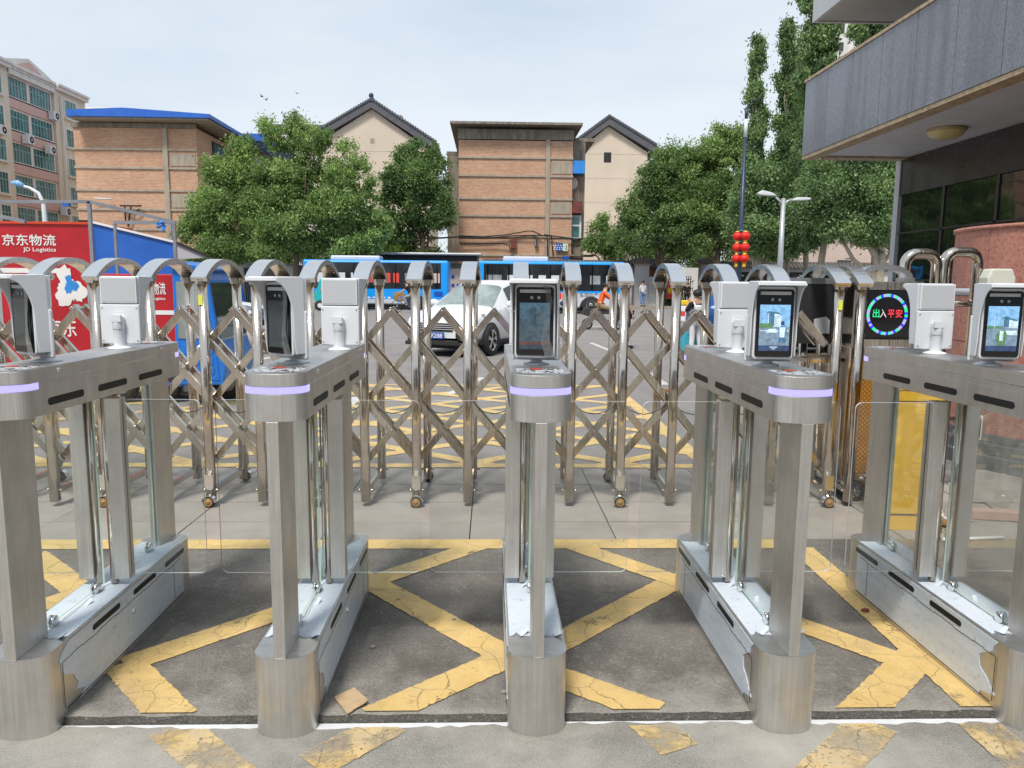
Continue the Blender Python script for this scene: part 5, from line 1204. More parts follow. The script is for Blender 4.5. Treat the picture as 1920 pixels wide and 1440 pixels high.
# things inside the gateway
hut = thing('brick_hut', 'small red brick hut with a sagging dark roof inside the gateway', 'hut'); cornered(hut, 'wall', 'red_brick', (XW(1222), YW+4, .1, XW(1262), YW+8, ZW(496))); m = MB(); m.prism([(XW(1216), ZW(496)), (XW(1300), ZW(500)), (XW(1290), ZW(486)), (XW(1240), ZW(480))], YW+3.4, YW+8.5, 'y'); m.build('roof', 'dark_green_metal', hut)
def bar_fence(nm, lab, cat, x0, x1, y, z0, z1, mat, n, spear=False):
    f = thing(nm, lab, cat); cornered(f, 'rail', mat, (x0, y-.03, z1-.1, x1, y+.03, z1-.04)); cornered(f, 'rail', mat, (x0, y-.03, z0+.05, x1, y+.03, z0+.11)); m = MB(); m.box(0, 0, 0, .045, .04, z1-z0+(.18 if spear else -.12)); me = m.mesh('bar', mat)
    for i in range(n):
        o = bpy.data.objects.new('bar', me); COL.objects.link(o); o.parent = f; o.location = (x0+(x1-x0-.05)*i/(n-1), y-.06, z0+.0)
    return f
bar_fence('steel_gate', 'pale steel barred gate leaf beside the left gateway pillar', 'gate', XW(1212), XW(1228), YW-.6, .12, ZW(517), 'light_paint', 8)
bar_fence('iron_fence', 'black spear topped iron fence inside the gateway', 'fence', XW(1268), XW(1306), YW+1.5, .12, ZW(520), 'wire_black', 10, True)
wp_ = thing('low_wall', 'plain white wall seen through the gateway', 'wall'); cornered(wp_, 'wall', 'white_render', (at(1215, 510, 63.5).x, 63.5, .1, at(1345, 510, 63.5).x, 63.8, at(1290, 502, 63.5).z))
sg_ = thing('banner', 'red and yellow banner standing in the gateway between the two pillars', 'banner', (XW(1257), YW-.2, .12)); m = MB(); m.box(-.28, -.02, .5, .28, .02, 2.0); m.build('cloth', 'barrier_red', sg_); m = MB(); m.box(-.2, -.035, .9, .2, -.021, 1.3); m.build('print', 'barrier_yellow', sg_); m = MB(); m.tube([(-.3, 0, 0), (-.3, 0, 2.1)], .025, 6); m.tube([(.3, 0, 0), (.3, 0, 2.1)], .025, 6); m.build('frame', 'grey_metal', sg_)
rk = thing('rubble_pile', 'heap of rough stones on the pavement right of the gateway', 'rubble', (at(1350, 572, 50).x, 50.2, .1)); r_ = random.Random(8); m = MB()
for i in range(50): m.ball((r_.uniform(-1.3, 1.6), r_.uniform(-.4, .8), r_.uniform(0, .9)), r_.uniform(.12, .26), 6, 4, sc=(1.3, .9, .7))
tag(m.build('stones', 'pebble_grey', rk), kind='stuff')
# sheds and boards by the left part of the wall
sh = thing('grey_shed', 'dark grey ribbed shed door and board under the elms, right of the blue trike', 'shed'); cornered(sh, 'door', 'dark_void', (at(458, 530, 53).x, 53, .12, at(480, 530, 53).x, 53.6, at(460, 502, 53).z)); cornered(sh, 'panel', 'light_paint', (at(457, 530, 53).x, 52.9, at(460, 502, 53).z, at(475, 530, 53).x, 53.5, at(460, 491, 53).z))
for i in range(6): cornered(sh, 'rib', 'grey_metal', (at(459+3.6*i, 530, 53).x, 52.93, .15, at(460.2+3.6*i, 530, 53).x, 52.99, at(460, 503, 53).z))
nbd = thing('notice_board', 'blank white notice board in a grey frame left of the first bus', 'notice board'); cornered(nbd, 'board', 'light_paint', (at(522, 530, 52).x, 52, at(520, 545, 52).z, at(558, 530, 52).x, 52.08, at(520, 499, 52).z)); cornered(nbd, 'frame', 'grey_metal', (at(519, 530, 52).x, 51.95, at(520, 499, 52).z, at(561, 530, 52).x, 52.1, at(520, 495, 52).z), (at(519, 530, 52).x, 51.95, .12, at(521, 530, 52).x, 52.1, at(520, 499, 52).z), (at(559, 530, 52).x, 51.95, .12, at(561, 530, 52).x, 52.1, at(520, 499, 52).z))
bd = thing('folded_parasol', 'folded blue and red tarpaulin leaning by the sheds under the elms', 'tarpaulin', (at(446, 540, 50).x, 50, .12)); m = MB(); m.lathe([(0, 2.2), (.15, 2.1), (.42, .5), (.5, 0)], n=9, sm=False); m.build('cloth', 'blue_sheet', bd); m = MB(); m.box(-.75, -.1, 0, -.52, .1, 1.9); m.build('red_panel', 'rust_red', bd)
# bus shelter
bs = thing('bus_shelter', 'long bus shelter with a thin pale roof and poster panels behind the two buses', 'bus shelter'); y = 50.6; x0, x1 = at(698, 480, y).x, at(903, 480, y).x; zt_ = at(800, 474.5, y).z
cornered(bs, 'roof', 'pole_grey', (x0, y-.9, zt_-.16, x1, y+.9, zt_), bevel=.05); cornered(bs, 'fascia', 'dark_void', (x0+.2, y-.5, zt_-.5, x1-.3, y+.5, zt_-.165))
for px_ in (715, 770, 842, 896): cornered(bs, 'post', 'grey_metal', (at(px_, 500, y).x-.07, y-.07, .12, at(px_, 500, y).x+.07, y+.07, zt_-.165))
for i, (a, b, mt) in enumerate(((722, 764, 'light_paint'), (775, 836, 'pale_pink_wall'), (843, 886, 'pale_pink_wall'))):
    pn = cornered(bs, 'poster', mt, (at(a, 500, y).x, y-.03, .5, at(b, 500, y).x, y+.03, 2.55)); m = MB(); r_ = random.Random(i)
    for k in range(9): xx = at(a, 500, y).x+.12+.34*(k % 4); zz_ = .8+.55*(k//3); m.box(xx, y-.05, zz_, xx+.2, y-.032, zz_+.22)
    m.build('photo', 'plate_blue' if i else 'barrier_red', pn)
bs2 = cornered(bs, 'back_screen', 'concrete', (at(700, 500, y).x, y+.5, .12, at(903, 500, y).x, y+.6, 2.9))
# overhead wires are strung between the blocks
ww = thing('overhead_wires', 'thin dark wires strung along the front of the trees and brick block', 'wires')
for a, b, sg__ in (((560, 447), (860, 445), 6), ((1098, 447), (1420, 452), 5), ((1098, 440), (1700, 420), 14), ((340, 445), (560, 447), 5)):
    wire(ww, [at(a[0]+(b[0]-a[0])*i/12, a[1]+(b[1]-a[1])*i/12+sg__*math.sin(math.pi*i/12), 49) for i in range(13)], .02)
# birds
for i, (px_, py_) in enumerate(((491, 181), (499, 187), (557, 175))):
    p = at(px_, py_, 90); m = MB(); m.ball((0, 0, 0), .09, 7, 5, sc=(2.0, .8, .7)); m.quad((-.06, 0, 0), (.07, 0, 0), (-.03, .35, .2), (-.1, .35, .2)); m.quad((-.06, 0, 0), (.07, 0, 0), (-.03, -.35, .2), (-.1, -.35, .2)); o = m.build('bird', 'wire_black', loc=p, rz=i); tag(o, ('tiny dark bird in the sky above the elms, leftmost of three', 'tiny dark bird just below right of the leftmost bird', 'tiny dark bird in the sky nearest the tall gable')[i], 'bird', 'birds over the elms')
# ================================================================== TREES
def tint_mesh(name, V, Fc, tint, mat):
    me = bpy.data.meshes.new(name); n = len(V); me.vertices.add(n); me.vertices.foreach_set('co', V.astype(np.float32).ravel()); nf = len(Fc); k = Fc.shape[1]
    me.loops.add(nf*k); me.loops.foreach_set('vertex_index', Fc.astype(np.int32).ravel()); me.polygons.add(nf); me.polygons.foreach_set('loop_start', np.arange(0, nf*k, k, dtype=np.int32)); me.polygons.foreach_set('loop_total', np.full(nf, k, dtype=np.int32)); me.update()
    a = me.attributes.new('tint', 'FLOAT', 'FACE'); a.data.foreach_set('value', tint.astype(np.float32)); me.materials.append(MATS[mat]); me.validate(); return me
def crown(lobes, nclump, per, leaf, spread, seed, mat, up=.0, shell=.55):
    """lobes: centre (x,y,z), radii; leaves gather in clumps hung on the outer part of each lobe"""
    rg = np.random.default_rng(seed); sub_ = []
    for l in lobes:          # every lobe breaks up into boughs of foliage with gaps between them
        k = max(3, int(5+4*min(3, l[3]*l[5]/3)))
        for _ in range(k):
            d = rg.normal(size=3); d /= np.linalg.norm(d); d[2] = d[2]*.9+.12; rr = rg.uniform(.45, 1.0); q = rg.uniform(.26, .50); sub_.append((l[0]+d[0]*l[3]*rr, l[1]+d[1]*l[4]*rr, l[2]+d[2]*l[5]*rr, l[3]*q, l[4]*q, l[5]*q*rg.uniform(.7, 1.1), rg.normal()*.17))
        for _ in range(max(2, k//3)):      # loose shoots reaching out of the outline
            d = rg.normal(size=3); d /= np.linalg.norm(d); d[2] = abs(d[2])*.9+.1; sub_.append((l[0]+d[0]*l[3]*1.05, l[1]+d[1]*l[4], l[2]+d[2]*l[5]*1.12, l[3]*.10, l[4]*.10, l[5]*.26, .1))
    vol = np.array([l[3]*l[4]*l[5] for l in sub_])**(2/3); cnt = np.maximum(2, (nclump*vol/vol.sum()).astype(int)); C_ = []; T_ = []
    for l, c in zip(sub_, cnt):
        d = rg.normal(size=(c, 3)); d /= np.linalg.norm(d, axis=1)[:, None]; r = shell*.6+(1-shell*.6)*rg.random(c)**.7
        C_.append(np.array(l[:3])+d*np.array(l[3:6])*r[:, None]); T_.append(np.full(c, l[6]))
    C_ = np.concatenate(C_); T_ = np.concatenate(T_); nc = len(C_); ct = np.clip(.5+T_+.16*rg.normal(size=nc), 0, 1); cs = spread*rg.uniform(.4, 1.1, nc)
    idx = np.repeat(np.arange(nc), per); N_ = len(idx); off = rg.normal(size=(N_, 3))*cs[idx][:, None]; off[:, 2] = off[:, 2]*.75+np.abs(rg.normal(size=N_))*up*cs[idx]
    P = C_[idx]+off; a = rg.normal(size=(N_, 3)); a[:, 2] += up*1.6; a /= np.linalg.norm(a, axis=1)[:, None]; b = rg.normal(size=(N_, 3)); b -= a*(a*b).sum(1)[:, None]; b /= np.linalg.norm(b, axis=1)[:, None]
    s = leaf*rg.uniform(.6, 1.45, N_)[:, None]; w = .42
    V = np.stack([P-a*s, P+b*s*w, P+a*s, P-b*s*w], 1).reshape(-1, 3); Fc = np.arange(4*N_).reshape(-1, 4); t = np.clip(ct[idx]+.16*rg.normal(size=N_), 0, 1)
    return tint_mesh('crown', V, Fc, t, mat)
def limb(mb, p, q, r0, r1, bend, rr, n=6):
    p, q = Vector(p), Vector(q); pts = []; rs = []
    for i in range(n+1):
        u = i/n; c = p+(q-p)*u+Vector((rr.uniform(-1, 1), rr.uniform(-1, 1), rr.uniform(-.3, .3)))*bend*math.sin(math.pi*u); pts.append(c); rs.append(r0+(r1-r0)*u)
    mb.tube(pts, rs, 7); return pts
def tree(name, lab, base, lobes, Y, nclump, per, leaf, spread, seed, mat='elm_leaf', bark='bark', tr=.22, up=.3, group=None, depth=.75, shell=.55):
    rr = random.Random(seed); k = Y/FPX; bx = at(base, 560, Y).x; t = thing(name, lab, 'tree', (bx, Y, .05), group=group); L3 = []
    for (px, py, rx, rz_) in lobes:
        p = at(px, py, Y); dy = rr.uniform(-.5, .5)*rx*k*depth; L3.append((p.x-bx, dy, p.z-.05, rx*k, rx*k*depth, rz_*k))
    mb = MB(); zc = max(l[2] for l in L3)*.45; mid = (rr.uniform(-.4, .4), rr.uniform(-.3, .3), zc); trunk = limb(mb, (0, 0, -.1), mid, tr, tr*.7, .12, rr)
    for l in L3:
        a = trunk[rr.randint(3, 6)] if rr.random() < .7 else trunk[-1]; e = (l[0], l[1], l[2]+l[5]*.3); pts = limb(mb, a, e, tr*.45, tr*.12, .5, rr)
        for j in range(5):
            s_ = pts[rr.randint(2, 6)]; d = Vector((rr.gauss(0, 1), rr.gauss(0, 1), rr.uniform(.1, 1.2))).normalized(); limb(mb, s_, s_+Vector((d.x*l[3], d.y*l[4], d.z*l[5]))*.8, tr*.13, tr*.03, .25, rr, 4)
    mb.build('trunk', bark, t)
    me = crown(L3, nclump, per, leaf, spread, seed, mat, up, shell); o = bpy.data.objects.new('crown', me); COL.objects.link(o); o.parent = t; return t
tree('elm_tree', 'leftmost feathery elm, in front of the right end of the blue roofed block', 420, [(415, 380, 50, 60), (385, 430, 42, 45), (455, 330, 38, 52), (440, 430, 55, 50), (375, 480, 35, 30), (480, 400, 40, 60), (405, 320, 22, 28), (460, 283, 16, 24), (430, 475, 50, 30)], 51, 900, 68, .093, .30, 1)
tree('elm_tree', 'tallest feathery elm with wispy top shoots between the blue roofed block and the tall gable', 560, [(545, 270, 42, 34), (500, 245, 18, 26), (555, 235, 16, 16), (590, 265, 30, 26), (530, 340, 55, 60), (600, 340, 45, 60), (500, 400, 50, 60), (570, 430, 70, 50), (630, 390, 40, 50), (520, 470, 60, 30), (620, 460, 50, 30), (650, 290, 16, 20)], 50, 1300, 68, .093, .30, 2)
tree('elm_tree', 'lower bright green elm spreading in front of the cream tall gable wall', 660, [(655, 400, 40, 55), (690, 420, 35, 45), (640, 340, 24, 36), (670, 320, 16, 22), (700, 455, 35, 25), (650, 465, 45, 25), (690, 360, 14, 18)], 48.5, 620, 68, .093, .28, 3)
tree('round_tree', 'rounded dark green tree standing against the left edge of the central brick block', 790, [(780, 340, 48, 55), (750, 320, 28, 38), (805, 315, 32, 35), (735, 380, 30, 50), (800, 400, 40, 45), (755, 430, 40, 32), (785, 290, 34, 20), (825, 350, 20, 40)], 56, 1000, 72, .093, .30, 4, 'dark_leaf', shell=.6)
tree('small_tree', 'small tree in the gap between the central brick block and the big tree mass', 1128, [(1130, 450, 26, 36), (1115, 470, 18, 22), (1148, 465, 20, 28), (1132, 425, 12, 18)], 56.5, 260, 60, .086, .26, 5)
tree('spreading_tree', 'broad dark green tree filling the middle right, its left flank over the gateway', 1240, [(1215, 400, 50, 65), (1190, 440, 30, 45), (1260, 350, 45, 60), (1250, 440, 60, 45), (1225, 340, 28, 36), (1290, 420, 45, 60), (1248, 290, 14, 24), (1180, 400, 18, 28)], 53, 1200, 72, .096, .32, 6, 'dark_leaf', shell=.6)
tree('spreading_tree', 'bright topped broad tree behind the lantern pole, right half of the big tree mass', 1340, [(1320, 300, 48, 42), (1360, 290, 40, 34), (1290, 320, 35, 40), (1340, 370, 60, 60), (1390, 350, 40, 70), (1320, 440, 60, 45), (1390, 430, 45, 50), (1345, 262, 26, 16), (1375, 258, 20, 14)], 52, 1500, 72, .096, .32, 7, 'elm_leaf', shell=.6)
def poplar(lab, px, top, bot, w, Y, seed, n):
    rr = random.Random(seed); lobes = []; k = 9
    for i in range(k):
        u = i/(k-1); py = bot+(top+14-bot)*u; ww_ = w*(.25+.75*math.sin(math.pi*min(1, .25+u*.68)))*.48; lobes.append((px+rr.uniform(-.12, .12)*w, py, ww_, (bot-top)/k*.85))
    lobes.append((px+rr.uniform(-.2, .2)*w, top+8, w*.13, 22))
    return tree('poplar_tree', lab, px, lobes, Y, n, 60, .092, .20, seed, 'poplar_leaf', 'pale_bark', .2, .8, 'row of slender poplars', .9, .35)
poplar('slender poplar just right of the lantern pole, leftmost of the row', 1418, 100, 440, 40, 46, 11, 800)
poplar('slender poplar second in the row, its tip against open sky', 1474, 58, 440, 48, 46.5, 12, 1100)
poplar('thin poplar tucked right beside the granite canopy corner', 1508, 110, 420, 24, 47, 15, 450)
poplar('tallest poplar rising out of the picture left of the upper canopy', 1538, -160, 430, 84, 40, 13, 2100)
poplar('leafy poplar seen between the two canopies', 1635, -60, 420, 90, 38, 14, 1500)
poplar('farther poplar behind the upper canopy edge', 1700, -60, 420, 70, 42, 16, 700)
tree('plane_tree', 'broad leaved tree with a pale trunk under the granite canopy, left of the glass wall', 1645, [(1610, 360, 60, 60), (1660, 380, 50, 60), (1560, 370, 45, 50), (1640, 420, 60, 40), (1590, 430, 50, 30), (1530, 400, 35, 40), (1700, 360, 50, 60), (1560, 320, 40, 30)], 38, 900, 88, .077, .34, 21, 'poplar_leaf', 'pale_bark', .30, .1)
tree('plane_tree', 'broad leaved tree with a forked pale trunk behind the double headed lamp', 1425, [(1440, 400, 55, 60), (1480, 370, 50, 60), (1420, 440, 50, 40), (1500, 430, 45, 45), (1460, 450, 50, 28), (1430, 350, 35, 40), (1400, 390, 30, 50)], 44, 1150, 80, .093, .38, 22, 'poplar_leaf', 'pale_bark', .33, .1)
# undergrowth behind the walls
def bush(lab, pxs, Y, mat, seed, n=120, name='bush', sp=.3, z=1.2):
    p0 = at(pxs[0], 500, Y).x; k_ = 1.0 if n < 500 else 1.9; lob = [(at(px, 500, Y).x-p0, 0, z+.5*math.sin(px), .9*k_, .7, .8*k_) for px in pxs]; me = crown(lob, n, 40, .10, sp, seed, mat, .5, .3); o = bpy.data.objects.new(name, me); COL.objects.link(o); o.location = (p0, Y, 0); tag(o, lab, 'bush')
bush('bright green weeds on the wall top between the elms and the round tree', (735, 748, 790, 800), 56.2, 'grass_leaf', 31, 60, z=3.6)
bush('dry grassy bush growing above the wall behind the first bus', (655, 680, 705, 720), 56.2, 'grass_leaf', 32, 60, z=3.2)
bush('low green shrubs beside the open gateway bars', (1222, 1240, 1256, 1275), YW+.8, 'dark_leaf', 33, 110, z=.8)
bush('dark shrubs filling the ground under the spreading trees', (1160, 1190, 1220, 1250, 1280, 1310, 1340, 1370, 1400, 1430, 1460), 67, 'dark_leaf', 34, 1100, z=4.3, sp=.55)
bush('dark undergrowth below the leftmost elms above the grey wall', (350, 390, 430, 470, 510, 550, 590, 630, 670, 710, 750, 790), 57.5, 'dark_leaf', 35, 900, z=3.2, sp=.5)

simple('lamp_blue', (.20, .42, .72), .4, 0, .05)
# ================================================================== LAMPS
lp = thing('lantern_pole', 'tall navy street light pole hung with three tiers of red lanterns', 'street light', (at(1383, 560, 35.4).x, 35.4, .0)); bx = lp.location.x
zt_ = at(1393, 202, 35.4).z; m = MB(); m.tube([(0, 0, 0), (0, 0, 3.0), (0, 0, zt_-1.3)], [.13, .11, .075], 12); m.build('pole', 'pole_navy', lp)
m = MB(); m.tube([(0, 0, zt_-1.3), (0, 0, zt_-.5)], .085, 12); m.build('pale_sleeve', 'light_paint', lp); m = MB(); m.tube([(0, 0, zt_-.5), (0, 0, zt_)], .07, 10); m.tube([(0, 0, zt_-.15), (.18, 0, zt_+.15), (.36, 0, zt_+.30)], .025, 7); m.build('arm', 'pole_navy', lp); m = MB(); m.obox((.43, 0, zt_+.36), (.16, 0, .06), (0, .1, 0), (-.02, 0, .045)); m.build('lamp_head', 'dark_green_metal', lp, bevel=.01)
lz = [at(1380, y_, 35.4).z for y_ in (443, 464, 485)]
for i, z in enumerate(lz):
    for s_ in (-1, 1):
        m = MB(); n = 14; prof = [(.001, .18), (.10, .18), (.18, .14), (.225, .06), (.235, 0), (.225, -.06), (.18, -.14), (.10, -.18), (.001, -.18)]
        xx = bx+(.14 if s_ > 0 else -.12); yy = 35.4-(.25 if s_ > 0 else -.05)
        m.lathe([(r_*.95, z_) for r_, z_ in prof], (0, 0, 0), 16); o = m.build('lantern', 'lantern_red', loc=(xx, yy, z)); tag(o, '%s red paper lantern with gold trim, %s of its tier on the navy pole' % (('topmost', 'middle', 'lowest')[i], 'right' if s_ > 0 else 'left'), 'lantern', 'red lanterns hung on the pole')
        m = MB(); m.lathe([(0, .23), (.10, .23), (.11, .19)], n=12); m.lathe([(.11, -.19), (.10, -.23), (0, -.23)], n=12); m.build('gold_cap', 'lantern_gold', o); m = MB(); m.lathe([(.02, -.22), (.085, -.26), (.10, -.40), (0, -.40)], n=10); m.build('tassel', 'lantern_gold', o)
m = MB()
for z in lz: m.tube([(-.2, -.1, z+.26), (.2, -.2, z+.26)], .015, 5)
m.build('lantern_bar', 'grey_metal', lp)
p = at(1459, 560, 35.7); dl = thing('double_lamp', 'pale grey street lamp with two drooping heads right of the lantern pole', 'street light', (p.x, 35.7, 0)); zt_ = at(1464, 372, 35.7).z; m = MB(); m.tube([(0, 0, 0), (0, 0, zt_)], [.17, .10], 12); m.build('pole', 'pole_grey', dl)
for s_ in (-1, 1):
    m = MB(); m.tube([(0, 0, zt_-.35), (s_*.15, 0, zt_-.15), (s_*.42, 0, zt_-.02+(.12 if s_ < 0 else 0))], .05, 8); m.build('arm', 'pole_grey', dl); m = MB(); zc = zt_+(.20 if s_ < 0 else .0); m.prism([(s_*.35, zc-.10), (s_*.60, zc+.05), (s_*1.05, zc+.10+(.05 if s_ < 0 else -.05)), (s_*1.25, zc+.02), (s_*1.20, zc-.06), (s_*.8, zc-.09)], -.16, .16, 'y'); m.build('lamp_head', 'light_paint', dl, bevel=.03)
p = at(86, 420, 40); ll = thing('street_lamp', 'white curved street lamp with a pale blue head above the red kiosk', 'street light', (p.x, 40, 0)); b0 = p.x; pts = [(at(px, py, 40).x-b0, 0, at(px, py, 40).z) for px, py in ((86, 560), (85, 420), (81, 380), (72, 362), (55, 352), (40, 348))]; m = MB(); m.tube(pts, [.15, .12, .10, .085, .075, .07], 10); m.build('pole', 'light_paint', ll)
m = MB(); a = at(45, 349, 40); c = at(20, 342, 40); m.tube([(a.x-b0, 0, a.z), ((a.x+c.x)/2-b0, 0, (a.z+c.z)/2+.05), (c.x-b0, 0, c.z)], [.09, .17, .05], 10); m.build('lamp_head', 'lamp_blue', ll)

# ================================================================== BUSES
def bus(lab, x0, x1, y, h, zf, face, lower, win_rects, ac):
    b = thing('bus', lab, 'bus', (x0, y, 0)); Lb = x1-x0; W_ = 2.4
    m = MB(); m.box(0, 0, .32, Lb, W_, h); m.build('body', 'bus_blue', b, bevel=.12)
    m = MB(); m.box(.10, -.012, .38, Lb-.12, -.001, 1.12 if lower == 'bus_white' else .62); m.build('lower_panel', lower if lower == 'bus_white' else 'bus_white', b)
    if lower == 'bus_blue': pass
    wz0 = 1.25; m = MB(); m.box(.32 if face > 0 else .18, -.016, wz0, Lb-.45, -.002, h-.16); wb = m.build('window_band', 'bus_glass', b)
    for (a, c, mt) in win_rects:
        m = MB(); m.box(a*Lb, -.024, wz0+.35, c*Lb, -.017, h-.75); m.build('window', mt, wb)
    for k in range(7): m = MB(); xx = .5+(Lb-1.2)*k/6; m.box(xx, -.026, wz0+.05, xx+.07, -.0165, h-.22); m.build('window_pillar', 'black_gloss', wb)
    a, c = ac; m = MB(); m.box(a*Lb, .5, h-.03, c*Lb, 2.0, h+.27); m.build('roof_unit', 'bus_white', b, bevel=.08)
    m = MB(); m.box(.1, .1, .12, Lb-.1, W_-.1, .34); m.build('underbody', 'rubber', b)
    for u in (.20, .77):
        xx = u*Lb; m = MB(); m.prism([(xx+.62*math.cos(math.pi*i/12), .32+.62*math.sin(math.pi*i/12)) for i in range(13)], -.030, -.013, 'y'); m.build('wheel_arch', 'rubber', b)
        m = MB(); m.lathe([(.26, -.05), (.44, -.06), (.48, -.03), (.48, .1), (.26, .1)], (xx, .0, .48), 24, axis='y'); t_ = m.build('wheel', 'rubber', b); m = MB(); m.lathe([(0, -.03), (.10, -.06), (.12, -.03), (.20, -.02), (.27, -.045)], (xx, 0, .48), 20, axis='y'); m.build('rim', 'grey_metal', t_)
    m = MB(); m.box(.06, -.03, .33, Lb-.06, -.003, .40); m.build('skirt', 'grey_metal', b)
    return b
x0, x1 = at(568, 530, 45.5).x, at(841, 530, 45.5).x
b1 = bus('blue bus with a white roof unit, the left one, passing behind the teal tricycle', x0, x1, 45.5, 2.92, 1, 1, 'bus_blue', [(.10, .14, 'light_paint'), (.16, .22, 'light_paint'), (.24, .29, 'light_paint'), (.33, .37, 'light_paint'), (.46, .50, 'barrier_red'), (.55, .60, 'barrier_red'), (.62, .66, 'barrier_red'), (.70, .78, 'pale_pane'), (.84, .88, 'pale_pane'), (.89, .94, 'pale_pink_wall')], (.18, .52))
m = MB(); m.ball((.66*(x1-x0), -.02, .78), .34, 14, 8, sc=(1.1, .05, .9)); m.build('printed_picture', 'wheel_brown', b1); m = MB(); m.box(.90*(x1-x0), -.014, .8, .96*(x1-x0), -.004, 1.1); m.build('printed_picture', 'plate_blue', b1); m = MB()
for i in range(5): m.box((.44+.035*i)*(x1-x0), -.0135, .66+.03*(i % 2), (.46+.035*i)*(x1-x0), -.004, .76)
m.build('printed_picture', 'sign_white', b1)
x0, x1 = at(896, 530, 41.5).x, at(1172, 530, 41.5).x
b2 = bus('blue and white bus with a dark window band, the right one, behind the middle turnstile', x0, x1, 41.5, 2.82, 1, 1, 'bus_white', [(.06, .095, 'pale_pane'), (.10, .16, 'pale_pane'), (.20, .27, 'light_paint'), (.31, .37, 'light_paint'), (.41, .46, 'light_paint'), (.49, .55, 'light_paint'), (.59, .63, 'light_paint'), (.65, .70, 'light_paint'), (.76, .83, 'pale_pane'), (.87, .92, 'light_paint')], (.17, .48))
text('爱国的产业卫士', .26, 'lettering', 'grey_metal', b2, (.690*(x1-x0), -.020, .93)); Lb = x1-x0
m = MB()
for i, (cx, cz_) in enumerate(((.560, .98), (.585, 1.02), (.61, 1.0), (.628, .99))): m.box(cx*Lb-.09, -.0155, cz_-.2, cx*Lb+.08, -.0125, cz_+.06); m.ball((cx*Lb, -.014, cz_+.12), .07, 8, 6, sc=(1, .05, 1))
m.build('printed_picture', 'barrier_red', b2); m = MB(); m.box(.575*Lb, -.0165, .55, .625*Lb, -.0155, .78); m.lathe([(0, 0), (.14, 0), (.15, .01)], (.575*Lb, -.018, .56), 14, axis='y'); m.lathe([(0, 0), (.14, 0), (.15, .01)], (.625*Lb, -.018, .56), 14, axis='y'); m.build('printed_picture', 'pole_navy', b2)

simple('car_lamp', (.45, .47, .48), .08, .6, .2, 20)
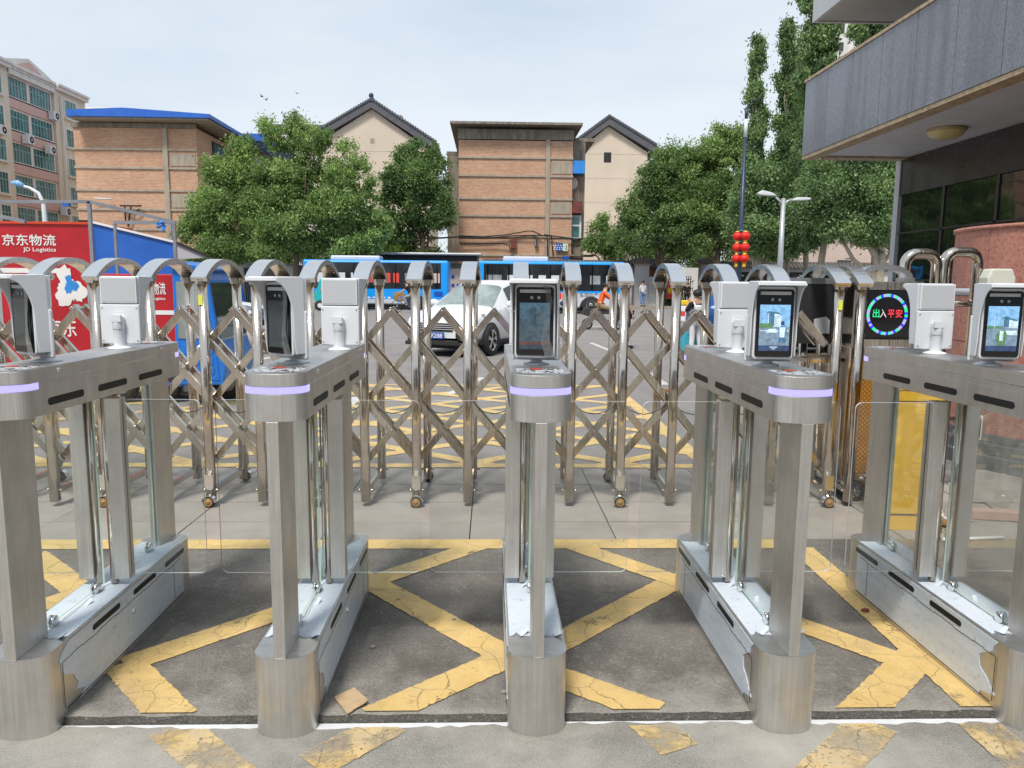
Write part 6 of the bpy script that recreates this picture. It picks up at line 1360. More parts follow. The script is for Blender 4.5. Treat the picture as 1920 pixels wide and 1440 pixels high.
# ================================================================== CARS
def car(nm, lab, loc, rz, paint, L_=4.4, Wd=1.82, H_=1.66, suv=True, plate='9288'):
    """x runs from the nose (0) to the tail (L_); y across; faces -x"""
    c = thing(nm, lab, 'car', loc, rz); w = Wd/2
    #        x     bottom belt  roof  halfroof  halfwidth
    if suv: ST = [(0, .42, .70, .72, .55, .60), (.06, .34, .82, .86, .62, .78), (.30, .26, .90, .98, .70, .885), (.75, .25, .97, 1.04, .74, .91), (1.18, .25, 1.03, 1.09, .76, .91), (1.95, .25, 1.06, 1.56, .60, .91), (2.35, .25, 1.08, 1.655, .61, .91), (3.1, .25, 1.10, 1.66, .61, .91), (3.75, .26, 1.13, 1.58, .60, .90), (4.22, .32, 1.12, 1.16, .66, .86), (4.38, .42, 1.0, 1.02, .62, .76)]
    else: ST = [(0, .38, .62, .64, .5, .60), (.08, .28, .72, .76, .6, .78), (.35, .22, .80, .86, .68, .87), (.9, .22, .87, .93, .72, .89), (1.3, .22, .91, .97, .72, .89), (2.05, .22, .94, 1.40, .56, .89), (2.4, .22, .96, 1.46, .57, .89), (3.0, .22, .98, 1.45, .57, .89), (3.55, .22, 1.0, 1.28, .56, .88), (4.0, .26, .99, 1.06, .62, .85), (4.45, .36, .92, .94, .6, .76)]
    k = L_/ST[-1][0]; rings = []
    for (x, zb_, zbelt, zr, hr, hw) in ST:
        x *= k; hw *= w/.91; hr *= w/.91; rings.append([(x, hw*.86, zb_), (x, hw*.97, zb_+.10), (x, hw, (zb_+zbelt)/2+.02), (x, hw*.985, zbelt-.10), (x, hw*.93, zbelt), (x, hr+.02, zr-.06), (x, hr*.93, zr-.012), (x, hr*.5, zr+.02), (x, 0, zr+.028)])
    body = MB(); ws = MB(); sw = MB(); SWL = []; rw = MB(); np_ = 9; n = len(rings)
    cab0 = 4; ca = 5; cb_ = n-3
    for i in range(n-1):
        for j in range(np_-1):
            for s_ in (1, -1):
                q = [rings[i][j], rings[i+1][j], rings[i+1][j+1], rings[i][j+1]]; q = [(a, b*s_, d) for a, b, d in q]
                if i == cab0 and j >= 5: tgt = ws
                elif i == cb_ and j >= 5: tgt = rw
                elif j == 4 and cab0 < i < cb_: tgt = sw
                else: tgt = body
                if tgt is sw and i not in (cab0,):
                    body.add(q, [(0, 1, 2, 3)], 0, True); cc = sum((Vector(p) for p in q), Vector())/4; qq = [cc+(Vector(p)-cc)*.90+Vector((0, .012*s_, .0)) for p in q]; SWL.append(qq)
                elif tgt is ws or tgt is rw: tgt.add(q, [(0, 1, 2, 3)], 0, True)
                else: body.add(q, [(0, 1, 2, 3)], 0, True)
    for ring, s2 in ((rings[0], 0), (rings[-1], 1)):
        P = ring+[(a, -b, d) for a, b, d in reversed(ring)]; body.add(P, [tuple(range(len(P)))])
    body.build('body', paint, c); ws.build('windscreen', 'car_glass', c); rw.build('rear_window', 'side_glass', c); [MB().add(q_, [(0, 1, 2, 3)], 0, True).build('side_window', 'side_glass', c) for q_ in SWL]
    m = MB(); m.box(.25, -w*.9, .17, L_-.25, w*.9, .34); m.build('underbody', 'rubber', c)
    for s_ in (-1, 1):
        m = MB(); m.prism([(.30, .40), (.60, .33), (3.95*k, .33), (3.95*k, .27), (.40, .27), (.26, .32)], *sorted((s_*(w-.045), s_*(w+.004))), 'y'); m.build('sill', 'rubber', c)
        for u in (.86*k, 3.48*k):
            r = .355 if suv else .32; m = MB(); m.prism([(u+(r+.06)*math.cos(math.pi*i/14), .30+(r+.09)*math.sin(math.pi*i/14)) for i in range(15)], *sorted((s_*(w-.06), s_*(w+.006))), 'y'); m.build('wheel_arch', 'rubber', c)
            m = MB(); m.lathe([(r*.66, s_*.02), (r*.93, s_*.025), (r, s_*-.01), (r, s_*-.17), (r*.66, s_*-.18)], (u, s_*(w+.03), r), 28, axis='y'); t_ = m.build('wheel', 'rubber', c)
            m = MB(); m.lathe([(0, -s_*.0), (.04, -s_*.0), (.05, -s_*.03)], (u, s_*(w+.035), r), 14, axis='y')
            m.lathe([(r*.60, s_*-.02), (r*.69, s_*.022), (r*.71, s_*.01), (r*.66, -s_*.08)], (u, s_*(w+.03), r), 28, axis='y')
            for q in range(5):
                a = 2*math.pi*q/5+.3
                for da in (-.14, .14): m.bar((u+.035*math.cos(a), s_*(w+.022), r+.035*math.sin(a)), (u+r*.66*math.cos(a+da), s_*(w+.028), r+r*.66*math.sin(a+da)), .030, .018, 0, (0, 1, 0))
            m.build('rim', 'chrome', t_); m = MB(); m.lathe([(0, -s_*.09), (r*.66, -s_*.09)], (u, s_*(w+.05), r), 20, axis='y'); m.build('hub_shadow', 'rubber', t_)
        # mirror
        m = MB(); m.ball((1.62*k, s_*(w+.13), 1.13 if suv else 1.0), .115, 12, 8, sc=(.75, 1.15, .78)); m.bar((1.64*k, s_*(w-.06), 1.08 if suv else .95), (1.62*k, s_*(w+.08), 1.08 if suv else .95), .04, .03); m.build('mirror', paint, c)
        m = MB(); m.prism([(1.15*k, 0), (.45, 0)], 0, 0) if False else None
        # headlight
        m = MB(); y0 = w*.55; y1 = w*.93; m.add([(.035, s_*y0, .66), (.10, s_*y1*.96, .70), (.62, s_*(w*.985), .86), (.62, s_*(w*.95), .945), (.16, s_*y1*.9, .875), (.05, s_*y0, .80)], [(0, 1, 2, 3, 4, 5)]); hl = m.build('headlight', 'car_lamp', c)
        m = MB(); m.box(L_-.22, *sorted((s_*w*.72, s_*(w*.93)))[0:1], .82, L_-.02, sorted((s_*w*.72, s_*(w*.93)))[1], 1.10); m.build('tail_light', 'barrier_red', c, bevel=.03)
        m = MB(); m.add([(.0, s_*.50, .42), (.02, s_*.68, .40), (.07, s_*.82, .50), (.05, s_*.80, .60), (.0, s_*.50, .54)], [(0, 1, 2, 3, 4)]); m.v = [(x-.03, y, z) for x, y, z in m.v]; m.build('fog_light_recess', 'rubber', c)
        m = MB(); m.box(2.55*k, *sorted((s_*(w+.006), s_*(w-.01)))[0:1], .45, 2.565*k, sorted((s_*(w+.006), s_*(w-.01)))[1], 1.0); m.build('door_gap', 'black_slot', c)
    m = MB(); m.prism([(-.42, .52), (.42, .52), (.50, .70), (-.50, .70)], 0, 0) if False else None
    m.add([(-.012, -.40, .56), (-.012, .40, .56), (.0, .52, .74), (.0, -.52, .74)], [(0, 1, 2, 3)]); gr = m.build('grille', 'rubber', c)
    for i in range(3): m = MB(); m.box(-.035, -.43, .60+.045*i, -.013, .43, .615+.045*i); m.build('grille_bar', 'grey_plastic', gr)
    m = MB(); m.box(-.03, -.56, .26, .20, .56, .37); m.box(-.015, -.8, .25, .3, .8, .33); m.build('bumper_lip', 'rubber', c, bevel=.02)
    m = MB(); m.box(-.05, -.22, .40, -.032, .22, .54); pl = m.build('number_plate', 'plate_blue', c, bevel=.004); text('9288', .135, 'plate_number', 'sign_white', pl, (-.0515, .12, .425), (math.pi/2, 0, -math.pi/2), width=.30)
    m = MB(); m.bar((1.22*k, -.60, 1.09), (1.30*k, .05, 1.13), .02, .015); m.bar((1.22*k, 0, 1.10), (1.30*k, .6, 1.12), .02, .015); m.build('wiper', 'wire_black', c)
    return c
def place_car(px, py, ang):      # front right-hand-seen wheel stands at this ground point
    return G(px, py)
a = R(90-25)      # nose direction: -x local turned so that it points to the camera's left
# front wheel on the side seen (local y = -w after the turn)
import mathutils
def car_at(nm, lab, wheel_px, heading, paint, side, **kw):
    """heading: angle of the nose direction measured from -Y towards -X"""
    rz = math.pi/2-R(heading)      # local -x -> nose direction (-sin h, -cos h)
    w_ = G(*wheel_px); loc = Matrix.Rotation(rz, 3, 'Z') @ Vector((.86, side*.91, 0)); return car(nm, lab, (w_.x-loc.x, w_.y-loc.y, 0), rz, paint, **kw)
car_at('parked_car', 'white sport utility car with blue plate, facing left towards the gate, behind the middle turnstile', (921, 667), 27, 'white_car', -1)
# blue car seen from behind at the right
p = at(1342, 660, 17.5); car('parked_car', 'metallic blue car behind the gate at right, red tail light at its left end', (p.x+4.05, 18.2, 0), R(172), 'blue_car', H_=1.6, suv=True)
p = at(375, 600, 27); car('parked_car', 'white car mostly hidden behind the blue cab of the cargo trike', (p.x+2.9, 24.6, 0), R(170), 'white_car', suv=False)

# ================================================================== KIOSK, TRIKES
ki = thing('delivery_kiosk', 'big red delivery van box with white lettering and a peeling poster, at the left edge', 'kiosk'); YK2 = 12.0
def K(px, py, Y=YK2): return at(px, py, Y)
kx0, kx1, kzt = K(-60, 500).x, K(172, 500).x, K(80, 420).z
m = MB(); m.box(kx0, YK2, .25, kx1, YK2+1.4, kzt); m.build('body', 'red_paint', ki); m = MB(); m.box(kx0, YK2-.03, kzt, kx1+.02, YK2+1.4, kzt+.035); m.build('roof_edge', 'orange_red_paint', ki); m = MB(); m.box(kx1, YK2-.03, .25, kx1+.035, YK2+.03, kzt+.02); m.build('corner_trim', 'light_paint', ki)
m = MB(); m.box(kx0, YK2-.006, K(80, 512).z, K(128, 500).x, YK2-.001, K(80, 503).z); m.build('stripe', 'sign_white', ki)
s0 = K(4, 460); text('京东物流', (K(0, 439).z-K(0, 461).z)*1.02, 'lettering', 'sign_white', ki, (s0.x, YK2-.008, K(4, 458).z), width=(K(104, 450).x-s0.x)); s0 = K(45, 471); text('JD Logistics', .085, 'lettering', 'sign_white', ki, (s0.x, YK2-.008, s0.z), width=(K(105, 450).x-s0.x))
s0 = K(-30, 632); text('JD', .42, 'lettering', 'sign_white', ki, (s0.x, YK2-.008, K(4, 632).z), width=.38); s0 = K(88, 632); text('京东', .30, 'lettering', 'sign_white', ki, (s0.x, YK2-.008, K(88, 628).z), width=.46)
m = MB(); r_ = random.Random(6); c0 = K(130, 540); P = []
for i in range(40): a = 2*math.pi*i/40; rr_ = (1+.35*math.sin(3*a+.6)+r_.uniform(-.18, .18)); P.append((c0.x+.20*rr_*math.cos(a)+.04*math.sin(a), c0.z-.34*rr_*math.sin(a)*.8))
m.prism(P, YK2-.010, YK2-.007, 'y'); tp = m.build('torn_poster', 'sign_white', ki); m = MB(); P2 = [(c0.x+(x-c0.x)*.45+.03, c0.z+(z-c0.z)*.45+.05+r_.uniform(-.02, .02)) for x, z in P]; m.prism(P2, YK2-.013, YK2-.0105, 'y'); m.build('poster_print', 'bright_blue_sheet', tp)
m = MB(); pz0, pz1 = K(172, 418).z, K(330, 456).z; bx1 = K(331, 500).x; m.prism([(kx1+.036, .5), (bx1, .5), (bx1, pz1), (kx1+.036, pz0)], YK2+.02, YK2+.06, 'y'); m.build('blue_side', 'blue_sheet', ki); m = MB(); m.bar((kx1+.04, YK2+.01, pz0+.015), (bx1, YK2+.01, pz1+.015), .05, .03); m.build('white_edge', 'sign_white', ki)
for px_ in (-10, 128): m = MB(); q = K(px_+5, 418); m.box(q.x-.05, YK2+.3, kzt+.035, q.x+.1, YK2+.5, kzt+.09); m.build('roof_fitting', 'rubber', ki)
aw = thing('awning', 'grey sloping awning sheet behind the blue side of the kiosk', 'awning'); a, b, c = at(331, 455, 14), at(395, 483, 14), at(331, 486, 14); m = MB(); m.prism([(a.x, a.z), (b.x, b.z), (c.x, c.z)], 14, 14.04, 'y'); m.build('sheet', 'grey_plastic', aw); m = MB(); m.bar((a.x, 13.98, a.z+.01), (b.x, 13.98, b.z+.01), .04, .03); m.tube([(b.x, 13.98, b.z), (b.x, 13.98, 0)], .02, 6); m.build('edge', 'wire_black', aw)
# steel frame over the kiosk
fr = thing('scaffold', 'open grey steel roof frame over the kiosk with blue plastic tied to it', 'scaffold'); FY = 11.0
def Fp(px, py, Y=FY): return at(px, py, Y)
m = MB(); m.bar(Fp(-60, 379), Fp(167, 378), .045, .045); m.bar(Fp(167, 378), Fp(328, 417), .045, .045); m.bar(Fp(215, 417), Fp(330, 417), .05, .045); m.bar(Fp(-60, 392, 10.4), Fp(48, 416, 10.4), .045, .045); q = Fp(167, 378); m.bar(q, (q.x, FY, 0), .045, .045); q = Fp(326, 416); m.bar(q, (q.x, FY, 0), .04, .04); m.bar(Fp(215, 417), (Fp(215, 417).x, FY, 0), .035, .035); m.build('tubes', 'grey_metal', fr)
m = MB(); c0 = Fp(303, 423, FY-.04); r_ = random.Random(2)
for i in range(26): a = r_.uniform(0, 6.28); b = a+r_.uniform(.3, .8); r1 = r_.uniform(.03, .085); m.add([(c0.x+.012*r_.uniform(-1, 1), c0.y+r_.uniform(-.03, .03), c0.z), (c0.x+r1*math.cos(a), c0.y+r_.uniform(-.03, .03), c0.z+r1*math.sin(a)), (c0.x+r1*math.cos(b), c0.y+r_.uniform(-.03, .03), c0.z+r1*.8*math.sin(b))], [(0, 1, 2)])
m.build('plastic_scrap', 'bright_blue_sheet', fr); m = MB(); q = Fp(125, 383); m.box(q.x-.05, FY-.03, q.z-.03, q.x+.04, FY+.03, q.z+.01); m.build('blue_tie', 'blue_sheet', fr)
# blue cargo trike
tr = thing('cargo_trike', 'blue three wheeled delivery trike with a red lettered cargo box, left behind the gate', 'tricycle')
TY = 10.0; b0, b1 = at(176, 600, TY), at(334, 600, TY); zt_ = at(300, 514, TY).z; zb_ = at(300, 716, TY).z
m = MB(); m.box(b0.x, TY, zb_, b1.x, TY+1.15, zt_); bxo = m.build('cargo_box', 'red_paint', tr, bevel=.012); m = MB(); m.box(b0.x, TY-.006, at(300, 590, TY).z, b1.x-.01, TY-.001, at(300, 582, TY).z); m.build('stripe', 'sign_white', bxo); m = MB(); m.box(b0.x, TY-.01, zb_-.06, b1.x, TY+1.15, zb_); m.build('base_frame', 'blue_sheet', tr)
m = MB(); m.box(b0.x, TY-.002, zb_-.02, b1.x+.02, TY+.02, zb_+.0); 
s0 = at(262, 550, TY); text('京东物流', .17, 'lettering', 'sign_white', bxo, (s0.x, TY-.009, s0.z), width=at(311, 550, TY).x-s0.x); s0 = at(278, 562, TY); text('JD Logistics', .05, 'lettering', 'sign_white', bxo, (s0.x, TY-.009, s0.z), width=at(311, 560, TY).x-s0.x)
cx0, cx1 = at(344, 600, TY).x, at(432, 600, TY).x; cw = cx1-cx0; ct = at(370, 498, TY-.2).z
cabz = lambda py: at(380, py, TY-.3).z
m = MB(); y0, y1 = TY-.3, TY+.85
side = [(cx0, .28), (cx1-.02, .28), (cx1+.03, .55), (cx1-.05, cabz(640)), (cx1-.16, cabz(525)), (cx1-.22, ct), (cx0+.08, ct+.03), (cx0, ct-.05)]
m.prism(side, y0, y1, 'y'); m.build('cab', 'trike_blue', tr, bevel=.02)
m = MB(); m.prism([(cx0-.03, ct-.035), (cx1-.12, ct-.06), (cx1-.10, ct-.03), (cx0+.1, ct+.055), (cx0-.03, ct+.03)], y0-.06, y1+.06, 'y'); m.build('cab_roof', 'trike_blue', tr, bevel=.015)
m = MB(); m.prism([(cx0+.05, cabz(635)), (cx1-.13, cabz(635)), (cx1-.21, cabz(528)), (cx0+.05, cabz(528))], y0-.012, y0-.001, 'y'); dw = m.build('door_window', 'pale_pane', tr); m = MB(); m.box(cx0+.22, y0-.02, cabz(635), cx0+.245, y0-.0125, cabz(528)); m.build('window_bar', 'trike_blue', dw)
m = MB(); m.prism([(cx0+.05, .34), (cx1-.06, .34), (cx1-.10, cabz(645)), (cx0+.05, cabz(645))], y0-.010, y0-.001, 'y'); d_ = m.build('door', 'trike_blue', tr, bevel=.004)
for k in range(3):
    for j in range(3): m = MB(); m.box(cx0+.10+.14*k, y0-.018, .42+.13*j, cx0+.20+.14*k, y0-.0105, .50+.13*j); m.build('embossed_panel', 'trike_blue', d_, bevel=.003)
m = MB(); m.lathe([(0, -.02), (.03, -.018), (.045, -.01), (.05, 0)], (at(374, 654, y0).x, y0-.010, cabz(654)), 16, axis='y'); m.build('door_lock', 'chrome', d_)
m = MB(); m.quad((cx1-.045, y0+.06, cabz(638)), (cx1-.045, y1-.06, cabz(638)), (cx1-.155, y1-.06, cabz(530)), (cx1-.155, y0+.06, cabz(530))); m.build('windscreen', 'side_glass', tr)
for pxr, pyr in ((455, 612),):
    q = at(pxr, pyr, TY-.35); m = MB(); m.box(q.x-.035, q.y-.02, q.z-.09, q.x+.035, q.y+.02, q.z+.09); m.build('mirror', 'dark_void', tr, bevel=.015); m = MB(); m.tube([(cx1-.08, y0, q.z), (q.x-.03, q.y, q.z+.02)], .008, 6); m.build('mirror_arm', 'wire_black', tr)
for x, y in ((cx1-.18, TY+.3), (b0.x+.3, TY), (b0.x+.3, TY+1.1), (b1.x-.25, TY+.03)):
    m = MB(); m.lathe([(.12, -.045), (.22, -.045), (.235, -.02), (.235, .02), (.22, .045), (.12, .045)], (x, y, .235), 22, axis='y'); t_ = m.build('wheel', 'rubber', tr); m = MB(); m.lathe([(0, -.03), (.05, -.035), (.12, -.02)], (x, y, .235), 16, axis='y'); m.build('rim', 'grey_metal', t_)
# teal tricycle far away
p = at(588, 560, 43); t2 = thing('cargo_trike', 'small teal enclosed tricycle on the road in front of the left bus', 'tricycle', (p.x, 43, 0)); w_ = at(684, 560, 43).x-p.x
m = MB(); m.prism([(.1, .35), (1.25, .35), (1.25, 1.75), (.75, 1.95), (.35, 1.75), (.15, 1.1), (0, .9)], 0, 1.0, 'y'); m.build('cab', 'teal_paint', t2, bevel=.06); m = MB(); m.prism([(.35, 1.05), (.75, 1.0), (.78, 1.65), (.5, 1.6)], -.02, -.001, 'y'); m.build('window', 'pale_pane', t2); m = MB(); m.prism([(1.3, .5), (w_, .5), (w_, 1.2), (w_-.25, 1.75), (1.9, 1.75), (1.3, 1.0)], -.05, 1.05, 'y'); m.build('cargo_body', 'teal_paint', t2, bevel=.08)
for x in (.35, w_-.7): m = MB(); m.lathe([(.14, -.06), (.27, -.06), (.30, 0), (.27, .06), (.14, .06)], (x, .0, .3), 18, axis='y'); t_ = m.build('wheel', 'rubber', t2); m = MB(); m.lathe([(0, -.04), (.14, -.03)], (x, -.02, .3), 14, axis='y'); m.build('rim', 'light_paint', t_)
# stone ball, barrier, suitcase
q = G(468, 664); m = MB(); m.ball((0, 0, .33), .325, 28, 18); o = m.build('stone_ball', 'stone_ball', loc=(q.x, q.y, 0)); tag(o, 'round beige stone ball bollard beside the blue trike', 'bollard')
q = at(1283, 590, 33); o = thing('road_barrier', 'yellow topped barrier with red and white squares left of the boy', 'barrier', (q.x, 33, 0)); m = MB(); m.box(-.25, -.2, 0, .25, .2, .72); m.build('base', 'light_paint', o, bevel=.04); m = MB(); m.box(-.24, -.21, .74, .24, .21, .95); m.build('top', 'barrier_yellow', o, bevel=.04)
for i in range(2):
    for j in range(3): m = MB(); m.box(-.22+.23*i, -.212, .06+.22*j, -.02+.23*i, -.201, .25+.22*j); m.build('square', 'barrier_red' if (i+j) % 2 else 'sign_white', o)

# ================================================================== PEOPLE
def skin_obj(name, joints, bones, rad, mat, parent, sub=2):
    me = bpy.data.meshes.new(name); keys = list(joints); ix = {k: i for i, k in enumerate(keys)}; me.from_pydata([joints[k] for k in keys], [(ix[a], ix[b]) for a, b in bones], []); o = bpy.data.objects.new('tmp', me); COL.objects.link(o); o.modifiers.new('s', 'SKIN')
    for i, k in enumerate(keys): sv = me.skin_vertices[0].data[i]; r_ = rad[k]; sv.radius = (r_, r_) if not hasattr(r_, '__len__') else r_; sv.use_root = (i == 0)
    s = o.modifiers.new('u', 'SUBSURF'); s.levels = sub; s.render_levels = sub; bpy.context.view_layer.update()
    m2 = bpy.data.meshes.new_from_object(o.evaluated_get(bpy.context.evaluated_depsgraph_get())); bpy.data.objects.remove(o); m2.materials.clear(); m2.materials.append(MATS[mat])
    for p_ in m2.polygons: p_.use_smooth = True; p_.material_index = 0
    ob_ = bpy.data.objects.new(name, m2); COL.objects.link(ob_)
    if parent: ob_.parent = parent
    return ob_
def person(lab, loc, rz, S, top, bottom, pose=None, sleeves=.5, legs=1.0, hair='hair_black', shoes='black_plastic', extras=None, hairs=1.0):
    """local +y is where the person faces; S scales a 1.70 m figure"""
    J = dict(pelvis=(0, 0, .93), chest=(0, .01, 1.22), neck=(0, .0, 1.43), head0=(0, .01, 1.52), head1=(0, .02, 1.62), hl=(-.09, 0, .90), hr=(.09, 0, .90), kl=(-.10, .01, .50), kr=(.10, .01, .50), al=(-.10, -.02, .10), ar=(.10, -.02, .10), tl=(-.11, .14, .04), tr=(.11, .14, .04), sl=(-.17, 0, 1.38), sr=(.17, 0, 1.38), el=(-.23, -.02, 1.12), er=(.23, -.02, 1.12), wl=(-.24, .06, .89), wr=(.24, .06, .89))
    if pose: J.update(pose)
    J = {k: tuple(c*S for c in v) for k, v in J.items()}
    Bn = [('pelvis', 'chest'), ('chest', 'neck'), ('neck', 'head0'), ('head0', 'head1'), ('pelvis', 'hl'), ('pelvis', 'hr'), ('hl', 'kl'), ('hr', 'kr'), ('kl', 'al'), ('kr', 'ar'), ('al', 'tl'), ('ar', 'tr'), ('neck', 'sl'), ('neck', 'sr'), ('sl', 'el'), ('sr', 'er'), ('el', 'wl'), ('er', 'wr')]
    Rr = dict(pelvis=(.145, .10), chest=(.135, .095), neck=.055, head0=.075, head1=.082, hl=.085, hr=.085, kl=.058, kr=.058, al=.038, ar=.038, tl=.033, tr=.033, sl=.055, sr=.055, el=.038, er=.038, wl=.025, wr=.025); Rr = {k: (v*S if not hasattr(v, '__len__') else tuple(a*S for a in v)) for k, v in Rr.items()}
    p = skin_obj('person', J, Bn, Rr, 'skin', None); p.location = loc; p.rotation_euler = (0, 0, rz); tag(p, lab, 'person')
    g = .016*S; lerp = lambda a, b, t: tuple(x+(y-x)*t for x, y in zip(J[a], J[b]))
    def add(r_, d=g): return tuple(a+d for a in r_) if hasattr(r_, '__len__') else r_+d
    # shirt
    j = {k: J[k] for k in ('chest', 'pelvis', 'neck', 'sl', 'sr')}; j['pelvis'] = lerp('pelvis', 'chest', -.05); j['neck'] = lerp('chest', 'neck', .82); j['el'] = lerp('sl', 'el', sleeves*2) if sleeves <= .5 else J['el']; j['er'] = lerp('sr', 'er', sleeves*2) if sleeves <= .5 else J['er']
    bn = [('chest', 'pelvis'), ('chest', 'neck'), ('neck', 'sl'), ('neck', 'sr'), ('sl', 'el'), ('sr', 'er')]; rr_ = {k: add(Rr[k]) for k in j}
    if sleeves > .5:
        for e_, w__ in (('el', 'wl'), ('er', 'wr')): j[w__] = lerp(e_, w__, (sleeves-.5)*1.8); bn.append((e_, w__)); rr_[w__] = Rr[w__]+g
    rr_['neck'] = add(Rr['neck'], g*.9); skin_obj('shirt', j, bn, rr_, top, p)
    # trousers
    j = {k: J[k] for k in ('pelvis', 'hl', 'hr')}; bn = [('pelvis', 'hl'), ('pelvis', 'hr')]; rr_ = {k: add(Rr[k]) for k in j}
    for h_, k_, a_ in (('hl', 'kl', 'al'), ('hr', 'kr', 'ar')):
        if legs >= .6: j[k_] = J[k_]; rr_[k_] = add(Rr[k_], g*1.2); bn.append((h_, k_)); j[a_] = lerp(k_, a_, .9 if legs >= 1 else .4); rr_[a_] = add(Rr[a_], g*1.6); bn.append((k_, a_))
        else: j[k_] = lerp(h_, k_, .75); rr_[k_] = add(Rr[k_], g*2.2); bn.append((h_, k_))
    skin_obj('trousers', j, bn, rr_, bottom, p)
    H1 = Vector(J['head1']); fw = (H1-Vector(J['head0'])); m = MB(); m.ball((0, 0, 0), .105*S, 16, 10, sc=(.98*hairs, 1.05*hairs, 1.0*hairs)); m.v = [v for v in m.v]
    V = [(x+H1.x, y*1.0+H1.y-.022*S, max(z, -.02*S-(.05*S if y < 0 else 0))+H1.z+.022*S) for x, y, z in m.v]; m.v = V; m.build('hair', hair, p)
    for s_ in (-1, 1): m = MB(); m.ball((H1.x+s_*.085*S, H1.y, H1.z-.03*S), .022*S, 8, 6, sc=(.5, .8, 1.2)); m.build('ear', 'skin', p)
    m = MB(); m.ball((H1.x, H1.y+.088*S, H1.z-.035*S), .016*S, 8, 6, sc=(.8, 1, 1.3)); m.build('nose', 'skin', p)
    for s_ in (-1, 1): m = MB(); m.ball((H1.x+s_*.032*S, H1.y+.078*S, H1.z-.012*S), .011*S, 8, 6); m.build('eye', 'cloth_black', p)
    m = MB(); m.ball((H1.x, H1.y+.076*S, H1.z-.068*S), .018*S, 8, 6, sc=(1.2, .6, .4)); m.build('mouth', 'rust_red', p)
    for w__, e_ in (('wl', 'el'), ('wr', 'er')):
        a = Vector(J[w__]); d = (a-Vector(J[e_])).normalized(); u = d.cross(Vector((1, .2, 0))).normalized(); v = d.cross(u); m = MB(); m.ball(tuple(a+d*.045*S), .034*S, 8, 6, sc=(.8, .8, 1.1))
        for k in range(4): b_ = a+d*.06*S+u*(k-1.5)*.018*S; m.tube([b_, b_+d*.04*S+v*.005*S, b_+d*(.065-.006*abs(k-1.5))*S+v*.018*S], [.009*S, .008*S, .006*S], 5)
        b_ = a+d*.03*S-u*.03*S; m.tube([b_, b_-u*.02*S+d*.025*S, b_-u*.022*S+d*.05*S], [.010*S, .009*S, .007*S], 5); m.build('hand', 'skin', p)
    for a_, t_ in (('al', 'tl'), ('ar', 'tr')):
        a, b_ = Vector(J[a_]), Vector(J[t_]); m = MB(); d = (b_-a); d.z = 0; m.tube([a-d*.45+Vector((0, 0, -.045*S)), a+Vector((0, 0, -.04*S)), b_+Vector((0, 0, .005*S)), b_+d*.25+Vector((0, 0, -.005*S))], [.045*S, .055*S, .045*S, .025*S], 8); m.build('shoe', shoes, p)
    return p
q = G(1303, 667); boy = person('boy in black shirt and white trousers wearing a white backpack, seen from behind', (q.x, q.y, 0), R(8), .86, 'cloth_black', 'cloth_white', dict(wr=(.20, .12, .95), er=(.25, -.02, 1.10), wl=(-.14, .22, 1.42), el=(-.26, .10, 1.16), al=(-.13, -.02, .10), ar=(.13, -.02, .10), tl=(-.15, .14, .04), tr=(.15, .14, .04)), shoes='shoe_red', hairs=1.18)
m = MB(); m.box(-.13, -.26, .88, .13, -.11, 1.16); m.build('backpack', 'cloth_white', boy, bevel=.035)
for s_ in (-1, 1): m = MB(); m.tube([(s_*.05, -.13, .92), (s_*.075, -.15, 1.05), (s_*.10, -.10, 1.19), (s_*.09, .0, 1.225), (s_*.09, .10, 1.16)], .018, 6); m.build('strap', 'cloth_white', boy)
m = MB(); m.prism([(-.03, -.262), (.03, -.262), (0, -.275)], 1.0, 1.05); m.build('badge', 'cloth_black', boy)
m = MB(); m.box(-.28, -.13, .05, .28, .13, .52); sc2 = m.build('suitcase', 'suitcase_teal', loc=(q.x+.05, q.y+.45, 0), bevel=.04); tag(sc2, 'teal hard shell suitcase standing in front of the boy', 'suitcase')
for s_ in (-1, 1): m = MB(); m.lathe([(0, -.015), (.035, -.015), (.035, .015), (0, .015)], (s_*.22, 0, .035), 12, axis='y'); m.build('wheel', 'rubber', sc2)
q = at(1205, 560, 52.2); person('man in loose white shirt and blue jeans on the far pavement by the gateway', (q.x, 52.2, .12), R(195), 1.02, 'cloth_white', 'cloth_jeans')
q = at(1290, 560, 52); person('older man in black with receding hair on the far pavement behind the boy', (q.x, 52.3, .12), R(175), 1.0, 'cloth_black', 'cloth_black', hair='skin')
q = at(502, 560, 49.5); person('man in a blue shirt and black shorts striding behind the second turnstile', (q.x, 49.5, 0), R(-80), 1.0, 'cloth_blue', 'cloth_black', dict(al=(-.08, -.38, .12), ar=(.08, .42, .12), kl=(-.09, -.18, .50), kr=(.09, .22, .50), tl=(-.08, -.26, .05), tr=(.08, .56, .05), wl=(-.26, .22, .98), wr=(.26, -.15, .92)), legs=.5, shoes='sign_white')
q = at(1174, 560, 19); person('person in grey with dark hair, mostly hidden behind a gate post', (q.x+.0, 19, 0), R(-70), .97, 'cloth_grey', 'cloth_black')
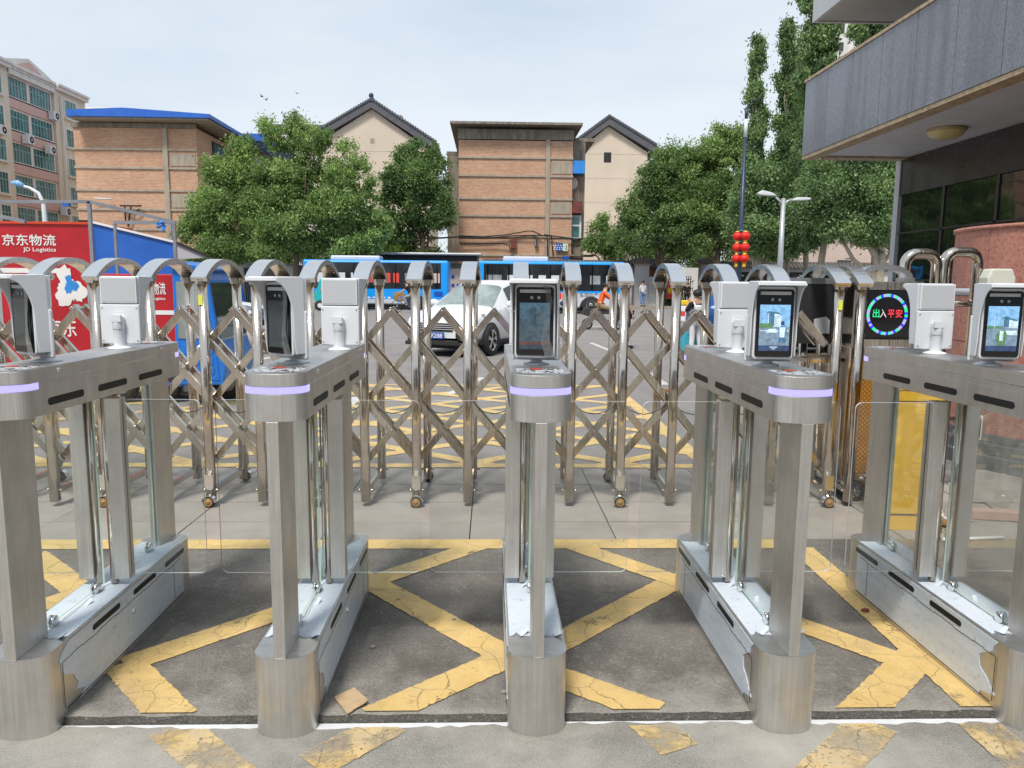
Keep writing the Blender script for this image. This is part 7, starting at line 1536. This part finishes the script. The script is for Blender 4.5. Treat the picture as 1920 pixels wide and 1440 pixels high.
# rider on an orange jacket scooter
q = G(1119, 618); rd = dict(pelvis=(0, -.10, .86), chest=(0, .02, 1.14), neck=(0, .10, 1.36), head0=(0, .13, 1.45), head1=(0, .15, 1.55), hl=(-.10, -.06, .84), hr=(.10, -.06, .84), kl=(-.13, .36, .74), kr=(.13, .36, .74), al=(-.13, .42, .34), ar=(.13, .42, .34), tl=(-.13, .56, .30), tr=(.13, .56, .30), sl=(-.18, .08, 1.31), sr=(.18, .08, 1.31), el=(-.26, .28, 1.12), er=(.26, .28, 1.12), wl=(-.22, .54, 1.05), wr=(.22, .54, 1.05))
person('rider in a bright orange jacket and face mask seated on an electric scooter', (q.x+.15, q.y, 0), R(-90), 1.0, 'cloth_orange', 'cloth_khaki', rd, sleeves=1.0)
def two_wheeler(nm, lab, cat, loc, rz, R0, body, frame):
    s = thing(nm, lab, cat, loc, rz)
    for y in (-.50, .62):
        m = MB(); m.lathe([(R0-.07, -.03), (R0-.01, -.045), (R0, 0), (R0-.01, .045), (R0-.07, .03)] if R0 < .3 else [(R0-.03, -.015), (R0, 0), (R0-.03, .015)], (0, y, R0), 22, axis='x'); t_ = m.build('wheel', 'rubber', s); m = MB(); m.lathe([(0, -.03), (.05, -.03), (.05, .03), (0, .03)], (0, y, R0), 12, axis='x')
        for k in range(8): a = math.pi*2*k/8; m.bar((0, y+.04*math.cos(a), R0+.04*math.sin(a)), (0, y+(R0-.03)*math.cos(a), R0+(R0-.03)*math.sin(a)), .012 if R0 < .3 else .006, .02 if R0 < .3 else .006)
        m.build('rim', 'grey_metal', t_)
    if body:
        m = MB(); m.prism([(-.72, .55), (-.62, .78), (.02, .78), (.10, .34), (.42, .34), (.55, .60), (.50, .95), (.58, .98), (.70, .55), (.52, .24), (-.05, .24), (-.30, .42)], -.12, .12, 'x'); m.build('body', frame, s, bevel=.03); m = MB(); m.box(-.13, -.50, .78, .13, .06, .84); m.build('saddle', 'rubber', s, bevel=.03)
        m = MB(); m.tube([(-.30, .50, 1.03), (0, .52, 1.0), (.30, .50, 1.03)], .018, 7); m.build('handlebar', 'rubber', s)
    else:
        m = MB(); a, b, c, d, e = (0, -.50, R0), (0, -.02, .32), (0, .46, .86), (0, -.16, .84), (0, .62, R0)
        for p1, p2 in ((a, b), (b, c), (b, d), (d, c), (a, d), (c, e)): m.tube([p1, p2], .018, 7)
        m.build('bike_frame', frame, s); m = MB(); m.box(-.06, -.28, .86, .06, -.02, .91); m.build('saddle', 'rubber', s, bevel=.02); m = MB(); m.tube([(-.26, .42, 1.02), (0, .50, 1.0), (.26, .42, 1.02)], .014, 6); m.tube([(0, .46, .86), (0, .48, 1.0)], .014, 6); m.build('handlebar', 'rubber', s)
    return s
two_wheeler('electric_scooter', 'dark electric scooter carrying the rider in orange', 'scooter', (q.x+.15, q.y, 0), R(-90), .20, True, 'dark_green_metal')
q = G(766, 586); cd = dict(rd); cd.update(pelvis=(0, -.15, .95), hl=(-.09, -.13, .93), hr=(.09, -.13, .93), kl=(-.10, .22, .82), kr=(.10, .20, .66), al=(-.10, .06, .42), ar=(.10, .0, .28), tl=(-.10, .20, .37), tr=(.10, .14, .22), chest=(0, -.02, 1.2), neck=(0, .06, 1.42), head0=(0, .09, 1.5), head1=(0, .11, 1.6), sl=(-.17, .04, 1.37), sr=(.17, .04, 1.37), el=(-.24, .22, 1.2), er=(.24, .22, 1.2), wl=(-.22, .42, 1.06), wr=(.22, .42, 1.06))
person('cyclist in a dark top and grey trousers riding left in front of the left bus', (q.x, q.y, 0), R(90), 1.0, 'cloth_black', 'cloth_grey', cd, sleeves=.4)
two_wheeler('bicycle', 'blue framed bicycle ridden by the cyclist in front of the left bus', 'bicycle', (q.x, q.y, 0), R(90), .33, False, 'bright_blue_sheet')

# ================================================================== OFFICE BLOCK ACROSS THE FORECOURT (behind the camera, seen only mirrored in steel and glass)
of = thing('office_block', 'pale office block with blue window bands across the forecourt, mirrored in the steel', 'building')
cornered(of, 'wall', 'white_render', (-26, -46, 0, 22, -34, 13)); cornered(of, 'roof', 'roof_slate', (-27, -47, 13, 23, -33.2, 13.6)); cornered(of, 'glass_tower', 'tinted_facade_glass', (-4, -33.98, .3, 4, -33.5, 12.6))
for k in range(3):
    for j in range(10):
        x = -25+4.6*j
        if -8 < x < 4.2: continue
        f_ = cornered(of, 'window', 'light_paint', (x, -33.99, 1.4+3.8*k, x+3.2, -33.9, 3.6+3.8*k)); cornered(f_, 'pane', 'dark_pane', (x+.12, -33.89, 1.52+3.8*k, x+3.08, -33.87, 3.48+3.8*k))
